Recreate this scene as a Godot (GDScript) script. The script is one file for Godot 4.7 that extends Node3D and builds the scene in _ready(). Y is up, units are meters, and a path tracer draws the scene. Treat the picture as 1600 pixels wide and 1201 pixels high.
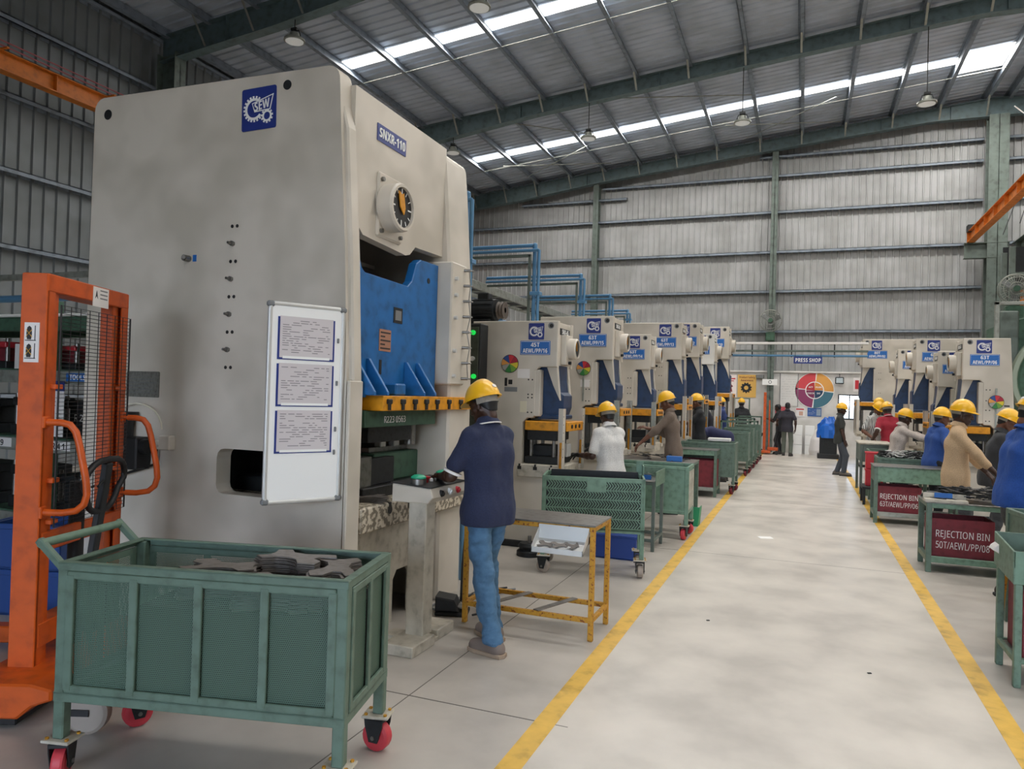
extends Node3D
# Press shop: two rows of power presses along an aisle in a steel shed. x right, y up, -z down the aisle.

var M := {}
var taken := {}
var rng := RandomNumberGenerator.new()

func _ready():
	rng.seed = 7
	# ---- camera
	var cam := Camera3D.new()
	cam.name = "camera"
	cam.fov = rad_to_deg(2.0 * atan(600.5 / 1150.0))
	cam.near = 0.05
	cam.far = 200.0
	cam.transform = Transform3D(Basis(Vector3.UP, deg_to_rad(21.557661)) * Basis(Vector3.RIGHT, deg_to_rad(0.763608)) * Basis(Vector3.BACK, deg_to_rad(1.687101)), Vector3(0, 1.65, 0))
	add_child(cam)
	cam.current = true
	# ---- sky and exposure
	var env := Environment.new()
	env.background_mode = Environment.BG_SKY
	var sm := ProceduralSkyMaterial.new()
	sm.sky_top_color = Color(0.75, 0.85, 1.0)
	sm.sky_horizon_color = Color(0.92, 0.96, 1.0)
	sm.ground_bottom_color = Color(0.5, 0.5, 0.48)
	sm.ground_horizon_color = Color(0.85, 0.88, 0.9)
	sm.sky_energy_multiplier = 3.0
	sm.ground_energy_multiplier = 1.6
	var sk := Sky.new()
	sk.sky_material = sm
	env.sky = sk
	env.tonemap_mode = Environment.TONE_MAPPER_LINEAR
	env.tonemap_exposure = EXPOSURE
	env.sdfgi_enabled = true
	env.ssao_enabled = true
	env.ssil_enabled = true
	var we := WorldEnvironment.new()
	we.name = "environment"
	we.environment = env
	add_child(we)
	# ---- daylight through the roof sheets: an area light the size of each strip, just below it
	for s in STRIPS:
		var x0: float = s[1]
		roof_light(Vector3((x0 + 4.95) / 2, roof_y((x0 + 4.95) / 2) - 0.1, s[0]), 4.95 - x0, STRIP_W, -1, SKY_ENERGY)
		roof_light(Vector3(13.2, roof_y(13.2) - 0.1, s[0]), 15.4, STRIP_W, 1, SKY_ENERGY)
	roof_light(Vector3(4.3, roof_y(4.3) - 0.1, -22.8), 1.25, 1.35, -1, SKY_ENERGY * 0.6)
	materials()
	shell()
	roof()
	big_press()
	press_rows()
	services()
	back_wall_things()
	trolley()
	stacker()
	rack()
	work_table()
	carts_left()
	carts_right()
	people()
	small_things()

const EXPOSURE := 1.0
const SKY_ENERGY := 11.4
const STRIPS := [[-22.55, -10.5], [-15.0, -10.5], [-7.4, -4.2], [-0.2, -0.23]]  # z of each strip, x where it begins; last two unseen, trimmed to darken the left
const STRIP_W := 0.42
const RIDGE := 5.2

func roof_y(x: float) -> float:
	return 10.62 + 0.1 * x if x < RIDGE else 10.62 + 0.1 * (2.0 * RIDGE - x)

func roof_light(at: Vector3, lx: float, lz: float, slope: int, e: float):
	var l := AreaLight3D.new()
	l.name = "roof_daylight"
	l.area_size = Vector2(lx, lz)
	l.area_normalize_energy = false
	l.light_energy = e
	l.light_color = Color(1.0, 0.985, 0.96)
	l.shadow_enabled = true
	l.area_range = 60.0
	l.area_attenuation = 2.0
	l.transform = Transform3D(Basis(Vector3.FORWARD, slope * 0.0997) * Basis(Vector3.RIGHT, -PI / 2), at)
	add_child(l, true)

# ------------------------------------------------------------------ helpers
class Mb:
	var V := PackedVector3Array()
	var N := PackedVector3Array()
	var C := PackedColorArray()
	var col := Color.WHITE
	var colored := false
	func tri(a: Vector3, b: Vector3, c: Vector3, n: Vector3):
		tri3(a, b, c, n, n, n)
	func tri3(a: Vector3, b: Vector3, c: Vector3, na: Vector3, nb: Vector3, nc: Vector3):
		if (b - a).cross(c - a).dot(na + nb + nc) > 0.0:
			V.append(a); V.append(c); V.append(b)
			N.append(na); N.append(nc); N.append(nb)
		else:
			V.append(a); V.append(b); V.append(c)
			N.append(na); N.append(nb); N.append(nc)
		if colored:
			C.append(col); C.append(col); C.append(col)
	func quad(a: Vector3, b: Vector3, c: Vector3, d: Vector3, n := Vector3.ZERO):
		if n == Vector3.ZERO:
			n = -(b - a).cross(c - a).normalized()
		tri(a, b, c, n)
		tri(a, c, d, n)
	func box(c: Vector3, s: Vector3, b := 0.0, bs := Basis()) -> Mb:
		var h := s * 0.5
		b = minf(b, minf(h.x, minf(h.y, h.z)) * 0.9)
		var i := h - Vector3(b, b, b)
		for ax in 3:
			var u := (ax + 1) % 3
			var v := (ax + 2) % 3
			for sg in [-1.0, 1.0]:
				var n := Vector3.ZERO
				n[ax] = sg
				var p: Array[Vector3] = []
				for q in [[-1, -1], [1, -1], [1, 1], [-1, 1]]:
					var w := Vector3.ZERO
					w[ax] = sg * h[ax]
					w[u] = q[0] * i[u]
					w[v] = q[1] * i[v]
					p.append(c + bs * w)
				quad(p[0], p[1], p[2], p[3], bs * n)
		if b > 0.0:
			for ax in 3:
				var u := (ax + 1) % 3
				var v := (ax + 2) % 3
				for q in [[-1, -1], [1, -1], [1, 1], [-1, 1]]:
					var n := Vector3.ZERO
					n[u] = q[0]
					n[v] = q[1]
					var p: Array[Vector3] = []
					for e in [[-1, 0], [1, 0], [1, 1], [-1, 1]]:
						var w := Vector3.ZERO
						w[ax] = e[0] * i[ax]
						w[u] = q[0] * (h[u] if e[1] == 0 else i[u])
						w[v] = q[1] * (i[v] if e[1] == 0 else h[v])
						p.append(c + bs * w)
					quad(p[0], p[1], p[2], p[3], bs * n.normalized())
			for x in [-1, 1]:
				for y in [-1, 1]:
					for z in [-1, 1]:
						var g := Vector3(x, y, z)
						tri(c + bs * (g * Vector3(h.x, i.y, i.z)), c + bs * (g * Vector3(i.x, h.y, i.z)), c + bs * (g * Vector3(i.x, i.y, h.z)), bs * g.normalized())
		return self
	func lohi(lo: Vector3, hi: Vector3, b := 0.0) -> Mb:
		return box((lo + hi) * 0.5, (hi - lo).abs(), b)
	func bar(a: Vector3, b: Vector3, w: float, d: float, bev := 0.0, up := Vector3.UP) -> Mb:
		var y := (b - a).normalized()
		if absf(y.dot(up)) > 0.99:
			up = Vector3.RIGHT
		var x := up.cross(y).normalized()
		return box((a + b) * 0.5, Vector3(w, (b - a).length(), d), bev, Basis(x, y, x.cross(y)))
	func cyl(a: Vector3, b: Vector3, r: float, r2 := -1.0, n := 12, caps := true) -> Mb:
		if r2 < 0.0:
			r2 = r
		var y := (b - a).normalized()
		var x := (Vector3.RIGHT if absf(y.x) < 0.9 else Vector3.UP).cross(y).normalized()
		var z := x.cross(y)
		for k in n:
			var t0 := TAU * k / n
			var t1 := TAU * (k + 1) / n
			var d0 := x * cos(t0) + z * sin(t0)
			var d1 := x * cos(t1) + z * sin(t1)
			tri3(a + d0 * r, b + d0 * r2, b + d1 * r2, d0, d0, d1)
			tri3(a + d0 * r, b + d1 * r2, a + d1 * r, d0, d1, d1)
			if caps:
				tri(a, a + d0 * r, a + d1 * r, -y)
				tri(b, b + d0 * r2, b + d1 * r2, y)
		return self
	func tube(pts: Array, r: float, n := 8, closed := false) -> Mb:
		var m := pts.size()
		var rings: Array = []
		var prev := Vector3.ZERO
		for k in m:
			var p: Vector3 = pts[k]
			var q: Vector3 = pts[(k + 1) % m] if closed or k < m - 1 else p
			var o: Vector3 = pts[(k - 1 + m) % m] if closed or k > 0 else p
			var t := (q - o).normalized()
			var x := prev - t * prev.dot(t)
			if x.length() < 0.01:
				x = (Vector3.UP if absf(t.y) < 0.9 else Vector3.RIGHT).cross(t)
			x = x.normalized()
			prev = x
			var z := x.cross(t)
			var ring: Array = []
			for j in n:
				ring.append(x * cos(TAU * j / n) + z * sin(TAU * j / n))
			rings.append(ring)
		for k in (m if closed else m - 1):
			var k1 := (k + 1) % m
			for j in n:
				var j1 := (j + 1) % n
				var p: Vector3 = pts[k]
				var q: Vector3 = pts[k1]
				tri3(p + rings[k][j] * r, q + rings[k1][j] * r, q + rings[k1][j1] * r, rings[k][j], rings[k1][j], rings[k1][j1])
				tri3(p + rings[k][j] * r, q + rings[k1][j1] * r, p + rings[k][j1] * r, rings[k][j], rings[k1][j1], rings[k][j1])
		if not closed:
			for e in [0, m - 1]:
				var f: Vector3 = pts[e]
				var nn: Vector3 = (f - pts[1 if e == 0 else m - 2]).normalized()
				for j in n:
					tri(f, f + rings[e][j] * r, f + rings[e][(j + 1) % n] * r, nn)
		return self
	# polygon in the xy plane of xf, from z = 0 to z = depth, with bevel b on the rims
	func prism(poly: PackedVector2Array, xf: Transform3D, depth: float, b := 0.0) -> Mb:
		if Geometry2D.is_polygon_clockwise(poly):
			poly = poly.duplicate()
			poly.reverse()
		var n := poly.size()
		var inner := PackedVector2Array()
		for k in n:
			if b <= 0.0:
				inner.append(poly[k])
				continue
			var e0 := (poly[k] - poly[(k - 1 + n) % n]).normalized()
			var e1 := (poly[(k + 1) % n] - poly[k]).normalized()
			var m := (Vector2(-e0.y, e0.x) + Vector2(-e1.y, e1.x)).normalized()
			inner.append(poly[k] + m * b / maxf(0.4, m.dot(Vector2(-e1.y, e1.x))))
		var idx := Geometry2D.triangulate_polygon(inner)
		var zs := xf.basis.z.normalized() * signf(depth)
		var bz := b * signf(depth)
		for k in range(0, idx.size(), 3):
			var p: Array = []
			for j in 3:
				p.append(inner[idx[k + j]])
			tri(xf * Vector3(p[0].x, p[0].y, depth), xf * Vector3(p[1].x, p[1].y, depth), xf * Vector3(p[2].x, p[2].y, depth), zs)
			tri(xf * Vector3(p[0].x, p[0].y, 0), xf * Vector3(p[1].x, p[1].y, 0), xf * Vector3(p[2].x, p[2].y, 0), -zs)
		for k in n:
			var p := poly[k]
			var q := poly[(k + 1) % n]
			var e := (q - p).normalized()
			var nn := (xf.basis * Vector3(e.y, -e.x, 0)).normalized()
			quad(xf * Vector3(p.x, p.y, bz), xf * Vector3(q.x, q.y, bz), xf * Vector3(q.x, q.y, depth - bz), xf * Vector3(p.x, p.y, depth - bz), nn)
			if b > 0.0:
				var pi := inner[k]
				var qi := inner[(k + 1) % n]
				quad(xf * Vector3(p.x, p.y, depth - bz), xf * Vector3(q.x, q.y, depth - bz), xf * Vector3(qi.x, qi.y, depth), xf * Vector3(pi.x, pi.y, depth), (nn + zs).normalized())
				quad(xf * Vector3(p.x, p.y, bz), xf * Vector3(q.x, q.y, bz), xf * Vector3(qi.x, qi.y, 0), xf * Vector3(pi.x, pi.y, 0), (nn - zs).normalized())
		return self
	# profile of (radius, height) round the y axis of xf
	func lathe(prof: Array, xf: Transform3D, n := 16) -> Mb:
		for k in prof.size() - 1:
			var a: Vector2 = prof[k]
			var b: Vector2 = prof[k + 1]
			var d := (b - a).normalized()
			for j in n:
				var t0 := TAU * j / n
				var t1 := TAU * (j + 1) / n
				var c0 := Vector3(cos(t0), 0, sin(t0))
				var c1 := Vector3(cos(t1), 0, sin(t1))
				var n0 := (xf.basis * (c0 * d.y - Vector3.UP * d.x)).normalized()
				var n1 := (xf.basis * (c1 * d.y - Vector3.UP * d.x)).normalized()
				var p := [xf * (c0 * a.x + Vector3.UP * a.y), xf * (c0 * b.x + Vector3.UP * b.y), xf * (c1 * b.x + Vector3.UP * b.y), xf * (c1 * a.x + Vector3.UP * a.y)]
				if b.x > 0.0001:
					tri3(p[0], p[1], p[2], n0, n0, n1)
				if a.x > 0.0001:
					tri3(p[0], p[2], p[3], n0, n1, n1)
		return self
	# a flat ring with teeth, facing +z of xf
	func gear(xf: Transform3D, r0: float, r1: float, r2: float, teeth: int, depth: float, a0 := 0.0, a1 := TAU) -> Mb:
		var n := teeth * 2
		for k in n:
			var t0 := a0 + (a1 - a0) * k / n
			var t1 := a0 + (a1 - a0) * (k + 1) / n
			var r := r2 if k % 2 == 0 else r1
			prism(PackedVector2Array([Vector2(cos(t0), sin(t0)) * r0, Vector2(cos(t1), sin(t1)) * r0, Vector2(cos(t1), sin(t1)) * r, Vector2(cos(t0), sin(t0)) * r]), xf, depth)
		return self
	func dome(c: Vector3, r: Vector3, n := 16, m := 8) -> Mb:
		for i in m:
			for j in n:
				var p: Array = []
				for e in [[0, 0], [1, 0], [1, 1], [0, 1]]:
					var f: float = PI * 0.5 * (i + e[0]) / m
					var t: float = TAU * (j + e[1]) / n
					p.append(Vector3(cos(f) * cos(t), sin(f), cos(f) * sin(t)))
				var q: Array = p.map(func(x): return c + x * r)
				var nn: Array = p.map(func(x): return (x / r).normalized())
				tri3(q[0], q[1], q[2], nn[0], nn[1], nn[2])
				tri3(q[0], q[2], q[3], nn[0], nn[2], nn[3])
		return self
	func add(o: Mb, xf: Transform3D) -> Mb:
		var nb := xf.basis.inverse().transposed()
		var flip := xf.basis.determinant() < 0.0
		for k in range(0, o.V.size(), 3):
			for j in ([0, 2, 1] if flip else [0, 1, 2]):
				V.append(xf * o.V[k + j])
				N.append((nb * o.N[k + j]).normalized())
				if colored:
					C.append(col)
		return self
	func mesh() -> ArrayMesh:
		var a := []
		a.resize(Mesh.ARRAY_MAX)
		a[Mesh.ARRAY_VERTEX] = V
		a[Mesh.ARRAY_NORMAL] = N
		if colored:
			a[Mesh.ARRAY_COLOR] = C
		var m := ArrayMesh.new()
		m.add_surface_from_arrays(Mesh.PRIMITIVE_TRIANGLES, a)
		return m

func numbered(called: String) -> String:
	if not taken.has(called):
		taken[called] = 0
		return called
	taken[called] += 1
	return "%s_%03d" % [called, taken[called]]

func tag(o: Node3D, label: String, cat: String, group := "") -> Node3D:
	o.set_meta("label", label)
	o.set_meta("category", cat)
	if group != "":
		o.set_meta("group", group)
	return o

func thing(called: String, label: String, cat: String, at := Vector3.ZERO, turn := 0.0, group := "") -> Node3D:
	var o := Node3D.new()
	o.name = numbered(called)
	o.position = at
	o.rotation.y = turn
	add_child(o)
	tag(o, label, cat, group)
	return o

# one named mesh under parent; for parents built in world coordinates give world = true
func part(parent: Node, called: String, mb, mat: Material, world := false, label := "") -> MeshInstance3D:
	var o := MeshInstance3D.new()
	o.mesh = mb.mesh() if mb is Mb else mb
	o.material_override = mat
	var n := 0
	o.name = called
	while parent.has_node(NodePath(o.name)):
		n += 1
		o.name = "%s_%03d" % [called, n]
	parent.add_child(o)
	if world:
		var g := Vector3.ZERO
		var p := parent
		while p is Node3D and p != self:
			g += p.position
			p = p.get_parent()
		o.position = -g
	if label != "":
		o.set_meta("label", label)
	return o

func solo(called: String, mb, mat: Material, label: String, cat: String, at := Vector3.ZERO, turn := 0.0, group := "") -> MeshInstance3D:
	var o := MeshInstance3D.new()
	o.mesh = mb.mesh() if mb is Mb else mb
	o.material_override = mat
	o.name = numbered(called)
	o.position = at
	o.rotation.y = turn
	add_child(o)
	tag(o, label, cat, group)
	return o

func struct(called: String, mb, mat: Material) -> MeshInstance3D:
	var o := MeshInstance3D.new()
	o.mesh = mb.mesh() if mb is Mb else mb
	o.material_override = mat
	o.name = numbered(called)
	add_child(o)
	o.set_meta("kind", "structure")
	return o

func dup(o: Node3D, label: String, at: Vector3, turn: float, group := "") -> Node3D:
	var c: Node3D = o.duplicate()
	var re := RegEx.create_from_string("_\\d{3}$")
	c.name = numbered(re.sub(o.name, ""))
	add_child(c)
	c.position = at
	c.rotation.y = turn
	c.set_meta("label", label)
	if group != "":
		c.set_meta("group", group)
	return c

func mb() -> Mb:
	return Mb.new()

var fonts := {}
func words(parent: Node, called: String, s: String, height: float, mat: Material, at: Vector3, bs := Basis(), depth := 0.002, bold := true, family := "Droid Sans", maxw := 0.0) -> MeshInstance3D:
	if not fonts.has(family + str(bold)):
		var f := SystemFont.new()
		f.font_names = PackedStringArray([family])
		f.font_weight = 700 if bold else 400
		fonts[family + str(bold)] = f
	var t := TextMesh.new()
	t.font = fonts[family + str(bold)]
	t.text = s
	t.font_size = 48
	t.pixel_size = height / 34.0
	t.depth = depth
	t.curve_step = 2.0
	var o := part(parent, called, t, mat)
	var w := t.get_aabb().size.x
	if maxw > 0.0 and w > maxw:
		bs = bs * Basis.from_scale(Vector3(maxw / w, 1, 1))
	o.transform = Transform3D(bs, at)
	return o

func mat(c, rough := 0.6, metal := 0.0, wear := 0.0, scale := 1.0, tex := "grime") -> StandardMaterial3D:
	var m := StandardMaterial3D.new()
	m.albedo_color = c if c is Color else Color(c)
	m.roughness = rough
	m.metallic = metal
	if wear > 0.0:
		m.albedo_texture = T[tex]
		m.uv1_triplanar = true
		m.uv1_world_triplanar = true
		m.uv1_scale = Vector3.ONE * scale
	return m

var T := {}
func noise_tex(key: String, freq: float, oct: int, ramp: Array, offs: Array, sd := 1, size := 512, cellular := false):
	var n := FastNoiseLite.new()
	n.seed = sd
	n.noise_type = FastNoiseLite.TYPE_CELLULAR if cellular else FastNoiseLite.TYPE_SIMPLEX_SMOOTH
	n.frequency = freq
	n.fractal_type = FastNoiseLite.FRACTAL_FBM
	n.fractal_octaves = oct
	var g := Gradient.new()
	g.offsets = PackedFloat32Array(offs)
	g.colors = PackedColorArray(ramp)
	var t := NoiseTexture2D.new()
	t.width = size
	t.height = size
	t.seamless = true
	t.noise = n
	t.color_ramp = g
	T[key] = t

func materials():
	noise_tex("grime", 0.012, 5, [Color(0.74, 0.73, 0.71), Color(0.93, 0.93, 0.92), Color(1, 1, 1)], [0.0, 0.45, 1.0], 3)
	noise_tex("soft", 0.006, 3, [Color(0.9, 0.9, 0.89), Color(1, 1, 1)], [0.2, 0.75], 5)
	noise_tex("floor", 0.008, 6, [Color(0.86, 0.855, 0.85), Color(0.95, 0.945, 0.94), Color(1, 0.995, 0.99)], [0.1, 0.5, 0.85], 11, 1024)
	noise_tex("chip", 0.02, 5, [Color(0.55, 0.53, 0.5), Color(0.62, 0.6, 0.57), Color(0.95, 0.93, 0.9), Color(1, 1, 1)], [0.0, 0.47, 0.5, 1.0], 21)
	noise_tex("rust", 0.03, 5, [Color(0.3, 0.2, 0.12), Color(0.7, 0.55, 0.35), Color(0.93, 0.92, 0.9), Color(1, 1, 1)], [0.0, 0.22, 0.32, 1.0], 31)
	noise_tex("cloth", 0.08, 3, [Color(0.8, 0.8, 0.8), Color(1, 1, 1)], [0.1, 0.9], 41, 256)
	noise_tex("denim", 0.02, 4, [Color(0.88, 0.9, 0.92), Color(1.0, 1.0, 1.0), Color(1, 1, 1)], [0.15, 0.6, 1.0], 43, 512)
	# perforated sheet: holes on a staggered grid
	var im := Image.create(128, 128, false, Image.FORMAT_RGBA8)
	im.fill(Color(1, 1, 1, 1))
	for j in 8:
		for i in 8:
			var cx := i * 16.0 + (8.0 if j % 2 == 1 else 0.0)
			var cy := j * 16.0 + 8.0
			for y in range(-6, 7):
				for x in range(-6, 7):
					if x * x + y * y < 27:
						im.set_pixel(posmod(int(cx) + x, 128), posmod(int(cy) + y, 128), Color(1, 1, 1, 0))
	T["perf"] = ImageTexture.create_from_image(im)
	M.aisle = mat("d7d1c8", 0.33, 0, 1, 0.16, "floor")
	M.concrete = mat("c0bab2", 0.36, 0, 1, 0.16, "floor")
	M.line = mat("e9bb50", 0.5, 0, 1, 0.9)
	M.joint = mat("6d6862", 0.8)
	M.sheet = mat("acadad", 0.5, 0.1, 1, 0.3, "soft")
	M.sheet_shaded = mat("808588", 0.5, 0.2, 1, 0.3, "soft")  # left wall sheet: shade near the eave put into the colour
	M.deck = mat("bcc5d3", 0.55, 0.0, 1, 0.3, "soft")
	M.rafter = mat("66797d", 0.5, 0.05, 1, 0.6)
	M.steel_green = mat("6a7670", 0.55, 0.1, 1, 0.6)
	M.purlin = mat("8d98a6", 0.5, 0.1, 1, 0.6)
	M.masonry = mat("d9d6d2", 0.85, 0, 1, 0.4, "soft")
	M.orange = mat("d65a12", 0.45, 0, 1, 1.2)
	M.crane = mat("dd7d22", 0.5, 0, 1, 0.8)
	M.cream = mat("d0c8bb", 0.42, 0, 1, 0.45, "soft")
	M.cream_dirty = mat("c8c1b3", 0.5, 0, 1, 1.3)
	M.chip = mat("cdc5b5", 0.6, 0, 1, 1.7, "chip")
	M.blue = mat("1d6bb0", 0.4, 0, 1, 1.0)
	M.blue_deep = mat("1b3a63", 0.42, 0, 1, 1.0)
	M.logo = mat("24357f", 0.4)
	M.sign = mat("1f66b4", 0.4)
	M.white = mat("efefec", 0.5)
	M.paper = mat("e6e2df", 0.7)
	M.sheet_paper = mat("d0c9ca", 0.35)
	M.yellow = mat("e59a12", 0.5, 0, 1, 1.5)
	M.helmet = mat("f2b70c", 0.28)
	M.helmet.clearcoat_enabled = true
	M.helmet.clearcoat = 0.4
	M.black = mat("141416", 0.5)
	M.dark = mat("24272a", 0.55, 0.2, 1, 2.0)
	M.iron = mat("3e3f41", 0.42, 0.7, 1, 3.0)
	M.blank = mat("7d7671", 0.42, 0.35, 1, 3.0)
	M.bright = mat("cfcfcc", 0.5, 0.55)
	M.steel = mat("8d8b88", 0.35, 0.8, 1, 2.0)
	M.green = mat("62796b", 0.5, 0, 1, 1.6)
	M.green_worn = mat("6f8a78", 0.55, 0, 1, 2.5, "grime")
	M.green_lit = mat("739480", 0.5, 0, 1, 1.6)  # same green paint, lightened for carts that catch the aisle light
	M.green_dark = mat("41624f", 0.55, 0, 1, 1.5)
	M.maroon = mat("7d2430", 0.6, 0, 1, 1.5)
	M.red = mat("c02834", 0.45)
	M.wheel = mat("c23a44", 0.5)
	M.tread = mat("9d9186", 0.6)
	M.grey = mat("77797a", 0.6)
	M.pipe = mat("5585ab", 0.4, 0.1)
	M.galv = mat("a3a69f", 0.4, 0.5, 1, 1.0)
	M.glass = mat(Color(0.75, 0.88, 0.92, 0.18), 0.05)
	M.glass.transparency = BaseMaterial3D.TRANSPARENCY_ALPHA
	M.ledg = mat("1c7a3a", 0.4)
	M.ledg.emission_enabled = true
	M.ledg.emission = Color(0.1, 0.95, 0.35)
	M.ledg.emission_energy_multiplier = 0.7
	M.roof_sheet = mat("f4f6f4", 0.6)
	M.roof_sheet.emission_enabled = true
	M.roof_sheet.emission = Color(1.0, 0.985, 0.96)
	M.roof_sheet.emission_energy_multiplier = 1.6
	M.lens = mat("e8ebea", 0.4)
	M.lens.emission_enabled = true
	M.lens.emission = Color(1, 1, 0.98)
	M.lens.emission_energy_multiplier = 0.12
	M.perf = mat("546d5e", 0.55)
	M.perf.albedo_texture = T["perf"]
	M.perf.transparency = BaseMaterial3D.TRANSPARENCY_ALPHA_SCISSOR
	M.perf.alpha_scissor_threshold = 0.5
	M.perf.uv1_triplanar = true
	M.perf.uv1_scale = Vector3.ONE * 16.0
	M.vcol = mat(Color.WHITE, 0.5)
	M.vcol.vertex_color_use_as_albedo = true
	M.rusty = mat("c48f22", 0.6, 0, 1, 2.0, "rust")
	M.crate = mat("20427f", 0.45)
	M.tarp = mat("1f66c8", 0.35)

func rect(x0: float, y0: float, x1: float, y1: float, r := 0.0, n := 3) -> PackedVector2Array:
	var p := PackedVector2Array()
	if r <= 0.0:
		return PackedVector2Array([Vector2(x0, y0), Vector2(x1, y0), Vector2(x1, y1), Vector2(x0, y1)])
	for q in [[x1 - r, y0 + r, -PI / 2], [x1 - r, y1 - r, 0.0], [x0 + r, y1 - r, PI / 2], [x0 + r, y0 + r, PI]]:
		for k in n + 1:
			var t: float = q[2] + PI / 2 * k / n
			p.append(Vector2(q[0] + r * cos(t), q[1] + r * sin(t)))
	return p

func polyv(a: Array) -> PackedVector2Array:
	var p := PackedVector2Array()
	for k in range(0, a.size(), 2):
		p.append(Vector2(a[k], a[k + 1]))
	return p

# frames: XY = a drawing in x,y pushed along z; ZY = a drawing in (z, y) pushed along +x
func at_z(z: float) -> Transform3D:
	return Transform3D(Basis(), Vector3(0, 0, z))

func at_x(x: float) -> Transform3D:
	return Transform3D(Basis(Vector3.BACK, Vector3.UP, Vector3.RIGHT), Vector3(x, 0, 0))

func at_y(y: float) -> Transform3D:
	return Transform3D(Basis(Vector3.RIGHT, Vector3.BACK, Vector3.UP), Vector3(0, y, 0))

# ------------------------------------------------------------------ the shed
# trapezoid-ribbed sheet: ribs run along u, repeat along v, stand out along n
func ribbed(m: Mb, o: Vector3, u: Vector3, v: Vector3, n: Vector3, pitch: float, top: float, foot: float, high: float):
	var ln = v.length()
	var vd = v / ln
	var k = 0
	while k * pitch < ln:
		var s = k * pitch
		var pts = [Vector2(0, 0), Vector2(pitch - foot, 0), Vector2(pitch - (foot + top) / 2.0, high), Vector2(pitch - (foot - top) / 2.0, high), Vector2(pitch, 0)]
		for j in 4:
			var a: Vector2 = pts[j]
			var b: Vector2 = pts[j + 1]
			var pa = o + vd * minf(s + a.x, ln) + n * a.y
			var pb = o + vd * minf(s + b.x, ln) + n * b.y
			var d = (b - a).normalized()
			m.quad(pa, pa + u, pb + u, pb, (n * d.x - vd * d.y).normalized())
		k += 1

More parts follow.
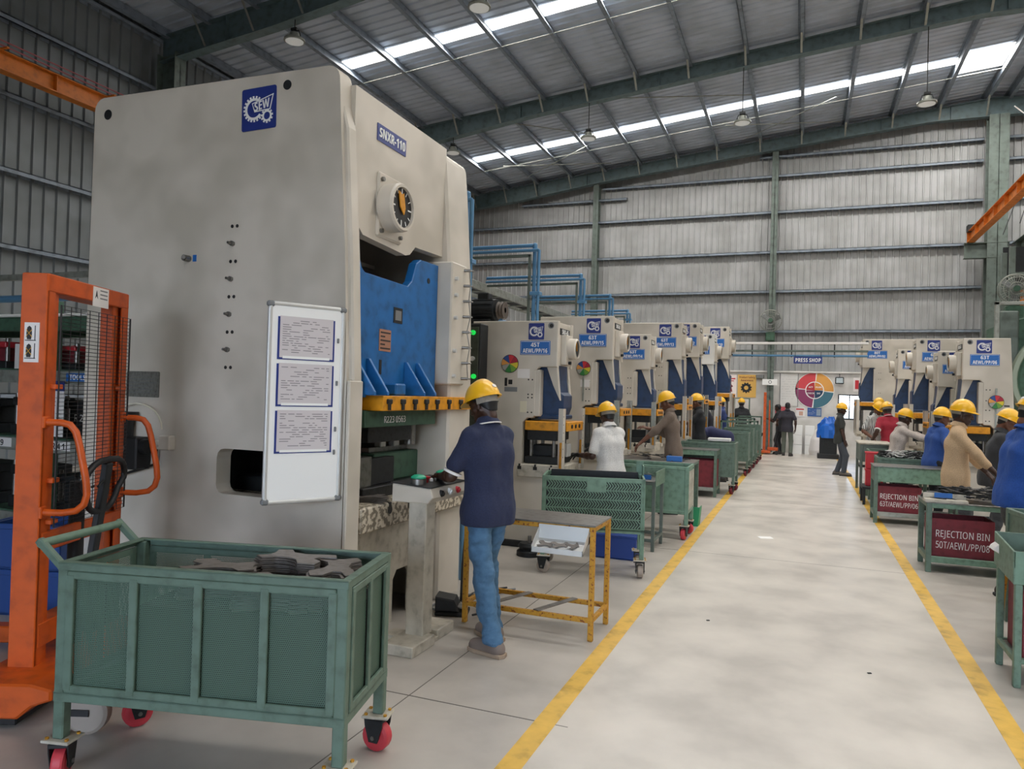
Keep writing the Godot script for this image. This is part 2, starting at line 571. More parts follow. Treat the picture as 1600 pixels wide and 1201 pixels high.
func shell():
	# floor
	var fl = struct("floor", mb().lohi(Vector3(-13.4, -0.3, -26.3), Vector3(23.9, 0, 10.3)), M.concrete)
	part(fl, "aisle_strip", mb().lohi(Vector3(-1.17, -0.01, -25.86), Vector3(1.03, 0.0015, 9.5)), M.aisle)  # slab in a lighter tone than the floor on either side
	for s in [[-1.17, -25.2], [1.03, -25.2]]:
		part(fl, "yellow_line", mb().lohi(Vector3(s[0] - 0.055, -0.01, s[1]), Vector3(s[0] + 0.055, 0.0025, 9.0)), M.line)
	for z in [-3.55, -8.2, -12.9, -17.6]:
		part(fl, "floor_joint", mb().lohi(Vector3(-12.5, -0.01, z - 0.003), Vector3(1.0 if z < -4 else -1.05, 0.002, z + 0.003)), M.joint)
	for x in [-1.95, 2.4]:
		part(fl, "floor_joint", mb().lohi(Vector3(x - 0.003, -0.01, -25.9), Vector3(x + 0.003, 0.0012, 9.5)), M.joint)
	# walls: ribbed sheet with thickness, girts, columns
	var gy = [1.33, 2.64, 3.95, 5.28, 6.59, 7.92]
	var m = mb()
	ribbed(m, Vector3(-13.2, 2.6, -26.0), Vector3(0, 8.4, 0), Vector3(36.8, 0, 0), Vector3(0, 0, 1), 0.2, 0.03, 0.06, 0.03)
	m.lohi(Vector3(-13.4, 2.7, -26.2), Vector3(23.8, 11.2, -26.02))
	var wb = struct("wall_back", m, M.sheet)
	for y in [3.95, 5.28, 6.59, 7.92]:
		girt(wb, Vector3(-12.9, y, -25.9), Vector3(4.95, y, -25.9), Vector3(0, 0, 1))
		girt(wb, Vector3(5.55, y, -25.9), Vector3(23.4, y, -25.9), Vector3(0, 0, 1))
	girt(wb, Vector3(-10.0, 8.72, -25.9), Vector3(-6.0, 8.72, -25.9), Vector3(0, 0, 1))
	girt(wb, Vector3(-6.9, 9.12, -25.9), Vector3(4.95, 9.12, -25.9), Vector3(0, 0, 1))
	girt(wb, Vector3(-1.5, 9.77, -25.9), Vector3(4.95, 9.77, -25.9), Vector3(0, 0, 1))
	girt(wb, Vector3(5.55, 9.77, -25.9), Vector3(11.0, 9.77, -25.9), Vector3(0, 0, 1))
	girt(wb, Vector3(5.55, 9.12, -25.9), Vector3(16.0, 9.12, -25.9), Vector3(0, 0, 1))
	for c in [[-7.07, 9.3, 0.2], [-1.0, 9.95, 0.2], [11.0, 9.8, 0.2], [17.0, 9.2, 0.2]]:
		hcol(wb, c[0], -25.72, c[1], c[2], 0.3, true)
	hcol(wb, 5.23, -25.5, 10.35, 0.52, 0.42, true)
	# masonry foot of the back wall, with an opening for the window and the passage
	m = mb()
	for r in [[-13.2, 0.0, 1.06, 2.64], [1.06, 0.0, 1.74, 1.15], [1.06, 1.96, 1.74, 2.64], [1.74, 0.0, 23.6, 2.64]]:
		m.lohi(Vector3(r[0], r[1], -26.1), Vector3(r[2], r[3], -25.88))
	part(wb, "masonry_foot", m, M.masonry)
	part(wb, "masonry_ledge", mb().lohi(Vector3(-13.2, 2.62, -26.0), Vector3(23.6, 2.68, -25.82), 0.01), M.masonry)
	var w = struct("window_1", window_frame(1.06, 1.15, 1.74, 1.96, -25.9), M.dark)
	part(w, "pane", mb().lohi(Vector3(1.1, 1.19, -25.955), Vector3(1.385, 1.92, -25.95)), M.glass)
	part(w, "pane", mb().lohi(Vector3(1.415, 1.19, -25.955), Vector3(1.7, 1.92, -25.95)), M.glass)
	# left wall
	m = mb()
	ribbed(m, Vector3(-13.2, 0, 10.0), Vector3(0, 9.4, 0), Vector3(0, 0, -36.0), Vector3(1, 0, 0), 0.25, 0.035, 0.075, 0.035)
	m.lohi(Vector3(-13.4, 0, -26.2), Vector3(-13.22, 9.4, 10.2))
	var wl = struct("wall_left", m, M.sheet_shaded)
	for y in gy:
		girt(wl, Vector3(-13.1, y, 10.0), Vector3(-13.1, y, -25.9), Vector3(1, 0, 0))
	girt(wl, Vector3(-13.1, 9.0, 10.0), Vector3(-13.1, 9.0, -25.9), Vector3(1, 0, 0))
	for z in [-25.6, -18.85, -11.85, -4.85, 2.15, 9.0]:
		hcol(wl, -12.75, z, 8.7, 0.5, 0.3, false)
	# right wall and the wall behind the camera
	m = mb()
	ribbed(m, Vector3(23.6, 0, 10.0), Vector3(0, 9.4, 0), Vector3(0, 0, -36.0), Vector3(-1, 0, 0), 0.25, 0.035, 0.075, 0.035)
	m.lohi(Vector3(23.62, 0, -26.2), Vector3(23.8, 9.4, 10.2))
	var wr = struct("wall_right", m, M.sheet)
	for y in gy:
		girt(wr, Vector3(23.5, y, 10.0), Vector3(23.5, y, -25.9), Vector3(-1, 0, 0))
	m = mb()
	for r in [[-13.2, 0.0, -3.0, 11.2], [-3.0, 4.6, 3.6, 11.2], [3.6, 0.0, 23.6, 11.2]]:
		m.lohi(Vector3(r[0], r[1], 10.0), Vector3(r[2], r[3], 10.2))
	struct("wall_front", m, M.sheet)

func window_frame(x0: float, y0: float, x1: float, y1: float, z: float) -> Mb:
	var m = mb()
	for r in [[x0, y0, x0 + 0.04, y1], [x1 - 0.04, y0, x1, y1], [x0, y0, x1, y0 + 0.04], [x0, y1 - 0.04, x1, y1], [(x0 + x1) / 2 - 0.015, y0, (x0 + x1) / 2 + 0.015, y1]]:
		m.lohi(Vector3(r[0], r[1], z - 0.07), Vector3(r[2], r[3], z + 0.02), 0.004)
	return m

func girt(p: Node, a: Vector3, b: Vector3, n: Vector3):
	# a lipped channel lying on its web: web, two flanges, lips
	var m = mb()
	var up = Vector3.UP
	for r in [[0.0, 0.2, 0.06, 0.075], [0.188, 0.2, -0.005, 0.075], [0.0, 0.012, -0.005, 0.075]]:
		var p0 = a + n * (r[0] - 0.1) + up * r[2]
		var p1 = b + n * (r[1] - 0.1) + up * r[3]
		m.lohi(Vector3(minf(p0.x, p1.x), p0.y, minf(p0.z, p1.z)), Vector3(maxf(p0.x, p1.x), p1.y, maxf(p0.z, p1.z)))
	m.lohi(Vector3(minf(a.x, b.x), a.y + 0.06, minf(a.z, b.z)) - n.abs() * 0.1, Vector3(maxf(a.x, b.x), a.y + 0.075, maxf(a.z, b.z)) + n.abs() * 0.1)
	part(p, "girt", m, M.purlin)

func hcol(p: Node, x: float, z: float, h: float, dx: float, dz: float, flip: bool):
	var m = mb()
	if flip:  # flanges face the hall
		m.lohi(Vector3(x - dx / 2, 0, z + dz / 2 - 0.02), Vector3(x + dx / 2, h, z + dz / 2), 0.004)
		m.lohi(Vector3(x - dx / 2, 0, z - dz / 2), Vector3(x + dx / 2, h, z - dz / 2 + 0.02), 0.004)
		m.lohi(Vector3(x - 0.008, 0, z - dz / 2), Vector3(x + 0.008, h, z + dz / 2))
	else:
		m.lohi(Vector3(x - dx / 2, 0, z - dz / 2), Vector3(x - dx / 2 + 0.02, h, z + dz / 2), 0.004)
		m.lohi(Vector3(x + dx / 2 - 0.02, 0, z - dz / 2), Vector3(x + dx / 2, h, z + dz / 2), 0.004)
		m.lohi(Vector3(x - dx / 2, 0, z - 0.008), Vector3(x + dx / 2, h, z + 0.008))
	part(p, "column", m, M.steel_green)

func roof():
	var m = mb()
	ribbed(m, Vector3(-13.3, roof_y(-13.3), 10.2), Vector3(18.5, 1.85, 0), Vector3(0, 0, -36.4), Vector3(0.0995, -0.995, 0), 0.25, 0.035, 0.08, 0.032)
	ribbed(m, Vector3(RIDGE, roof_y(RIDGE), 10.2), Vector3(18.5, -1.85, 0), Vector3(0, 0, -36.4), Vector3(-0.0995, -0.995, 0), 0.25, 0.035, 0.08, 0.032)
	for s in [[-13.4, RIDGE], [RIDGE, 23.8]]:
		var a = Vector3(s[0], roof_y(s[0]) + 0.03, 0)
		var b = Vector3(s[1], roof_y(s[1]) + 0.03, 0)
		m.quad(a + Vector3(0, 0, 10.3), b + Vector3(0, 0, 10.3), b + Vector3(0, 0, -26.3), a + Vector3(0, 0, -26.3), Vector3.DOWN)
		m.quad(a + Vector3(0, 0.15, 10.3), b + Vector3(0, 0.15, 10.3), b + Vector3(0, 0.15, -26.3), a + Vector3(0, 0.15, -26.3), Vector3.UP)
		for z in [10.3, -26.3]:
			m.quad(a + Vector3(0, 0, z), b + Vector3(0, 0, z), b + Vector3(0, 0.15, z), a + Vector3(0, 0.15, z), Vector3(0, 0, signf(z)))
	var c = struct("ceiling", m, M.deck)
	# purlins
	var px = [-12.9, -11.75, -10.5, -9.3, -8.0, -6.76, -5.5, -4.2, -2.87, -1.5, -0.23, 1.05, 2.38, 3.66, 4.9]
	var all = px.duplicate()
	for x in px:
		all.append(2 * RIDGE - x)
	for x in all:
		var y = roof_y(x) - 0.035
		m = mb()
		m.lohi(Vector3(x - 0.006, y - 0.22, -25.9), Vector3(x + 0.006, y, 10.0))
		m.lohi(Vector3(x - 0.06, y - 0.01, -25.9), Vector3(x + 0.006, y, 10.0))
		m.lohi(Vector3(x - 0.006, y - 0.22, -25.9), Vector3(x + 0.09, y - 0.21, 10.0))
		m.lohi(Vector3(x + 0.082, y - 0.22, -25.9), Vector3(x + 0.09, y - 0.185, 10.0))
		part(c, "purlin", m, M.purlin)
	# rafters
	for z in [-25.55, -18.85, -11.85, -4.85, 2.15, 9.0]:
		m = mb()
		for sd in [0, 1]:
			var top: Array = []
			var bot: Array = []
			for p in [[-13.0, 8.55], [-10.0, 8.86], [-7.0, 9.3], [0.0, 10.03], [3.5, 10.36], [5.2, 10.36]]:
				var x: float = p[0] if sd == 0 else 2 * RIDGE - p[0]
				top.append(Vector2(x, 10.385 + 0.1 * p[0]))
				bot.append(Vector2(x, p[1]))
			for k in 5:
				m.prism(PackedVector2Array([bot[k], bot[k + 1], top[k + 1], top[k]]), at_z(z - 0.006), 0.012)
				for q in [[bot[k], bot[k + 1]], [top[k], top[k + 1]]]:
					m.prism(PackedVector2Array([q[0] + Vector2(0, -0.008), q[1] + Vector2(0, -0.008), q[1] + Vector2(0, 0.008), q[0] + Vector2(0, 0.008)]), at_z(z - 0.12), 0.24)
			for k in 9:
				var x: float = -11.2 + k * 1.9
				var xx: float = x if sd == 0 else 2 * RIDGE - x
				m.lohi(Vector3(xx - 0.005, rafter_bottom(x) + 0.01, z - 0.11), Vector3(xx + 0.005, 10.38 + 0.1 * x, z + 0.11))
		part(c, "rafter", m, M.rafter)
		if z < -1:
			for x in px.slice(1):
				part(c, "fly_brace", mb().bar(Vector3(x + 0.02, roof_y(x) - 0.22, z + 0.5), Vector3(x + 0.02, rafter_bottom(x) + 0.02, z + 0.1), 0.05, 0.006), M.galv)
	# translucent sheets between the purlins
	for s in STRIPS:
		var z: float = s[0]
		for k in range(2, px.size() - 1):
			for sd in [0, 1]:
				if sd == 0 and px[k] < s[1] - 0.01:
					continue
				skylight(c, px[k], px[k + 1], z - STRIP_W / 2, z + STRIP_W / 2, sd)
	skylight(c, 3.66, 4.9, -23.5, -22.1, 0)
	# rod bracing under the sheets
	for s in [[-9.6, -22.9, -6.3, -24.6], [-9.3, -24.4, -6.6, -22.6], [-2.4, -23.2, 0.9, -24.8], [-2.0, -24.8, 0.7, -22.7], [-4.9, -19.6, -1.5, -21.3], [-8.3, -19.4, -6.3, -21.6]]:
		part(c, "brace_rod", mb().cyl(Vector3(s[0], roof_y(s[0]) - 0.3, s[1]), Vector3(s[2], roof_y(s[2]) - 0.3, s[3]), 0.014, -1, 6), M.galv)
	for z in [-15.6, -23.15]:
		part(c, "sag_rod", mb().cyl(Vector3(-11.0, roof_y(-11.0) - 0.26, z), Vector3(5.0, roof_y(5.0) - 0.26, z), 0.01, -1, 6), M.galv)
	for z in [-19.45, -12.45]:
		part(c, "sag_rod", mb().cyl(Vector3(-11.0, roof_y(-11.0) - 0.12, z), Vector3(5.0, roof_y(5.0) - 0.12, z), 0.012, -1, 6), M.dark)

func rafter_bottom(x: float) -> float:
	var p = [[-13.0, 8.55], [-10.0, 8.86], [-7.0, 9.3], [0.0, 10.03], [3.5, 10.36], [5.2, 10.36]]
	for k in 5:
		if x <= p[k + 1][0]:
			return lerpf(p[k][1], p[k + 1][1], (x - p[k][0]) / (p[k + 1][0] - p[k][0]))
	return 10.36

func skylight(c: Node, xa: float, xb: float, z0: float, z1: float, sd: int):
	var m = mb()
	var a = xa if sd == 0 else 2 * RIDGE - xb
	var b = xb if sd == 0 else 2 * RIDGE - xa
	var ya = roof_y(a) - 0.05
	var yb = roof_y(b) - 0.05
	m.prism(PackedVector2Array([Vector2(a, ya), Vector2(b, yb), Vector2(b, yb + 0.012), Vector2(a, ya + 0.012)]), at_z(z0), z1 - z0)
	part(c, "skylight_panel", m, M.roof_sheet)

# ------------------------------------------------------------------ the big press in front
func arc(cx: float, cy: float, r: float, a0: float, a1: float, n := 4) -> Array:
	var o: Array = []
	for k in n + 1:
		var t = deg_to_rad(lerpf(a0, a1, float(k) / n))
		o.append(cx + r * cos(t))
		o.append(cy + r * sin(t))
	return o

func logo(p: Node, called: String, s: float, xf: Transform3D, plate: Material):
	# dark blue square with two white cogs and a lettered keystone
	var o = part(p, called, mb().prism(rect(-s / 2, -s / 2, s / 2, s / 2, s * 0.05), Transform3D(), 0.004), plate)
	o.transform = xf
	var g = mb()
	g.gear(Transform3D(Basis(), Vector3(-s * 0.14, s * 0.0, 0.004)), s * 0.2, s * 0.26, s * 0.31, 16, 0.002, deg_to_rad(35), deg_to_rad(322))
	g.gear(Transform3D(Basis(), Vector3(s * 0.24, -s * 0.2, 0.004)), s * 0.09, s * 0.135, s * 0.175, 11, 0.002)
	part(o, "cog_emblem", g, M.white)
	var k = part(o, "keystone", mb().prism(polyv([-s * 0.2, s * 0.14, s * 0.43, s * 0.3, s * 0.34, -s * 0.06, -s * 0.12, -s * 0.08]), at_z(0.005), 0.002), M.white)
	part(o, "keystone_field", mb().prism(polyv([-s * 0.17, s * 0.12, s * 0.4, s * 0.265, s * 0.32, -s * 0.04, -s * 0.1, -s * 0.055]), at_z(0.006), 0.002), plate)
	words(o, "lettering", "SEW", s * 0.2, M.white, Vector3(s * 0.1, s * 0.065, 0.009), Basis(Vector3.BACK, 0.17) * Basis(Vector3(1, 0, 0), Vector3(0.12, 1, 0), Vector3(0, 0, 1)), 0.002, true, "Droid Sans", s * 0.44)

func bolts(p: Node, called: String, at: Array, n: Vector3, r: float, d: float, m: Material, hexa := 6, world := true):
	for a in at:
		part(p, called, mb().cyl(a, a + n * d, r, -1, hexa), m, world)

func big_press():
	var z0 = -3.85
	var t = thing("power_press", "huge cream power press with blue ram nearest the camera, whiteboard hung at its corner", "press", Vector3(-3.6, 0, -4.75))
	# near side plate in two halves round the window opening
	var outer = [-4.88, 0.0] + [-4.87, 3.62] + arc(-4.78, 3.63, 0.09, 180, 92, 4) + arc(-2.83, 3.60, 0.09, 88, 8, 4) + [-2.72, 3.3, -2.66, 2.5, -2.62, 1.7, -2.62, 0.95, -2.62, 0.0]
	var hole = rect(-3.62, 0.935, -2.98, 1.235, 0.06)
	var m = mb()
	for half in [[-6.0, -3.3], [-3.3, -2.0]]:
		var piece = Geometry2D.intersect_polygons(polyv(outer), rect(half[0], -0.5, half[1], 5.0))
		for q in piece:
			for r in Geometry2D.clip_polygons(q, hole):
				m.prism(r, at_z(z0), -0.13)
	part(t, "side_plate", m, M.cream, true)
	# chamfer strip down the front edge of the near plate
	m = mb()
	m.prism(polyv([-2.76, 3.55, -2.69, 3.3, -2.63, 2.5, -2.59, 1.7, -2.66, 1.7, -2.70, 2.5, -2.76, 3.3]), at_z(z0 - 0.03), -0.1, 0.012)
	part(t, "front_edge", m, M.cream, true)
	# far column: front face slopes outwards to the foot
	var far = [-4.88, 0.0, -4.87, 3.62] + arc(-4.78, 3.63, 0.09, 180, 92, 4) + arc(-2.79, 3.5, 0.09, 88, 8, 4) + [-2.68, 3.3, -2.62, 2.5, -2.6, 1.7, -2.6, 0.9, -2.66, 0.72, -2.66, 0.0]
	m = mb()
	m.prism(polyv(far), at_z(-5.24), -0.41, 0.02)
	part(t, "side_plate", m, M.cream, true)
	# head between the plates
	m = mb()
	m.prism(polyv([-3.97, 2.73, -4.03, 2.72, -4.1, 2.665, -4.66, 2.634, -4.72, 2.65, -4.8, 2.72, -5.26, 2.73, -5.26, 3.6, -3.97, 3.6]), at_x(-2.70), -0.08)
	part(t, "head_plate", m, M.cream, true)
	m = mb()
	m.lohi(Vector3(-4.86, 3.55, -5.3), Vector3(-2.78, 3.62, -3.95), 0.01)
	part(t, "top_cover", m, M.cream, true)
	part(t, "back_plate", mb().lohi(Vector3(-4.86, 0.0, -5.3), Vector3(-4.8, 3.55, -3.95)), M.cream_dirty, true)
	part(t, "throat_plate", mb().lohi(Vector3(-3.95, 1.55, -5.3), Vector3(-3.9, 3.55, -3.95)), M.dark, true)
	part(t, "throat_pipe", mb().tube([Vector3(-3.0, 2.9, -4.32), Vector3(-2.99, 2.6, -4.33), Vector3(-3.0, 2.3, -4.36)], 0.018), M.steel, true)
	part(t, "throat_bar", mb().lohi(Vector3(-3.2, 2.6, -5.0), Vector3(-3.17, 2.63, -4.2)), M.cream, true)
	# ram
	var xr = -2.69
	m = mb()
	m.prism(polyv([-3.985, 1.6, -3.985, 2.66, -4.02, 2.6, -4.09, 2.45, -4.13, 2.425, -4.69, 2.415, -4.75, 2.46, -4.81, 2.6, -4.87, 2.64, -5.16, 2.645, -5.16, 1.6]), at_x(xr), -0.07, 0.006)
	var ram = part(t, "ram", m, M.blue, true)
	part(ram, "lifting_hole", mb().cyl(Vector3(xr - 0.01, 2.5, -5.0), Vector3(xr + 0.003, 2.5, -5.0), 0.022, -1, 12), M.black, true)
	part(ram, "rating_plate", mb().lohi(Vector3(xr, 2.13, -4.62), Vector3(xr + 0.004, 2.24, -4.5)), M.black, true)
	part(ram, "rating_print", mb().lohi(Vector3(xr + 0.003, 2.15, -4.6), Vector3(xr + 0.006, 2.22, -4.52)), M.grey, true)
	part(ram, "caution_label", mb().lohi(Vector3(xr, 1.92, -4.47), Vector3(xr + 0.004, 2.07, -4.32)), mat("a5765e", 0.6), true)
	for k in 5:
		part(ram, "label_line", mb().lohi(Vector3(xr + 0.003, 1.935 + k * 0.027, -4.46 + 0.07 * (k % 2)), Vector3(xr + 0.006, 1.945 + k * 0.027, -4.335)), mat("2a2424", 0.6), true)
	part(ram, "slot", mb().lohi(Vector3(xr - 0.01, 1.76, -4.36), Vector3(xr + 0.003, 1.86, -4.33)), M.black, true)
	for z in [-4.0, -4.16, -4.66, -4.83]:
		part(ram, "gusset", mb().prism(polyv([xr, 1.62, xr, 1.86, xr + 0.02, 1.86, xr + 0.17, 1.64, xr + 0.17, 1.62]), at_z(z - 0.012), -0.024, 0.003), M.blue, true)
	part(ram, "clamp_block", mb().lohi(Vector3(xr, 1.62, -4.52), Vector3(xr + 0.11, 1.7, -4.38), 0.01), M.blue, true)
	# yellow die plate with hanging bolts in its slots
	var dp = part(t, "die_plate", mb().lohi(Vector3(-3.5, 1.515, -5.58), Vector3(-2.56, 1.615, -4.185), 0.004), M.yellow, true)
	for z in [-4.26, -4.44, -4.61, -4.78, -4.95, -5.15, -5.36]:
		part(dp, "slot_bolt", mb().lohi(Vector3(-2.6, 1.56, z - 0.03), Vector3(-2.545, 1.595, z + 0.03), 0.006).lohi(Vector3(-2.6, 1.52, z - 0.013), Vector3(-2.548, 1.57, z + 0.013)), M.black, true)
	# slide guide with bolts and grease lines
	var gb = part(t, "slide_guide", mb().lohi(Vector3(-2.8, 1.71, -5.44), Vector3(-2.57, 2.68, -5.165), 0.012), M.cream, true)
	for y in [2.55, 2.42, 2.24, 1.98, 1.78]:
		part(gb, "guide_bolt", mb().cyl(Vector3(-2.57, y, -5.225), Vector3(-2.545, y, -5.225), 0.017, -1, 6), M.bright, true)
	var gl: Array = []
	for k in 8:
		gl.append(Vector3(-2.53 + 0.02 * (k % 2), 2.64 - k * 0.125, -5.39 + 0.012 * sin(k * 2.0)))
		part(gb, "grease_fitting", mb().cyl(Vector3(-2.58, 2.64 - k * 0.125, -5.38), Vector3(-2.52, 2.64 - k * 0.125, -5.4), 0.012, -1, 8).cyl(Vector3(-2.525, 2.64 - k * 0.125, -5.4), Vector3(-2.515, 2.64 - k * 0.125, -5.44), 0.006, -1, 6), M.steel, true)
	part(gb, "grease_line", mb().tube(gl, 0.004, 6), M.steel, true)
	# stroke dial
	var dial = part(t, "stroke_dial", mb().lohi(Vector3(-2.75, 2.69, -4.57), Vector3(-2.68, 3.13, -4.245), 0.012), M.cream, true)
	var dc = Vector3(-2.68, 2.905, -4.385)
	part(dial, "drum", mb().lathe([Vector2(0.165, 0.0), Vector2(0.165, 0.1), Vector2(0.155, 0.115), Vector2(0.138, 0.115), Vector2(0.136, 0.09)], Transform3D(Basis(Vector3.UP, Vector3.RIGHT, Vector3.BACK), dc), 28), M.cream, true)
	part(dial, "dial_face", mb().cyl(dc, dc + Vector3(0.095, 0, 0), 0.137, -1, 28), M.black, true)
	for k in 12:
		var d = Vector3(0, cos(TAU * k / 12), sin(TAU * k / 12))
		part(dial, "dial_mark", mb().bar(dc + Vector3(0.097, 0, 0) + d * (0.1 if k % 3 else 0.085), dc + Vector3(0.097, 0, 0) + d * 0.13, 0.006 if k % 3 else 0.009, 0.003, 0, Vector3.RIGHT), M.white, true)
	part(dial, "pointer", mb().prism(polyv([0.02, -0.045, -0.03, 0.0, -0.055, 0.105, -0.01, 0.085, 0.01, 0.1, 0.035, 0.0]), Transform3D(Basis(Vector3.FORWARD, Vector3.UP, Vector3.RIGHT), dc + Vector3(0.1, 0.0, 0)), 0.008), M.yellow, true)
	for q in [[2.73, -4.28], [3.08, -4.28], [2.73, -4.53], [3.08, -4.53]]:
		part(dial, "screw", mb().cyl(Vector3(-2.68, q[0], q[1]), Vector3(-2.66, q[0], q[1]), 0.016, -1, 6), M.steel, true)
	# lettered plate and logo
	var lp = part(t, "name_plate", mb().lohi(Vector3(-2.72, 3.335, -4.61), Vector3(-2.694, 3.45, -4.23)), M.logo, true)
	words(lp, "lettering", "SNXR-110", 0.062, M.white, Vector3(-2.692, 3.392, -4.42), Basis(Vector3.UP, PI / 2), 0.004, true, "Droid Sans", 0.34)
	logo(t, "logo_plate", 0.28, Transform3D(Basis(Vector3.BACK, 0.02), Vector3(-3.365 + 3.6, 3.478, z0 + 4.75)), M.logo)
	# near side: lifting holes, bolt column, cock, plates
	for q in [[-4.735, 3.592, 0.037], [-3.143, 3.607, 0.032]]:
		part(t, "lifting_hole", mb().cyl(Vector3(q[0], q[1], z0 - 0.02), Vector3(q[0], q[1], z0 + 0.003), q[2], -1, 20), M.dark, true)
	for k in 5:
		var y = 2.713 - 0.235 * k
		for dx in [-0.016, 0.026]:
			part(t, "bolt_hole", mb().cyl(Vector3(-3.54 + dx - 0.004 * k, y, z0 - 0.01), Vector3(-3.54 + dx - 0.004 * k, y, z0 + 0.002), 0.012, -1, 10), M.black, true)
		if k < 4:
			part(t, "adjusting_bolt", mb().cyl(Vector3(-3.545 - 0.004 * k, y - 0.117, z0), Vector3(-3.545 - 0.004 * k, y - 0.117, z0 + 0.05), 0.009, -1, 8).cyl(Vector3(-3.545 - 0.004 * k, y - 0.117, z0), Vector3(-3.545 - 0.004 * k, y - 0.117, z0 + 0.02), 0.018, -1, 6), M.steel, true)
	part(t, "air_cock", mb().cyl(Vector3(-3.92, 2.51, z0), Vector3(-3.92, 2.51, z0 + 0.05), 0.022, -1, 10).cyl(Vector3(-3.92, 2.51, z0 + 0.05), Vector3(-3.90, 2.51, z0 + 0.07), 0.014, -1, 8), M.steel, true)
	part(t, "cock_tag", mb().lohi(Vector3(-3.885, 2.49, z0), Vector3(-3.855, 2.535, z0 + 0.004)), M.sign, true)
	var np = part(t, "data_plate", mb().prism(rect(-4.454, 1.555, -4.147, 1.735, 0.01), at_z(z0), 0.005), mat("8d8c86", 0.35, 0.5, 1, 5.0), true)
	for k in 6:
		part(np, "print_line", mb().lohi(Vector3(-4.43, 1.585 + k * 0.023, z0 + 0.004), Vector3(-4.17 - 0.03 * (k % 3), 1.589 + k * 0.023, z0 + 0.0056)), M.grey, true)
	# air valve on the near side with its hoses and junction box
	var v = part(t, "air_valve", mb().lohi(Vector3(-4.56, 1.06, z0), Vector3(-4.2, 1.28, z0 + 0.13), 0.01).cyl(Vector3(-4.4, 1.28, z0 + 0.07), Vector3(-4.4, 1.42, z0 + 0.07), 0.07, -1, 14).cyl(Vector3(-4.4, 1.42, z0 + 0.07), Vector3(-4.4, 1.45, z0 + 0.07), 0.1, -1, 14).cyl(Vector3(-4.2, 1.22, z0 + 0.07), Vector3(-4.15, 1.22, z0 + 0.07), 0.05, -1, 12), M.black, true)
	part(v, "warning_tag", mb().lohi(Vector3(-4.44, 1.31, z0 + 0.142), Vector3(-4.35, 1.345, z0 + 0.147)), M.helmet, true)
	part(v, "fitting", mb().cyl(Vector3(-4.33, 1.2, z0 + 0.13), Vector3(-4.33, 1.2, z0 + 0.15), 0.025, -1, 8), M.steel, true)
	part(v, "fitting", mb().cyl(Vector3(-4.5, 1.2, z0 + 0.13), Vector3(-4.5, 1.2, z0 + 0.15), 0.025, -1, 8), M.steel, true)
	var jb = part(t, "junction_box", mb().lohi(Vector3(-4.08, 1.2, z0), Vector3(-3.98, 1.3, z0 + 0.06), 0.008), M.cream, true)
	part(jb, "elbow", mb().cyl(Vector3(-4.08, 1.24, z0 + 0.03), Vector3(-4.13, 1.24, z0 + 0.03), 0.025, -1, 8), M.cream, true)
	var ht: Array = []
	for k in 13:
		var a = PI * k / 12
		ht.append(Vector3(-4.3 - 0.24 * cos(a), 1.34 + 0.17 * sin(a), z0 + 0.05))
	part(t, "air_hose", mb().tube(ht, 0.006, 6), mat("d8d3c0", 0.4), true)
	part(t, "cable", mb().tube([Vector3(-4.12, 1.2, z0 + 0.03), Vector3(-4.13, 1.1, z0 + 0.03), Vector3(-4.2, 1.07, z0 + 0.04), Vector3(-4.45, 1.0, z0 + 0.05), Vector3(-4.7, 0.9, z0 + 0.05)], 0.009, 6), M.black, true)
	part(t, "inner_plate", mb().lohi(Vector3(-3.44, 0.96, -4.6), Vector3(-3.36, 1.16, -4.58)), M.steel, true)
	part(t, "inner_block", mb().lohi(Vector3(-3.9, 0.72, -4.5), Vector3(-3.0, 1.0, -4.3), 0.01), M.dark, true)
	# guard post at the near front corner
	part(t, "guard_post", mb().lohi(Vector3(-2.612, 0, -3.985), Vector3(-2.585, 1.705, -3.84), 0.006).lohi(Vector3(-2.68, 0, -4.0), Vector3(-2.6, 1.7, -3.985), 0.004), M.cream, true)
	# bolster and its slots, foot frame with the opening at the floor
	var bo = part(t, "bolster", mb().lohi(Vector3(-3.9, 0.73, -5.64), Vector3(-2.58, 0.895, -4.0), 0.01), M.chip, true)
	for z in [-4.35, -4.62, -4.9, -5.2]:
		part(bo, "slot", mb().cyl(Vector3(-2.6, 0.845, z), Vector3(-2.577, 0.845, z), 0.028, -1, 10).lohi(Vector3(-2.6, 0.85, z - 0.014), Vector3(-2.577, 0.897, z + 0.014)), M.black, true)
	part(t, "front_panel", mb().prism(polyv([-4.0, 0.0, -4.62, 0.0, -4.62, 0.3, -4.67, 0.36, -4.87, 0.36, -4.92, 0.3, -4.92, 0.0, -5.64, 0.0, -5.64, 0.73, -4.0, 0.73]), at_x(-2.70), -0.06), M.cream_dirty, true)
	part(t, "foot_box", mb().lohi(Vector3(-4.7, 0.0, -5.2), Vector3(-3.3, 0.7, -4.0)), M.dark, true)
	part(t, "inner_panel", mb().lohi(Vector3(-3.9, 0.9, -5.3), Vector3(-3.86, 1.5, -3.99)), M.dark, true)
	# hung whiteboard, its own thing
	var ang = atan2(0.43, 0.25)
	var b = thing("whiteboard", "tall aluminium-framed whiteboard with three document sleeves hung at the near press corner", "whiteboard", Vector3(-2.76, 0.985, -3.634), ang)
	part(b, "panel", mb().prism(rect(-0.225, 0.0, 0.225, 1.15, 0.02), at_z(-0.012), 0.018), M.white)
	m = mb()
	var ring: Array = []
	for q in rect(-0.228, -0.004, 0.228, 1.154, 0.03, 3):
		ring.append(Vector3(q.x, q.y, 0.0))
	m.tube(ring, 0.014, 8, true)
	part(b, "frame", m, M.bright)
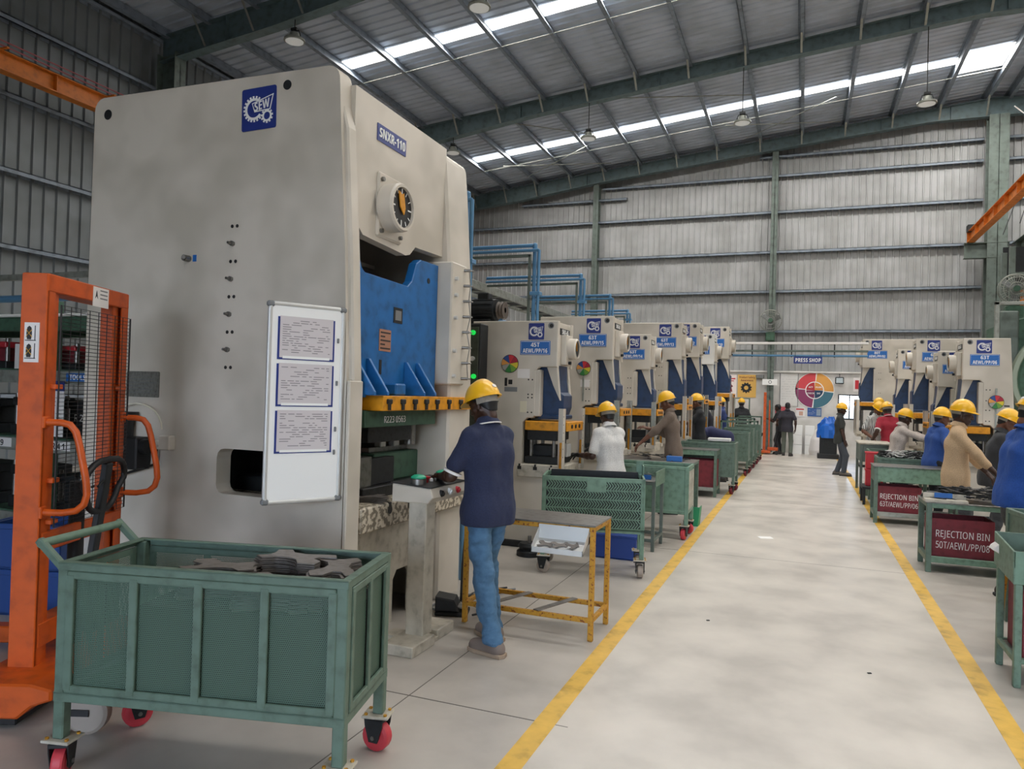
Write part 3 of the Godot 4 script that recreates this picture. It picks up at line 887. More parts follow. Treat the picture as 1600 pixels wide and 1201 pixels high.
	for q in [[-0.225, 1.15], [0.225, 1.15], [-0.225, 0.0], [0.225, 0.0]]:
		part(b, "corner_cap", mb().box(Vector3(q[0], q[1], 0), Vector3(0.045, 0.035, 0.036), 0.01), M.grey)
	for k in 3:
		var y = 0.83 - 0.275 * k
		var s = part(b, "document_sleeve", mb().lohi(Vector3(-0.182, y, 0.006), Vector3(0.172, y + 0.25, 0.009)), M.logo)
		part(s, "paper", mb().lohi(Vector3(-0.17, y + 0.012, 0.008), Vector3(0.16, y + 0.254, 0.012)), M.sheet_paper)
		part(s, "printed_text", print_lines(-0.155, y + 0.035, 0.14, y + 0.235, 0.0125, 15, 40 + k), mat("8b8689", 0.8))
		part(s, "footer_strip", mb().lohi(Vector3(-0.15, y + 0.006, 0.0085), Vector3(0.14, y + 0.021, 0.0125)), M.white)
	for q in [[0.195, 0.96], [0.194, 0.7], [0.193, 0.42], [0.19, 0.28]]:
		part(b, "magnet", mb().box(Vector3(q[0], q[1], 0.01), Vector3(0.012, 0.03, 0.012), 0.003), M.grey)
	part(b, "hinge_bracket", mb().lohi(Vector3(0.21, 0.2, -0.03), Vector3(0.25, 0.26, -0.008)).lohi(Vector3(0.21, 0.9, -0.03), Vector3(0.25, 0.96, -0.008)), M.steel)
	# control pedestal
	var c = thing("control_pedestal", "cream T-shaped two-hand control pedestal with green palm buttons before the big press", "pedestal", Vector3(-2.32, 0, -4.35))
	part(c, "post", mb().lohi(Vector3(-0.06, 0.06, -0.03), Vector3(0.07, 0.93, 0.1), 0.006), M.cream_dirty)
	part(c, "foot", mb().lohi(Vector3(-0.1, 0.0, 0.02), Vector3(0.12, 0.07, 0.32), 0.006), M.cream_dirty)
	part(c, "foot", mb().lohi(Vector3(-0.12, 0.0, -0.3), Vector3(0.1, 0.07, -0.06), 0.006), M.cream_dirty)
	part(c, "foot_plate", mb().lohi(Vector3(-0.25, 0.0, -0.08), Vector3(0.1, 0.03, 0.06), 0.004), M.cream_dirty)
	part(c, "button_box", mb().prism(polyv([-0.16, 0.93, 0.1, 0.93, 0.14, 0.97, 0.12, 1.03, -0.16, 1.05]), at_z(0.15), -0.52, 0.006), M.cream)
	part(c, "lid", mb().prism(polyv([-0.165, 1.05, 0.125, 1.03, 0.125, 1.036, -0.165, 1.056]), at_z(0.155), -0.53), M.dark)
	for z in [0.07, -0.28]:
		var pb = part(c, "palm_button", mb().lathe([Vector2(0.032, 0), Vector2(0.032, 0.035), Vector2(0.05, 0.04), Vector2(0.05, 0.05), Vector2(0.03, 0.062), Vector2(0.0, 0.066)], Transform3D(Basis(), Vector3(-0.01, 1.043, z)), 20), mat("25a37c", 0.4))
		part(pb, "collar", mb().lathe([Vector2(0.052, 0), Vector2(0.052, 0.036), Vector2(0.045, 0.036)], Transform3D(Basis(), Vector3(-0.01, 1.043, z)), 20), M.steel)
	part(c, "stop_button", mb().lathe([Vector2(0.014, 0), Vector2(0.014, 0.025), Vector2(0.026, 0.028), Vector2(0.026, 0.04), Vector2(0.0, 0.046)], Transform3D(Basis(), Vector3(-0.01, 1.043, -0.04)), 16), M.red)
	part(c, "pilot_lamp", mb().lathe([Vector2(0.013, 0), Vector2(0.013, 0.02), Vector2(0.0, 0.026)], Transform3D(Basis(), Vector3(-0.01, 1.043, -0.11)), 12), M.white)
	part(c, "pilot_lamp", mb().lathe([Vector2(0.013, 0), Vector2(0.013, 0.02), Vector2(0.0, 0.026)], Transform3D(Basis(), Vector3(-0.01, 1.043, -0.17)), 12), M.steel)
	for q in [[0.02, M.black], [-0.1, M.white], [-0.22, M.red]]:
		part(c, "selector", mb().cyl(Vector3(0.12, 0.99, q[0]), Vector3(0.145, 0.985, q[0]), 0.022, -1, 14).cyl(Vector3(0.145, 0.985, q[0]), Vector3(0.155, 0.983, q[0]), 0.014, -1, 10), q[1])
	# the die inside the press
	var ud = thing("upper_die", "dark upper die hanging under the big press's yellow plate, painted number on it", "die", Vector3(-3.05, 1.3, -4.65))
	part(ud, "shoe", mb().lohi(Vector3(-0.4, 0.1, -0.5), Vector3(0.38, 0.213, 0.5), 0.006), M.green_dark)
	part(ud, "punch_block", mb().lohi(Vector3(-0.3, -0.02, -0.35), Vector3(0.25, 0.1, 0.25), 0.006), M.iron)
	words(ud, "painted_number", "R223 0563", 0.045, M.paper, Vector3(0.382, 0.15, 0.12), Basis(Vector3.UP, PI / 2), 0.002, false)
	for z in [-0.42, 0.42]:
		part(ud, "guide_bush", mb().cyl(Vector3(0.2, 0.1, z), Vector3(0.2, -0.06, z), 0.045, -1, 14), M.steel)
	var ld = thing("lower_die", "dark green lower die block on the big press's chipped bolster", "die", Vector3(-3.05, 0.897, -4.9))
	part(ld, "shoe", mb().lohi(Vector3(-0.5, 0, -0.5), Vector3(0.3, 0.08, 0.62), 0.006), M.iron)
	part(ld, "die_block", mb().lohi(Vector3(-0.4, 0.08, -0.35), Vector3(0.18, 0.29, 0.3), 0.008), M.green_dark)
	part(ld, "stop_block", mb().lohi(Vector3(0.05, 0.08, 0.12), Vector3(0.24, 0.27, 0.5), 0.006), M.dark)
	part(ld, "steel_face", mb().lohi(Vector3(0.1, 0.08, 0.46), Vector3(0.26, 0.29, 0.6), 0.004), M.steel)
	part(ld, "stripper", mb().lohi(Vector3(-0.3, 0.29, -0.3), Vector3(0.1, 0.33, 0.25), 0.004), M.steel)
	for q in [[0.15, -0.42], [-0.42, -0.42], [-0.4, 0.5]]:
		part(ld, "guide_pillar", mb().cyl(Vector3(q[0], 0.08, q[1]), Vector3(q[0], 0.42, q[1]), 0.03, -1, 12), M.steel)
	for q in [[0.1, 0.33, -0.1], [0.1, 0.33, 0.1], [-0.1, 0.36, 0.0]]:
		part(ld, "locator", mb().box(Vector3(q[0], q[1] + 0.02, q[2]), Vector3(0.06, 0.05, 0.08), 0.008), M.bright)
	for k in 5:
		var p = solo("steel_blank", blank_shape(0.16, 0.003), M.blank, "flat grey steel blank in the small stack on the big press's bolster", "blank", Vector3(-2.74 + 0.008 * (k % 2), 0.899 + 0.0075 * k, -4.28), 0.3 + 0.12 * k, "blanks on the big press bolster")
	# the black glove bundle beyond the pedestal
	var pile = part(ld, "cable_loop", mb().tube([Vector3(0.3, 0.05, -0.3), Vector3(0.36, 0.1, -0.45), Vector3(0.3, 0.12, -0.6), Vector3(0.22, 0.08, -0.5)], 0.012, 6), M.black)

func print_lines(x0: float, y0: float, x1: float, y1: float, z: float, n: int, sd: int) -> Mb:
	var m = mb()
	var r = RandomNumberGenerator.new()
	r.seed = sd
	for k in n:
		var y = lerpf(y0, y1, (k + 0.5) / n)
		var x = x0
		while x < x1 - 0.01:
			var w = r.randf_range(0.012, 0.07)
			if r.randf() < 0.62:
				m.quad(Vector3(x, y, z), Vector3(minf(x + w, x1), y, z), Vector3(minf(x + w, x1), y + 0.0045, z), Vector3(x, y + 0.0045, z), Vector3.BACK)
			x += w + r.randf_range(0.006, 0.02)
	return m

# an X-ish stamped blank with ears and a waist
func blank_shape(s: float, th: float) -> Mb:
	var p = PackedVector2Array()
	for q in [[1.0, 0.42], [0.7, 0.55], [0.45, 0.3], [0.1, 0.22], [-0.2, 0.3], [-0.5, 0.62], [-0.95, 0.5], [-0.9, 0.2], [-0.55, 0.02], [-0.6, -0.2], [-1.0, -0.35], [-0.8, -0.6], [-0.4, -0.45], [-0.05, -0.3], [0.35, -0.32], [0.6, -0.55], [0.95, -0.4], [0.8, -0.1], [0.75, 0.15]]:
		p.append(Vector2(q[0], q[1]) * s)
	return mb().prism(p, Transform3D(Basis(Vector3.RIGHT, -PI / 2), Vector3.ZERO), th)

# ------------------------------------------------------------------ the rows of C-frame presses
# built with the front at local x = 0 facing +x, width along z; face is +1 when the seen side is +z, -1 when it is -z
func c_press(o: Dictionary) -> Node3D:
	var turn: float = 0.0 if o.face > 0 else PI
	var w: float = o.w
	var t = thing("c_frame_press", o.label, "press", Vector3(o.x, 0, o.z - w / 2), turn, "")
	var H: float = o.h
	var hb: float = o.hb
	var d: float = o.d
	var fs: float = o.face
	var k: float = H / 2.75
	var m = mb()
	var body: Material = o.get("mat", M.cream)
	# C-shaped cheek plates
	var bt: float = o.get("bt", 0.9)
	var lo: float = o.get("lo", 1.42 * k)
	var gap = 0.27 * k
	var cheek = [0.0, H, 0.0, hb] + [-gap + 0.04, hb, -gap, hb - 0.04, -gap, lo + 0.03, -gap - 0.02, lo, -0.42 * k + 0.05, lo, -0.42 * k, lo - 0.05, -0.42 * k, bt - 0.1, -0.06, bt - 0.1, -0.04, 0.1, 0.0, 0.1, 0.0, 0.0, -d - 0.06, 0.0, -d - 0.06, hb - 0.5, -d, H]
	for s in [-1, 1]:
		m = mb().prism(polyv(cheek), at_z(s * w / 2), -s * 0.07, 0.008)
		part(t, "cheek_plate", m, body)
	part(t, "head_cover", mb().lohi(Vector3(-0.06, hb + 0.02, -w / 2 + 0.06), Vector3(-0.015, H - 0.01, w / 2 - 0.06), 0.005), body)
	part(t, "top_cover", mb().lohi(Vector3(-d + 0.02, H - 0.07, -w / 2 + 0.06), Vector3(-0.04, H - 0.02, w / 2 - 0.06), 0.005), body)
	part(t, "back_cover", mb().lohi(Vector3(-d + 0.01, 0.1, -w / 2 + 0.06), Vector3(-d + 0.07, H - 0.05, w / 2 - 0.06)), body)
	part(t, "inner_web", mb().lohi(Vector3(-0.5 * k - 0.05, 0.05, -w / 2 + 0.07), Vector3(-0.47 * k - 0.04, H - 0.3, w / 2 - 0.07)), M.dark)
	part(t, "base_skid", mb().lohi(Vector3(-d - 0.08, 0.0, -w / 2 - 0.03), Vector3(0.02, 0.07, w / 2 + 0.03), 0.01), M.dark)
	# dial
	var dy = hb + (H - hb) * 0.42
	var r = 0.115 * k
	var dl = part(t, "stroke_dial", mb().lohi(Vector3(-0.02, dy - 1.75 * r, -r * 1.15), Vector3(0.05, dy + 1.45 * r, r * 1.15), 0.01), M.cream)
	var dx = Transform3D(Basis(Vector3.UP, Vector3.RIGHT, Vector3.BACK), Vector3(0.05, dy, 0))
	part(dl, "drum", mb().lathe([Vector2(r * 1.12, 0), Vector2(r * 1.12, 0.08), Vector2(r, 0.095), Vector2(r * 0.93, 0.095), Vector2(r * 0.92, 0.075)], dx, 24), M.cream)
	part(dl, "dial_face", mb().cyl(Vector3(0.05, dy, 0), Vector3(0.128, dy, 0), r * 0.93, -1, 24), M.dark)
	part(dl, "pointer", mb().bar(Vector3(0.131, dy - r * 0.2, 0), Vector3(0.131, dy + r * 0.7, r * 0.2), 0.012, 0.004), M.yellow)
	part(dl, "lock_screw", mb().cyl(Vector3(0.05, dy - 1.5 * r, 0.03), Vector3(0.08, dy - 1.5 * r, 0.03), 0.018, -1, 8), M.dark)
	var fp = part(t, "front_plate", mb().lohi(Vector3(-0.016, H - 0.16 * k, -0.17), Vector3(-0.008, H - 0.08 * k, 0.17)), M.dark)
	words(fp, "lettering", o.get("model", "SNX"), 0.05, M.white, Vector3(-0.006, H - 0.12 * k, 0), Basis(Vector3.UP, PI / 2), 0.002, true, "Droid Sans", 0.28)
	# ram with tapered guides, throat lining
	var rw = w * 0.56
	var rb = lo + 0.02
	part(t, "ram", mb().prism(polyv([-gap + 0.005, hb + 0.12, -0.02, hb + 0.12, -0.02, hb - 0.16 * k, 0.0, hb - 0.3 * k, 0.045, hb - 0.34 * k, 0.045, rb + 0.1, 0.01, rb, -gap + 0.005, rb]), at_z(-rw / 2), rw, 0.008), M.blue_deep)
	for s in [-1, 1]:
		part(t, "ram_guide", mb().prism(polyv([-0.16 * k, hb + 0.02, -0.02, hb + 0.02, 0.02, hb - 0.4 * k, -0.06, hb - 0.22 * k]), at_z(s * rw / 2 + s * 0.005), s * 0.06, 0.006), body)
		part(t, "slide_rail", mb().lohi(Vector3(-gap - 0.01, lo + 0.02, s * (rw / 2 + 0.01)), Vector3(-gap + 0.055, hb - 0.03, s * (w / 2 - 0.005)), 0.008), body)
	part(t, "ram_bell", mb().lohi(Vector3(-gap + 0.01, rb - 0.03, -rw / 2 - 0.05), Vector3(0.04, rb + 0.02, rw / 2 + 0.05), 0.01), M.blue_deep)
	part(t, "die_plate", mb().lohi(Vector3(-gap - 0.1, lo - 0.13, -w / 2 - 0.02), Vector3(0.14, lo - 0.03, w / 2 + 0.02), 0.006), M.yellow)
	for z in [-0.14, 0.0, 0.14]:
		part(t, "plate_bolt", mb().cyl(Vector3(0.13, lo - 0.08, z), Vector3(0.15, lo - 0.08, z), 0.022, -1, 8), M.black)
	# bolster
	var bo = part(t, "bolster", mb().lohi(Vector3(-0.46 * k, bt - 0.14, -w / 2 - 0.05), Vector3(0.1, bt, w / 2 + 0.05), 0.01), M.cream_dirty)
	for x in [-0.38, -0.2, -0.02]:
		part(bo, "slot", mb().lohi(Vector3(x - 0.022, bt - 0.06, fs * (w / 2 + 0.04)), Vector3(x + 0.022, bt - 0.025, fs * (w / 2 + 0.053))).lohi(Vector3(x - 0.01, bt - 0.03, fs * (w / 2 + 0.04)), Vector3(x + 0.01, bt + 0.001, fs * (w / 2 + 0.053))), M.black)
	# die set on the bolster: part of what the press carries, seen as dark blocks
	var ds = part(t, "die_set", mb().lohi(Vector3(-0.36, bt, -w / 2 + 0.05), Vector3(0.02, bt + 0.08, w / 2 - 0.05), 0.006).lohi(Vector3(-0.3, bt + 0.08, -0.13), Vector3(-0.04, bt + 0.2, 0.13), 0.006).lohi(Vector3(-0.34, lo - 0.24, -w / 2 + 0.06), Vector3(0.0, lo - 0.13, w / 2 - 0.06), 0.006), M.dark)
	for q in [[-0.3, 0.19], [-0.04, 0.19], [-0.3, -0.19], [-0.04, -0.19]]:
		part(ds, "guide_pillar", mb().cyl(Vector3(q[0], bt + 0.08, q[1] * w / 0.55), Vector3(q[0], lo - 0.2, q[1] * w / 0.55), 0.02, -1, 8), M.steel)
	part(ds, "feed_block", mb().lohi(Vector3(0.0, bt + 0.08, -0.06), Vector3(0.08, bt + 0.22, 0.08), 0.006), M.bright)
	# guard posts with light curtains
	for s in [-1, 1]:
		var gp = part(t, "guard_post", mb().lohi(Vector3(0.12, bt - 0.02, s * (w / 2 + 0.09) - 0.045), Vector3(0.128, bt + 0.68 * k, s * (w / 2 + 0.09) + 0.045)).lohi(Vector3(0.05, bt - 0.02, s * (w / 2 + 0.09) - 0.045), Vector3(0.128, bt + 0.68 * k, s * (w / 2 + 0.09) - 0.037)), body if o.get("posts", 0) == 0 else M.galv)
		part(gp, "light_curtain", mb().lohi(Vector3(0.085, bt - 0.02, s * (w / 2 + 0.09) - 0.02), Vector3(0.115, bt + 0.28 * k, s * (w / 2 + 0.09) + 0.02), 0.004), M.yellow)
		part(gp, "bracket", mb().lohi(Vector3(-0.02, bt - 0.08, s * (w / 2 + 0.09) - 0.045), Vector3(0.128, bt - 0.02, s * (w / 2 + 0.04) + 0.045), 0.004), body)
		for j in 6:
			part(gp, "hole", mb().cyl(Vector3(0.127, bt + 0.1 + j * 0.085, s * (w / 2 + 0.09) + 0.028), Vector3(0.1295, bt + 0.1 + j * 0.085, s * (w / 2 + 0.09) + 0.028), 0.007, -1, 6), M.black)
	# seen side: logo, sign, wheel, holes, small plates
	var zs = fs * (w / 2)
	var bs = Basis() if fs > 0 else Basis(Vector3.UP, PI)
	var f = func(x: float, y: float, dz := 0.0) -> Vector3: return Vector3(x, y, zs + fs * dz)
	logo(t, "logo_plate", 0.2 * k, Transform3D(bs, f.call(-0.275 * k, H - 0.13 * k, 0.001)), M.logo)
	var sw: float = 0.385 * k
	var sy: float = H - 0.33 * k
	var sx: float = -0.285 * k + o.get("sx", 0.0)
	var sg = part(t, "number_plate", mb().prism(rect(-sw / 2, -0.085 * k, sw / 2, 0.085 * k, 0.006), Transform3D(), 0.005), M.sign)
	sg.transform = Transform3D(bs, f.call(sx, sy, 0.001))
	part(sg, "plate_rim", mb().tube([Vector3(-sw / 2 + 0.01, -0.076 * k, 0.005), Vector3(sw / 2 - 0.01, -0.076 * k, 0.005), Vector3(sw / 2 - 0.01, 0.076 * k, 0.005), Vector3(-sw / 2 + 0.01, 0.076 * k, 0.005)], 0.0025, 4, true), M.paper)
	words(sg, "lettering", o.t1, 0.05 * k, M.white, Vector3(0, 0.036 * k, 0.006), Basis(), 0.002)
	words(sg, "lettering", o.t2, 0.05 * k, M.white, Vector3(0, -0.036 * k, 0.006), Basis(), 0.002, true, "Droid Sans", sw * 0.82)
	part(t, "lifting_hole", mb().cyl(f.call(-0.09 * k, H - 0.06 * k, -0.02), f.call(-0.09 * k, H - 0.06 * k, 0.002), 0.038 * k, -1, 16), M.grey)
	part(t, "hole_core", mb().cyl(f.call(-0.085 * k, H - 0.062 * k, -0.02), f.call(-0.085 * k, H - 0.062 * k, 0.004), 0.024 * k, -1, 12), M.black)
	for j in 4:
		for dxx in [0.0, 0.045]:
			if o.get("dots", 1):
				part(t, "bolt_hole", mb().cyl(f.call(-0.36 * k + dxx, [hb - 0.14, hb - 0.3, lo + 0.22, lo + 0.06][j], -0.01), f.call(-0.36 * k + dxx, [hb - 0.14, hb - 0.3, lo + 0.22, lo + 0.06][j], 0.002), 0.009, -1, 8), M.black)
	if o.has("wheel"):
		colour_wheel(t, f.call(o.wheel[0], o.wheel[1], 0.008), bs, 0.1, o.get("stick", 0))
	for q in o.get("plates", []):
		part(t, q[4], mb().lohi(f.call(q[0], q[1], -0.002), f.call(q[2], q[3], 0.004)), q[5])
	return t

func colour_wheel(t: Node3D, c: Vector3, bs: Basis, r: float, stick: int):
	var cols = ["c8313c", "a02038", "d8c23a", "6a9a3c", "2f7a3c", "9a9a94", "d8964a", "2a4a8c"]
	var wl = part(t, "colour_wheel", mb().prism(rect(-r, -r, r, r, r * 0.999, 7), Transform3D(), 0.006), M.dark)
	wl.transform = Transform3D(bs, c)
	for k in 8:
		var a0 = deg_to_rad(100 - 45 * k)
		var a1 = deg_to_rad(100 - 45 * (k + 1) + 3)
		part(wl, "sector", mb().prism(PackedVector2Array([Vector2.ZERO, Vector2(cos(a0), sin(a0)) * r * 0.95, Vector2(cos((a0 + a1) / 2), sin((a0 + a1) / 2)) * r * 0.97, Vector2(cos(a1), sin(a1)) * r * 0.95]), at_z(0.006), 0.003), mat(cols[k], 0.5))
	if stick:
		part(wl, "stick", mb().lohi(Vector3(-0.012, -r - 0.35, -0.004), Vector3(0.012, -r * 0.9 if stick == 1 else r + 0.1, 0.004)), M.galv)

func press_rows():
	var tagp = func(x0, y0, x1, y1, n, m): return [x0, y0, x1, y1, n, m]
	c_press({"x": -2.45, "z": -7.5, "w": 0.56, "h": 2.455, "hb": 1.955, "d": 1.0, "face": 1, "lo": 1.40, "bt": 0.905, "t1": "45T", "t2": "AEWL/PP/16", "model": "SNX-45", "wheel": [-0.54, 1.985],
		"label": "cream press numbered 16, nearest of the left row behind the navy-shirted worker",
		"plates": [tagp.call(-0.45, 1.83, -0.31, 1.93, "printed_label", M.paper), tagp.call(-0.6, 1.68, -0.45, 1.73, "data_plate", M.grey), tagp.call(-0.6, 1.74, -0.57, 1.83, "knob", M.black), tagp.call(-0.555, 1.76, -0.51, 1.81, "knob", M.black), tagp.call(-0.41, 1.46, -0.335, 1.58, "notice", mat("d9d2ba", 0.6)), tagp.call(-0.86, 1.42, -0.74, 1.6, "printed_label", mat("a5a39e", 0.6)), tagp.call(-0.71, 1.12, -0.6, 1.3, "panel_frame", M.galv)]})
	c_press({"x": -2.4, "z": -9.75, "w": 0.6, "h": 2.75, "hb": 2.155, "d": 1.05, "face": 1, "lo": 1.53, "bt": 0.93, "t1": "63T", "t2": "AEWL/PP/15", "model": "SNX-63", "wheel": [-0.4, 2.035], "stick": 1, "posts": 1,
		"label": "cream press numbered 15, second of the left row, with colour wheel on a stick",
		"plates": [tagp.call(-0.44, 1.78, -0.31, 1.88, "printed_label", M.paper), tagp.call(-0.72, 1.66, -0.6, 1.72, "data_plate", M.grey), tagp.call(-0.7, 1.74, -0.66, 1.8, "knob", M.black)]})
	c_press({"x": -2.29, "z": -11.8, "w": 0.52, "h": 2.68, "hb": 2.11, "d": 1.0, "face": 1, "lo": 1.5, "bt": 0.93, "t1": "63T", "t2": "AEWL/PP/14", "model": "SNX-63", "posts": 1,
		"label": "cream press numbered 14, third of the left row and lower than those beside it",
		"plates": [tagp.call(-0.62, 1.72, -0.42, 1.84, "printed_label", M.paper)]})
	c_press({"x": -2.1, "z": -13.8, "w": 0.6, "h": 3.07, "hb": 2.38, "d": 1.1, "face": 1, "bt": 0.95, "t1": "63T", "t2": "AEWL/PP/13", "model": "SNX-63",
		"label": "tall cream press fourth in the left row, behind press 14"})
	c_press({"x": -2.05, "z": -15.9, "w": 0.6, "h": 3.28, "hb": 2.55, "d": 1.1, "face": 1, "bt": 0.95, "t1": "63T", "t2": "AEWL/PP/12", "model": "SNX-63", "sx": 0.05,
		"label": "tall grey-cream press fifth in the left row, its logo half hidden", "posts": 1})
	c_press({"x": -1.95, "z": -17.8, "w": 0.55, "h": 3.21, "hb": 2.49, "d": 1.0, "face": 1, "bt": 0.95, "t1": "63T", "t2": "AEWL/PP/11", "model": "SNX-63", "mat": mat("dddcd8", 0.4, 0, 1, 0.45, "soft"),
		"label": "whiter, lower press sixth in the left row"})
	c_press({"x": -1.85, "z": -20.3, "w": 0.6, "h": 3.62, "hb": 2.76, "d": 1.2, "face": 1, "bt": 0.95, "t1": "80T", "t2": "AEWL/PP/10", "model": "SNX-80",
		"label": "tall press farthest down the left row, before the orange poster"})
	c_press({"x": 2.2, "z": -12.6, "w": 0.6, "h": 2.68, "hb": 2.06, "d": 0.6, "face": -1, "lo": 1.4, "bt": 0.92, "t1": "63T", "t2": "AEWL/PP/06", "model": "SNX-63", "wheel": [-0.43, 1.745], "stick": 2,
		"label": "cream press numbered 06, nearest of the right row, colour wheel by its throat", "plates": [tagp.call(-0.6, 1.68, -0.53, 1.7, "data_plate", M.black)]})
	c_press({"x": 2.2, "z": -14.75, "w": 0.55, "h": 2.63, "hb": 2.0, "d": 0.7, "face": -1, "lo": 1.4, "bt": 0.92, "t1": "63T", "t2": "AEWL/PP/05", "model": "SNX-63", "sx": 0.02,
		"label": "low cream press second in the right row, half behind press 06"})
	c_press({"x": 2.08, "z": -16.5, "w": 0.6, "h": 2.99, "hb": 2.31, "d": 0.9, "face": -1, "bt": 0.95, "t1": "63T", "t2": "AEWL/PP/04", "model": "SNX-63",
		"label": "tall cream press third in the right row, above the pale patterned shirt"})
	c_press({"x": 1.98, "z": -18.6, "w": 0.55, "h": 2.92, "hb": 2.25, "d": 0.8, "face": -1, "bt": 0.95, "t1": "63T", "t2": "AEWL/PP/03", "model": "SNX-63",
		"label": "low cream press fourth in the right row, above the red shirt"})
	c_press({"x": 1.45, "z": -21.5, "w": 0.7, "h": 3.38, "hb": 2.63, "d": 1.3, "face": -1, "bt": 0.95, "t1": "80T", "t2": "AEWL/PP/02", "model": "SNX-80",
		"label": "large press farthest down the right row, beside the bright window"})

func services():
	# blue conduit risers from the press heads to the cable tray
	var risers = [[-2.8, 2.43, -5.95, 3.43, -4.4], [-2.82, 2.44, -7.8, 3.34, -4.4], [-2.92, 2.74, -10.0, 3.36, -4.4], [-3.0, 2.67, -12.0, 3.35, -4.35], [-3.15, 3.05, -14.0, 3.33, -4.3]]
	var names = ["beside the big press", "above the small press nearest the big one", "above the press whose colour wheel stands on a stick", "above the low third press", "farthest of the left row's risers"]
	for k in 5:
		var r: Array = risers[k]
		var t = thing("conduit_riser", "paired blue conduit with an elbow, " + names[k], "pipe", Vector3(r[0], r[1] - 0.05, r[2]), 0.0, "")
		var h: float = r[3] - r[1] + 0.05
		for s in [[0.0, 0.0, 0.022], [0.06, 0.03, 0.018]]:
			part(t, "conduit", mb().cyl(Vector3(s[0] - 0.03, 0 if k else -2.4, s[1]), Vector3(s[0] - 0.03, h - s[0], s[1]), s[2], -1, 10).cyl(Vector3(s[0] - 0.03, h - s[0], s[1]), Vector3(r[4] - r[0], h - s[0], s[1]), s[2], -1, 10), M.pipe)
		part(t, "bracket", mb().lohi(Vector3(-0.06, h * 0.4, -0.03), Vector3(0.06, h * 0.4 + 0.04, 0.06), 0.004), M.pipe)
		part(t, "elbow", mb().dome(Vector3(-0.03, h, 0), Vector3(0.03, 0.03, 0.03), 8, 4).cyl(Vector3(-0.03, h - 0.06, 0), Vector3(-0.03, h, 0), 0.028, -1, 10), M.pipe)
		part(t, "backing_strip", mb().lohi(Vector3(r[4] - r[0], h - 0.13, -0.02), Vector3(-0.08, h - 0.1, 0.02)).lohi(Vector3(-0.1, 0.0 if k else -2.4, -0.02), Vector3(-0.075, h - 0.1, 0.02)), M.steel_green)
	# long cable tray with posts
	var ct = thing("cable_tray", "long grey cable tray running above the left press row", "cable tray", Vector3(-4.6, 0, -14.0))
	for x in [-0.2, 0.2]:
		part(ct, "side_rail", mb().lohi(Vector3(x - 0.012, 3.15, -10.0), Vector3(x + 0.012, 3.27, 7.8), 0.004), M.galv)
	for k in 29:
		part(ct, "rung", mb().lohi(Vector3(-0.2, 3.16, -9.8 + k * 0.6), Vector3(0.2, 3.18, -9.76 + k * 0.6)), M.galv)
	for z in [-9.5, -6.0, -2.5, 1.0, 4.5, 7.5]:
		part(ct, "post", mb().lohi(Vector3(-0.03, 0, z - 0.03), Vector3(0.03, 3.15, z + 0.03), 0.004), M.steel_green)
	for s in [-0.12, -0.03, 0.08]:
		part(ct, "cable", mb().cyl(Vector3(s, 3.2, -9.9), Vector3(s + 0.02, 3.2, 7.7), 0.022, -1, 6), M.dark)
	var bp = thing("air_pipe", "blue compressed-air pipe running beneath the cable tray", "pipe", Vector3(-5.1, 0, -14.0))
	part(bp, "pipe", mb().cyl(Vector3(0, 2.95, -10.0), Vector3(0, 2.95, 8.8), 0.05, -1, 12), M.pipe)
	for z in [-8.0, -4.5, -1.0, 2.5, 6.0]:
		part(bp, "hanger", mb().lohi(Vector3(-0.02, 2.9, z - 0.02), Vector3(0.35, 2.94, z + 0.02)), M.pipe)
		part(bp, "valve", mb().cyl(Vector3(0, 2.95, z + 0.5), Vector3(0, 3.12, z + 0.5), 0.025, -1, 8).cyl(Vector3(0, 3.12, z + 0.5), Vector3(0, 3.14, z + 0.5), 0.06, -1, 10), M.pipe)
	# motor on the press head next to the big press
	var mo = thing("electric_motor", "dark finned electric motor with pulley on top of press 16", "motor", Vector3(-3.3, 2.44, -7.8))
	m_motor(mo)
	# control cabinet in the gap behind the big press
	var cab = thing("control_cabinet", "dark control cabinet with green lamps between the big press and press 16", "cabinet", Vector3(-3.42, 0, -7.2))
	part(cab, "body", mb().lohi(Vector3(-0.3, 0.05, -0.2), Vector3(0.2, 2.4, 0.0), 0.01), M.dark)
	part(cab, "door", mb().lohi(Vector3(-0.28, 0.1, 0.0), Vector3(0.18, 2.36, 0.012), 0.004), mat("3b4238", 0.5, 0, 1, 2.0))
	for q in [[2.3, 0.12, 0], [1.83, 0.14, 0], [2.26, 0.06, 1], [2.02, 0.12, 1], [1.9, 0.05, 2], [1.72, 0.12, 2], [1.66, 0.05, 1], [2.1, 0.07, 3]]:
		part(cab, ["green_lamp", "switch", "red_knob", "meter"][q[2]], mb().cyl(Vector3(q[1], q[0], 0.012), Vector3(q[1], q[0], 0.04), 0.026, -1, 10), [M.ledg, M.bright, M.red, M.grey][q[2]])
	# cross tray near the back with the hanging sign
	var cr = thing("cross_cable_tray", "white cable tray and blue pipe crossing high over the far aisle", "cable tray", Vector3(-0.2, 0, -21.0))
	part(cr, "top_rail", mb().lohi(Vector3(-1.75, 3.2, -0.05), Vector3(1.75, 3.26, 0.05), 0.006), M.paper)
	part(cr, "lower_rail", mb().lohi(Vector3(-1.75, 3.0, -0.05), Vector3(1.75, 3.05, 0.05), 0.006), M.steel_green)
	part(cr, "pipe", mb().cyl(Vector3(-1.75, 2.9, 0), Vector3(1.75, 2.9, 0), 0.03, -1, 8), M.pipe)
	for x in [-1.1, -0.1, 0.95]:
		part(cr, "hanger", mb().lohi(Vector3(x - 0.015, 2.86, -0.02), Vector3(x + 0.015, 3.26, 0.02)), M.dark)
	var ps = thing("hanging_sign", "blue PRESS SHOP sign hanging under the far cross tray", "sign", Vector3(0.12, 2.69, -20.95))
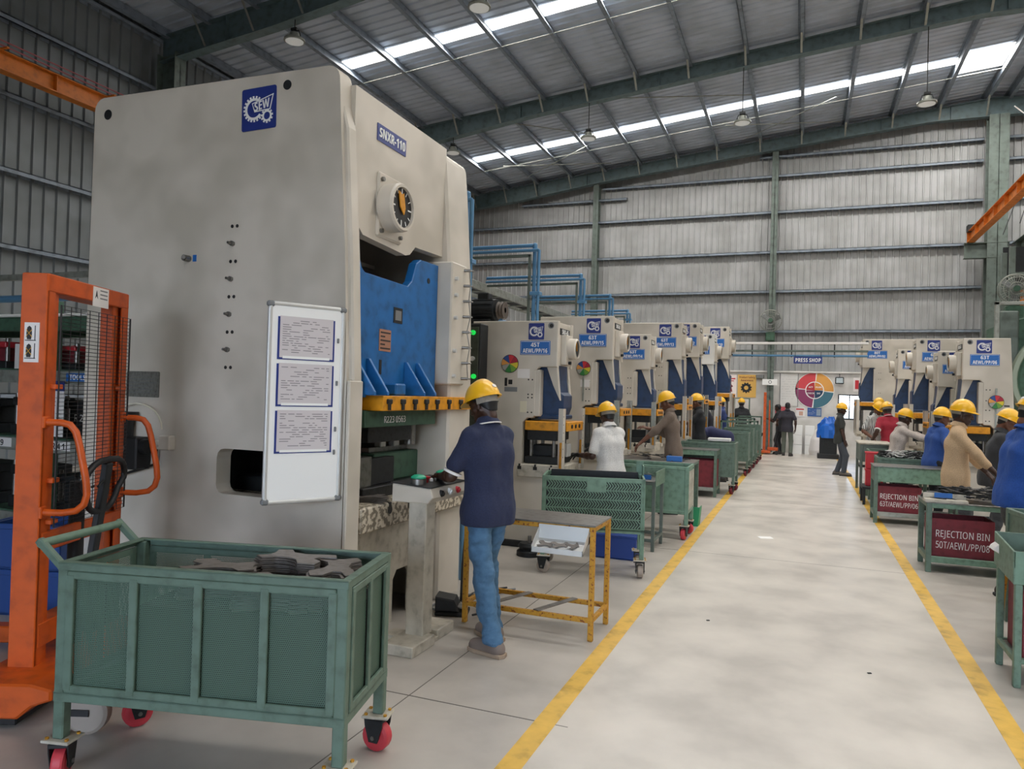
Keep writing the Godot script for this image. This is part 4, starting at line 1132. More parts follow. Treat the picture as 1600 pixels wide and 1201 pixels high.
	part(ps, "board", mb().lohi(Vector3(-0.36, 0, -0.012), Vector3(0.34, 0.18, 0.012), 0.004), M.logo)
	words(ps, "lettering", "PRESS SHOP", 0.1, M.white, Vector3(-0.01, 0.09, 0.014), Basis(), 0.002, true, "Droid Sans", 0.62)
	part(ps, "hanger", mb().lohi(Vector3(-0.33, 0.18, -0.006), Vector3(-0.32, 0.31, 0.006)).lohi(Vector3(0.3, 0.18, -0.006), Vector3(0.31, 0.31, 0.006)), M.dark)
	# high-bay lamps on stems from the rafters
	var hb = [[-9.5, -11.8], [-5.5, -11.8], [-9.45, -18.8], [-5.45, -18.8], [-1.53, -18.8], [2.47, -18.8]]
	var wh = ["high-bay lamp on a stem above the big press, leftmost", "high-bay lamp at the top edge of the picture", "high-bay lamp just above the far column of the big press", "high-bay lamp against the far bright roof strip", "high-bay lamp left of the crossed brace rods", "high-bay lamp before the far rafter, rightmost"]
	for k in 6:
		var x: float = hb[k][0]
		var l = thing("high_bay_lamp", wh[k], "lamp", Vector3(x, 8.5, hb[k][1]), 0.0, "")
		part(l, "housing", mb().lathe([Vector2(0.0, 0.16), Vector2(0.09, 0.16), Vector2(0.1, 0.08), Vector2(0.2, 0.04), Vector2(0.21, 0.0), Vector2(0.18, -0.01)], Transform3D(), 20), M.galv)
		part(l, "lens", mb().cyl(Vector3(0, 0.01, 0), Vector3(0, -0.015, 0), 0.175, -1, 20), M.lens)
		part(l, "driver_box", mb().lohi(Vector3(-0.07, 0.2, -0.05), Vector3(0.07, 0.26, 0.05), 0.01), M.dark)
		part(l, "bracket", mb().tube([Vector3(-0.15, 0.05, 0), Vector3(-0.1, 0.2, 0), Vector3(0.1, 0.2, 0), Vector3(0.15, 0.05, 0)], 0.01, 6), M.dark)
		part(l, "stem", mb().cyl(Vector3(0, 0.26, 0), Vector3(0, rafter_bottom(x) - 8.5, 0), 0.011, -1, 6), M.dark)
		var sp = SpotLight3D.new()
		sp.name = "lamp_light"
		sp.position = Vector3(0, -0.04, 0)
		sp.rotation.x = -PI / 2
		sp.spot_angle = 65
		sp.spot_range = 40
		sp.spot_attenuation = 2
		sp.light_size = 0.17
		sp.light_energy = 0.6
		sp.shadow_enabled = true
		l.add_child(sp)
	# crane runways
	var cl = thing("crane_runway_beam", "orange crane runway beam with conductor rail along the left wall", "crane beam", Vector3(-12.35, 6.7, -8.0))
	crane_beam(cl, -17.5, 16.0)
	for z in [-3.85, 3.15, 10.15, -10.85]:
		part(cl, "bracket", mb().lohi(Vector3(-0.4, -0.25, z - 0.1), Vector3(0.1, 0.0, z + 0.1), 0.01), M.steel_green)
	for s in [[0.16, 0.36], [0.2, 0.42]]:
		part(cl, "conductor_rail", mb().cyl(Vector3(s[0], s[1], -17.0), Vector3(s[0], s[1], 15.5), 0.012, -1, 6), mat("a5545c", 0.5))
	for k in 16:
		part(cl, "rail_arm", mb().lohi(Vector3(0.0, 0.32, -16.0 + k * 2.0), Vector3(0.24, 0.345, -15.96 + k * 2.0)), M.crane)
	var cr2 = thing("crane_runway_beam", "orange crane runway beam coming forward from the big right column", "crane beam", Vector3(4.55, 6.56, -16.0))
	crane_beam(cr2, -9.4, 20.0)
	part(cr2, "end_stop", mb().lohi(Vector3(-0.12, 0.3, -9.3), Vector3(0.08, 0.5, -9.05), 0.01), M.dark)
	for z in [-9.4, -2.85, 4.15, 11.15]:
		part(cr2, "bracket", mb().lohi(Vector3(-0.15, -0.46, z - 0.12), Vector3(1.0, -0.44, z + 0.12)).lohi(Vector3(-0.15, -0.02, z - 0.12), Vector3(1.0, 0.0, z + 0.12)).lohi(Vector3(-0.15, -0.44, z - 0.01), Vector3(1.0, -0.02, z + 0.01)), M.steel_green)
	var cg = thing("crane_girder", "grey-green crane girder behind the big right column", "crane beam", Vector3(5.75, 6.05, -16.0))
	part(cg, "girder", mb().lohi(Vector3(-0.15, 0, -9.3), Vector3(0.15, 0.02, 20)).lohi(Vector3(-0.01, 0.02, -9.3), Vector3(0.01, 0.43, 20)).lohi(Vector3(-0.15, 0.43, -9.3), Vector3(0.15, 0.45, 20)), M.steel_green)
	for k in 14:
		part(cg, "stiffener", mb().lohi(Vector3(-0.13, 0.02, -9.0 + k * 2.0), Vector3(0.13, 0.43, -8.99 + k * 2.0)), M.steel_green)
	var lp = thing("rope_sling", "pair of slack white and dark ropes hanging from the right roof column", "rope", Vector3(5.3, 9.9, -25.0))
	for s in [[0.0, 0.5], [0.35, 0.3]]:
		var pts: Array = []
		for k in 9:
			pts.append(Vector3(0.2 + s[0] + 2.2 * k / 8.0, s[1] - 0.9 * sin(PI * 0.8 * k / 8.0), 0.1))
		part(lp, "rope", mb().tube(pts, 0.018, 6), M.paper)
	part(lp, "chain", mb().cyl(Vector3(0.9, -0.3, 0.1), Vector3(-0.1, -3.3, 0.5), 0.012, -1, 6), M.dark)
	part(lp, "chain", mb().cyl(Vector3(1.1, -0.3, 0.1), Vector3(0.3, -3.0, 0.5), 0.012, -1, 6), M.dark)

func m_motor(t: Node3D):
	part(t, "body", mb().cyl(Vector3(-0.3, 0.17, 0), Vector3(0.0, 0.17, 0), 0.13, -1, 18), M.dark)
	for k in 12:
		var a = TAU * k / 12
		part(t, "fin", mb().box(Vector3(-0.15, 0.17 + sin(a) * 0.135, cos(a) * 0.135), Vector3(0.26, 0.02, 0.006), 0.0, Basis(Vector3.RIGHT, -a)), M.dark)
	part(t, "terminal_box", mb().lohi(Vector3(-0.22, 0.29, -0.06), Vector3(-0.08, 0.37, 0.06), 0.01), M.dark)
	part(t, "feet", mb().lohi(Vector3(-0.28, 0.0, -0.13), Vector3(-0.03, 0.06, 0.13), 0.008), M.dark)
	part(t, "pulley", mb().lathe([Vector2(0.03, 0), Vector2(0.1, 0), Vector2(0.085, 0.02), Vector2(0.1, 0.04), Vector2(0.085, 0.06), Vector2(0.1, 0.08), Vector2(0.03, 0.08)], Transform3D(Basis(Vector3.UP, Vector3.RIGHT, Vector3.BACK), Vector3(0.03, 0.17, 0)), 18), mat("5a5048", 0.6))

func crane_beam(t: Node3D, z0: float, z1: float):
	part(t, "beam", mb().lohi(Vector3(-0.1, 0, z0), Vector3(0.1, 0.015, z1)).lohi(Vector3(-0.006, 0.015, z0), Vector3(0.006, 0.305, z1)).lohi(Vector3(-0.1, 0.305, z0), Vector3(0.1, 0.32, z1)), M.crane)
	var z = z0 + 0.05
	while z < z1:
		part(t, "stiffener", mb().lohi(Vector3(-0.09, 0.015, z), Vector3(0.09, 0.305, z + 0.012)), M.crane)
		z += 1.1
	part(t, "rail", mb().lohi(Vector3(-0.025, 0.32, z0), Vector3(0.025, 0.365, z1)), M.dark)

# ------------------------------------------------------------------ carts, racks and tools
func caster(p: Node, at: Vector3, turn: float, r: float, plate_y: float, wheel: Material, swivel_gap := 0.0):
	# plate with bolts, fork and wheel; the wheel rolls along local x turned by turn
	var bs = Basis(Vector3.UP, turn)
	var c = part(p, "caster", mb().box(at + Vector3(0, plate_y - 0.006, 0), Vector3(0.125, 0.012, 0.105), 0.003), M.cream_dirty)
	var m = mb()
	for s in [-1, 1]:
		m.add(mb().prism(polyv([-0.05, plate_y - 0.012, 0.05, plate_y - 0.012, 0.045, plate_y - 0.05, 0.022, r - 0.022, -0.022, r - 0.022, -0.045, plate_y - 0.05]), at_z(s * 0.034), s * 0.005), Transform3D(bs, at))
	m.add(mb().lohi(Vector3(-0.05, plate_y - 0.03, -0.039), Vector3(0.05, plate_y - 0.012, 0.039), 0.004), Transform3D(bs, at))
	part(c, "fork", m, M.dark)
	m = mb()
	m.add(mb().lathe([Vector2(0.0, -0.026), Vector2(r * 0.75, -0.026), Vector2(r * 0.96, -0.022), Vector2(r, -0.014), Vector2(r, 0.014), Vector2(r * 0.96, 0.022), Vector2(r * 0.75, 0.026), Vector2(0.0, 0.026)], Transform3D(Basis(Vector3.RIGHT, PI / 2), Vector3(0, r, 0)), 20), Transform3D(bs, at))
	part(c, "wheel", m, wheel)
	m = mb()
	m.add(mb().cyl(Vector3(0, r, -0.045), Vector3(0, r, 0.045), 0.01, -1, 8), Transform3D(bs, at))
	m.add(mb().cyl(Vector3(0, r, -0.0285), Vector3(0, r, 0.0285), r * 0.4, -1, 14), Transform3D(bs, at))
	part(c, "axle", m, M.steel)
	for q in [[-0.045, -0.035], [0.045, -0.035], [-0.045, 0.035], [0.045, 0.035]]:
		part(c, "bolt", mb().cyl(at + Vector3(q[0], plate_y, q[1]), at + Vector3(q[0], plate_y + 0.008, q[1]), 0.008, -1, 6), M.rusty)

func trolley():
	var t = thing("parts_trolley", "large green perforated-sheet trolley on red casters, full of steel blanks, nearest the camera", "trolley", Vector3(-2.31, 0, -2.58), 0.2356)
	var L = 0.63
	var W = 0.275
	var g: Material = M.green
	for x in [-1, 1]:
		for z in [-1, 1]:
			part(t, "corner_post", mb().lohi(Vector3(x * (L - 0.001), 0.17, z * (W - 0.001)), Vector3(x * (L - 0.05), 0.89, z * (W - 0.05)), 0.005), g)
			caster(t, Vector3(x * (L - 0.03), 0, z * (W - 0.03)), [0.9, 1.9, -0.25, 1.2][(x + 1) + (z + 1) / 2], 0.068, 0.17, M.wheel)
	for y in [[0.865, 0.9, "top_rail"], [0.325, 0.365, "bottom_rail"]]:
		for z in [-1, 1]:
			part(t, y[2], mb().lohi(Vector3(-L, y[0], z * W), Vector3(L, y[1], z * (W - 0.008)), 0.003).lohi(Vector3(-L, y[1] - 0.008, z * W), Vector3(L, y[1], z * (W - 0.035)), 0.002), g)
		for x in [-1, 1]:
			part(t, y[2], mb().lohi(Vector3(x * (L + 0.001), y[0] + 0.002, -W + 0.003), Vector3(x * (L - 0.008), y[1] - 0.002, W - 0.003), 0.002).lohi(Vector3(x * (L + 0.001), y[1] - 0.009, -W + 0.036), Vector3(x * (L - 0.035), y[1] - 0.0005, W - 0.036), 0.001), g)
	# inner frame bars and perforated sheets, long sides then ends
	for z in [-1, 1]:
		for y in [0.381, 0.849]:
			part(t, "panel_bar", mb().lohi(Vector3(-L + 0.05, y - 0.015, z * (W + 0.003)), Vector3(L - 0.05, y + 0.015, z * (W - 0.012)), 0.003), g)
		for k in 5:
			var x = lerpf(-L + 0.062, L - 0.062, k / 4.0)
			part(t, "panel_bar", mb().lohi(Vector3(x - 0.018, 0.375, z * (W + 0.005)), Vector3(x + 0.018, 0.85, z * (W - 0.01)), 0.003), g)
			if k < 4:
				var x1 = lerpf(-L + 0.062, L - 0.062, (k + 1) / 4.0)
				part(t, "perforated_sheet", mb().lohi(Vector3(x + 0.015, 0.39, z * (W - 0.016)), Vector3(x1 - 0.015, 0.84, z * (W - 0.0175))), M.perf)
	for x in [-1, 1]:
		for y in [0.381, 0.849]:
			part(t, "panel_bar", mb().lohi(Vector3(x * (L + 0.003), y - 0.015, -W + 0.05), Vector3(x * (L - 0.012), y + 0.015, W - 0.05), 0.003), g)
		for z in [-0.21, 0.0, 0.21]:
			part(t, "panel_bar", mb().lohi(Vector3(x * (L + 0.005), 0.375, z - 0.015), Vector3(x * (L - 0.01), 0.85, z + 0.015), 0.003), g)
		for z in [-0.105, 0.105]:
			part(t, "perforated_sheet", mb().lohi(Vector3(x * (L - 0.016), 0.39, z - 0.095), Vector3(x * (L - 0.0175), 0.84, z + 0.095)), M.perf)
	part(t, "floor_sheet", mb().lohi(Vector3(-L + 0.01, 0.345, -W + 0.01), Vector3(L - 0.01, 0.36, W - 0.01)), M.green_dark)
	part(t, "liner", mb().lohi(Vector3(-0.28, 0.36, -W + 0.04), Vector3(L - 0.04, 0.735, W - 0.04)), M.dark)
	var h = part(t, "push_handle", mb().cyl(Vector3(-L - 0.1, 0.965, -W + 0.03), Vector3(-L - 0.1, 0.965, W - 0.02), 0.019, -1, 12), M.green_worn)
	for z in [-W + 0.03, W - 0.03]:
		part(h, "arm", mb().bar(Vector3(-L + 0.01, 0.865, z), Vector3(-L - 0.115, 0.98, z), 0.03, 0.03, 0.004), g)
	# the stamped blanks, stacked in five leaning heaps
	var blank = blank_shape(0.17, 0.006).mesh()
	var heaps = [[-0.05, 0.02, 0.12, 16], [0.27, -0.1, 2.92, 19], [0.26, 0.13, 0.1, 14], [0.48, 0.0, 1.75, 18]]
	var where = ["left heap in the green trolley", "tallest middle heap in the green trolley", "front heap in the green trolley", "right-hand heap in the green trolley"]
	for s in heaps.size():
		var q: Array = heaps[s]
		for k in q[3]:
			var lp = Vector3(q[0] + 0.0015 * k * cos(q[2]) + rng.randf_range(-0.006, 0.006), 0.737 + 0.0085 * k, q[1] + rng.randf_range(-0.006, 0.006))
			var b = solo("steel_blank", blank, M.blank, "dark stamped steel blank in the " + where[s], "blank", t.transform * lp, t.rotation.y + q[2] + rng.randf_range(-0.05, 0.05), "blanks: " + where[s])
			if k == q[3] - 1:
				b.set_meta("label", "topmost stamped steel blank of the " + where[s])
				b.remove_meta("group")

func stacker():
	var t = thing("hand_stacker", "orange hand pallet stacker with twin masts and mesh guard beside the big press", "stacker", Vector3(-3.70, 0, -2.95), 0.39)
	var g: Material = M.orange
	for s in [-1, 1]:
		var z: float = 0.38 * s
		part(t, "mast", mb().lohi(Vector3(-0.13, 0.06, z - 0.012 + 0.012 * s), Vector3(0.0, 2.19, z + 0.012 + 0.012 * s), 0.004).lohi(Vector3(-0.012, 0.06, z - 0.05 * s), Vector3(0.0, 2.19, z + 0.02 * s), 0.003).lohi(Vector3(-0.13, 0.06, z - 0.05 * s), Vector3(-0.12, 2.19, z + 0.02 * s), 0.003), g)
		part(t, "inner_mast", mb().lohi(Vector3(-0.11, 0.2, z - 0.075 * s), Vector3(-0.02, 2.12, z - 0.055 * s), 0.004).lohi(Vector3(-0.035, 0.2, z - 0.11 * s), Vector3(-0.02, 2.12, z - 0.06 * s), 0.003), g)
		var hp: Array = []
		for q in [[0.0, 1.44], [0.08, 1.44], [0.125, 1.43], [0.155, 1.395], [0.175, 1.33], [0.215, 1.15], [0.222, 1.08], [0.208, 1.03], [0.17, 0.997], [0.1, 0.985], [0.0, 0.985]]:
			hp.append(Vector3(q[0], q[1], z))
		var hd = part(t, "grab_handle", mb().tube(hp, 0.0175, 10), g)
		part(hd, "weld_foot", mb().lohi(Vector3(-0.005, 1.41, z - 0.025), Vector3(0.012, 1.47, z + 0.025), 0.004), g)
		part(hd, "weld_foot", mb().lohi(Vector3(-0.005, 0.955, z - 0.025), Vector3(0.012, 1.015, z + 0.025), 0.004), g)
		for y in [1.62, 1.14, 0.93]:
			part(t, "guard_lug", mb().lohi(Vector3(-0.005, y - 0.012, z - 0.09 * s), Vector3(0.03, y + 0.012, z - 0.03 * s), 0.003), g)
		part(t, "straddle_leg", mb().lohi(Vector3(-1.05, 0.04, z * 1.25 - 0.05), Vector3(-0.1, 0.14, z * 1.25 + 0.05), 0.008), g)
		part(t, "leg_wheel", mb().cyl(Vector3(-0.95, 0.04, z * 1.25 - 0.03), Vector3(-0.95, 0.04, z * 1.25 + 0.03), 0.04, -1, 14), M.black)
	part(t, "top_beam", mb().lohi(Vector3(-0.13, 2.1, -0.4), Vector3(0.004, 2.192, 0.4), 0.006), g)
	part(t, "cross_beam", mb().lohi(Vector3(-0.02, 0.78, -0.38), Vector3(0.006, 0.88, 0.38), 0.004), g)
	part(t, "foot_beam", mb().lohi(Vector3(-0.1, 0.3, -0.38), Vector3(0.004, 0.42, 0.38), 0.004), g)
	var st = part(t, "maker_sticker", mb().lohi(Vector3(0.003, 2.075, -0.16), Vector3(0.0065, 2.185, 0.0)), M.paper)
	part(st, "arrow_mark", mb().prism(polyv([-0.02, 2.12, -0.033, 2.165, -0.046, 2.12, -0.033, 2.135]), at_x(0.006), 0.002), M.black)
	for k in 3:
		part(st, "print_line", mb().lohi(Vector3(0.006, 2.165 - 0.022 * k, -0.145), Vector3(0.0075, 2.172 - 0.022 * k, -0.07)), M.grey)
	# pictogram on the near mast
	var pc = part(t, "pictogram_sticker", mb().lohi(Vector3(-0.105, 1.74, 0.403), Vector3(-0.03, 1.94, 0.4075)), M.paper)
	for y in [1.885, 1.795]:
		part(pc, "figure", mb().prism(polyv([-0.09, y + 0.03, -0.08, y + 0.038, -0.07, y + 0.03, -0.066, y, -0.07, y - 0.03, -0.09, y - 0.03, -0.094, y]), at_z(0.407), 0.0015), M.black)
		part(pc, "cross_mark", mb().bar(Vector3(-0.095, y + 0.02, 0.4088), Vector3(-0.065, y - 0.018, 0.4088), 0.006, 0.001).bar(Vector3(-0.065, y + 0.02, 0.4088), Vector3(-0.095, y - 0.018, 0.4088), 0.006, 0.001), M.helmet)
		part(pc, "height_bar", mb().lohi(Vector3(-0.053, y - 0.035, 0.407), Vector3(-0.049, y + 0.04, 0.4085)).lohi(Vector3(-0.1, y - 0.037, 0.407), Vector3(-0.046, y - 0.033, 0.4085)), M.black)
	# wire guard between the masts
	var m = mb()
	for k in 9:
		var z = lerpf(-0.37, 0.33, k / 8.0)
		m.cyl(Vector3(0.03, 0.9, z), Vector3(0.03, 2.04, z), 0.0022 if k % 8 else 0.005, -1, 5, false)
	for k in 56:
		var y = 0.9 + k * 0.0207
		m.cyl(Vector3(0.032, y, -0.37), Vector3(0.032, y, 0.33), 0.0016, -1, 4, false)
	part(t, "wire_guard", m, M.black)
	# mast chain, pump, tiller
	part(t, "lift_chain", mb().lohi(Vector3(-0.07, 0.3, 0.24), Vector3(-0.06, 2.1, 0.252)), M.iron)
	part(t, "hydraulic_ram", mb().cyl(Vector3(-0.03, 0.15, 0.02), Vector3(-0.03, 1.1, 0.02), 0.04, -1, 14), M.black)
	part(t, "pump_body", mb().lohi(Vector3(-0.02, 0.3, -0.12), Vector3(0.16, 0.62, 0.12), 0.02), M.black)
	part(t, "tiller", mb().bar(Vector3(0.1, 0.5, 0.14), Vector3(0.2, 1.22, 0.15), 0.035, 0.06, 0.006, Vector3.BACK), M.dark)
	var lp: Array = []
	for k in 20:
		var a = TAU * k / 20
		var zz = sin(a)
		var yy = cos(a)
		lp.append(Vector3(0.185 + 0.02 * yy, 1.12 + (0.12 if yy > 0 else 0.16) * yy, 0.15 + 0.2 * signf(zz) * pow(absf(zz), 0.7) * (1.0 if yy > -0.3 else 0.8)))
	var lo = part(t, "tiller_loop", mb().tube(lp, 0.017, 8, true), M.black)
	part(lo, "lower_lever", mb().bar(Vector3(0.19, 1.13, 0.17), Vector3(0.2, 1.1, 0.24), 0.012, 0.012, 0.003), M.dark)
	part(t, "base_cover", mb().prism(polyv([-0.2, 0.05, 0.06, 0.05, 0.13, 0.11, 0.22, 0.14, 0.22, 0.19, 0.12, 0.215, -0.2, 0.215]), at_z(0.62), -1.1, 0.01), g)
	part(t, "rubber_strip", mb().lohi(Vector3(-0.18, 0.015, -0.46), Vector3(0.05, 0.05, 0.6), 0.005), M.black)
	var wl = part(t, "drive_wheel", mb().lathe([Vector2(0.0, -0.03), Vector2(0.085, -0.03), Vector2(0.1, -0.022), Vector2(0.1, 0.022), Vector2(0.085, 0.03), Vector2(0.0, 0.03)], Transform3D(Basis(Vector3.RIGHT, PI / 2), Vector3(0.4, 0.1, 0.62)), 24), M.tread)
	part(wl, "wheel_fork", mb().lohi(Vector3(0.28, 0.09, 0.575), Vector3(0.42, 0.12, 0.58)).lohi(Vector3(0.28, 0.09, 0.655), Vector3(0.42, 0.12, 0.66)).lohi(Vector3(0.28, 0.09, 0.575), Vector3(0.3, 0.12, 0.66)), M.black)

func rack():
	var t = thing("storage_rack", "long green and grey storage rack of dies behind the orange stacker", "rack", Vector3(-7.4, 0, -5.6))
	for x in [-2.4, -1.0, 0.4, 1.6]:
		for z in [-0.4, 0.4]:
			part(t, "upright", mb().lohi(Vector3(x - 0.04, 0, z - 0.04), Vector3(x + 0.04, 2.45, z + 0.04), 0.005), M.green_dark)
	for y in [0.24, 1.0, 1.69, 2.22]:
		for z in [-0.4, 0.4]:
			part(t, "beam", mb().lohi(Vector3(-2.4, y - 0.07, z - 0.025), Vector3(1.6, y + 0.06, z + 0.045), 0.005), M.galv if y < 2 else M.green_dark)
		part(t, "shelf", mb().lohi(Vector3(-2.4, y + 0.05, -0.4), Vector3(1.6, y + 0.075, 0.42)), M.green_dark)
	for q in [[-0.95, "R 3 8"], [-0.3, "29"], [0.55, "R 4 1"], [1.2, "30"]]:
		var lb = part(t, "shelf_label", mb().lohi(Vector3(q[0] - 0.16, 0.96, 0.444), Vector3(q[0] + 0.16, 1.05, 0.449)), M.paper)
		words(lb, "lettering", q[1], 0.06, M.black, Vector3(q[0], 1.0, 0.45), Basis(), 0.001)
	var bl = part(t, "shelf_label", mb().lohi(Vector3(0.62, 1.65, 0.444), Vector3(0.95, 1.73, 0.449)), M.sign)
	words(bl, "lettering", "TOOLS", 0.05, M.white, Vector3(0.78, 1.69, 0.45), Basis(), 0.001)
	solo("cover_sheet", mb().lohi(Vector3(-2.3, 0, -0.4), Vector3(1.3, 0.03, 0.45), 0.01), M.paper, "white sheet lying along the top of the die rack", "sheet", Vector3(-7.4, 2.295, -5.6))
	# tools standing on the shelves
	var n = 0
	for s in [[1.765, 0.34, 7], [1.075, 0.5, 5], [0.315, 0.5, 5]]:
		for k in s[2]:
			var x: float = -9.4 + (k + 0.5) * 3.7 / s[2]
			var w = rng.randf_range(0.3, 0.42) if s[2] == 7 else rng.randf_range(0.45, 0.6)
			var h: float = s[1] * rng.randf_range(0.75, 1.0)
			var row: String = {1.765: "top", 1.075: "middle", 0.315: "lowest"}[s[0]]
			var at = Vector3(x, s[0], -5.5)
			if s[2] == 7 and k % 2 == 1:
				var bx = thing("carton", ["plain white carton at the left end of the rack's top shelf", "plain white carton in the middle of the rack's top shelf", "plain white carton near the right end of the rack's top shelf"][k / 2], "box", at)
				part(bx, "body", mb().lohi(Vector3(-w / 2, 0, -0.15), Vector3(w / 2, h, 0.2), 0.006), M.paper)
				part(bx, "flap", mb().lohi(Vector3(-w / 2, h, -0.15), Vector3(w / 2, h + 0.006, 0.02)), M.white)
				continue
			var d = thing("press_die", "dark die with %s on the rack's %s shelf, %s" % ["red clamps" if s[2] == 7 else "guide pillars", row, ["leftmost", "second from left", "third from left", "fourth from left", "rightmost", "sixth from left", "seventh from left"][k]], "die", at)
			var c: Material = M.maroon if s[2] == 7 else M.dark
			part(d, "lower_shoe", mb().lohi(Vector3(-w / 2, 0, -0.2), Vector3(w / 2, h * 0.25, 0.2), 0.008), M.dark)
			part(d, "die_block", mb().lohi(Vector3(-w * 0.35, h * 0.25, -0.15), Vector3(w * 0.35, h * 0.7, 0.15), 0.008), c)
			part(d, "upper_shoe", mb().lohi(Vector3(-w * 0.45, h * 0.7, -0.2), Vector3(w * 0.45, h * 0.9, 0.2), 0.008), M.dark if s[2] != 7 else M.red)
			for q in [[-0.4, 0.16], [0.4, 0.16]]:
				part(d, "guide_pillar", mb().cyl(Vector3(w * q[0], h * 0.2, q[1]), Vector3(w * q[0], h * 1.0, q[1]), 0.022, -1, 10), M.steel)
			if s[2] == 5 and row == "middle":
				words(d, "painted_number", ["R 36", "R 37", "R 38", "R 29", "R 40"][k], 0.07, M.paper, Vector3(0, h * 0.48, 0.152), Basis(), 0.001, false)
			n += 1
	var sg = thing("notice_board", "small printed notice sheet hung on the die rack behind the mesh guard", "notice", Vector3(-6.9, 1.1, -5.12))
	part(sg, "sheet", mb().lohi(Vector3(-0.15, 0, 0), Vector3(0.15, 0.45, 0.006)), M.paper)
	part(sg, "heading", mb().lohi(Vector3(-0.15, 0.45, 0), Vector3(0.15, 0.55, 0.007)), M.logo)
	part(sg, "printed_text", print_lines(-0.13, 0.05, 0.13, 0.4, 0.008, 9, 77), M.black)
	# wire coil and blue crates on the floor before the rack
	var wc = thing("wire_coil", "tangled black wire coil standing behind the stacker's guard", "coil", Vector3(-5.35, 0.55, -4.55))
	for k in 14:
		var pts: Array = []
		for j in 22:
			var a = TAU * j / 22
			pts.append(Vector3(cos(a) * (0.34 - 0.004 * k), 0.38 + sin(a) * (0.34 - 0.006 * k), -0.1 + k * 0.015 + 0.02 * sin(a * 2 + k)))
		part(wc, "winding", mb().tube(pts, 0.007, 5, true), M.iron)
	part(wc, "stand", mb().lohi(Vector3(-0.3, -0.55, -0.15), Vector3(-0.24, 0.3, 0.15), 0.005).lohi(Vector3(0.24, -0.55, -0.15), Vector3(0.3, 0.3, 0.15), 0.005).lohi(Vector3(-0.3, 0.0, -0.15), Vector3(0.3, 0.05, 0.15), 0.005), M.black)
	for k in 2:
		var bc = thing("blue_crate", ["blue plastic crate on the floor behind the stacker, lower one", "blue plastic crate behind the stacker, stacked on another"][k], "crate", Vector3(-5.1 - 0.02 * k, 0.32 * k, -3.75), 0.3)
		var m = mb()
		for q in [[-0.28, -0.19, 0.28, -0.175], [-0.28, 0.175, 0.28, 0.19], [-0.28, -0.19, -0.265, 0.19], [0.265, -0.19, 0.28, 0.19]]:
			m.lohi(Vector3(q[0], 0, q[1]), Vector3(q[2], 0.31, q[3]), 0.004)
		m.lohi(Vector3(-0.28, 0, -0.19), Vector3(0.28, 0.015, 0.19))
		part(bc, "body", m, M.crate)
		part(bc, "rim", mb().lohi(Vector3(-0.295, 0.28, 0.185), Vector3(0.295, 0.318, 0.2), 0.004).lohi(Vector3(-0.295, 0.28, -0.2), Vector3(0.295, 0.318, -0.185), 0.004).lohi(Vector3(-0.295, 0.28, -0.2), Vector3(-0.28, 0.318, 0.2), 0.004).lohi(Vector3(0.28, 0.28, -0.2), Vector3(0.295, 0.318, 0.2), 0.004), M.crate)
	var pp = thing("wall_pipe", "blue pipe on posts running behind the die rack", "pipe", Vector3(-8.0, 0, -6.2))
	part(pp, "pipe", mb().cyl(Vector3(-5.0, 2.65, 0), Vector3(3.0, 2.65, 0), 0.045, -1, 10), M.pipe)
	for x in [-4.5, -1.5, 1.3]:
		part(pp, "post", mb().lohi(Vector3(x - 0.03, 0, -0.03), Vector3(x + 0.03, 2.95, 0.03), 0.004), M.steel_green)
	part(pp, "top_rail", mb().lohi(Vector3(-4.6, 2.88, -0.03), Vector3(1.4, 2.95, 0.03)), M.galv)

func angle_table(t: Node3D, x0: float, x1: float, z0: float, z1: float, h: float, leg: float, mt: Material, shelf_y: float, top: Material):
	for x in [x0, x1 - leg]:
		for z in [z0, z1 - leg]:
			part(t, "leg", mb().lohi(Vector3(x, 0, z), Vector3(x + leg, h - 0.01, z + leg), 0.003), mt)
	for y in ([h - 0.045, shelf_y] if shelf_y > 0 else [h - 0.045]):
		for z in [z0 + 0.002, z1 - 0.028]:
			part(t, "rail", mb().lohi(Vector3(x0 + 0.004, y, z), Vector3(x1 - 0.004, y + 0.034, z + 0.026), 0.003), mt)
		for x in [x0 + 0.002, x1 - 0.028]:
			part(t, "rail", mb().lohi(Vector3(x, y, z0 + 0.005), Vector3(x + 0.026, y + 0.033, z1 - 0.005), 0.003), mt)
	part(t, "top", mb().lohi(Vector3(x0 - 0.005, h - 0.012, z0 - 0.005), Vector3(x1 + 0.005, h, z1 + 0.005), 0.003), top)

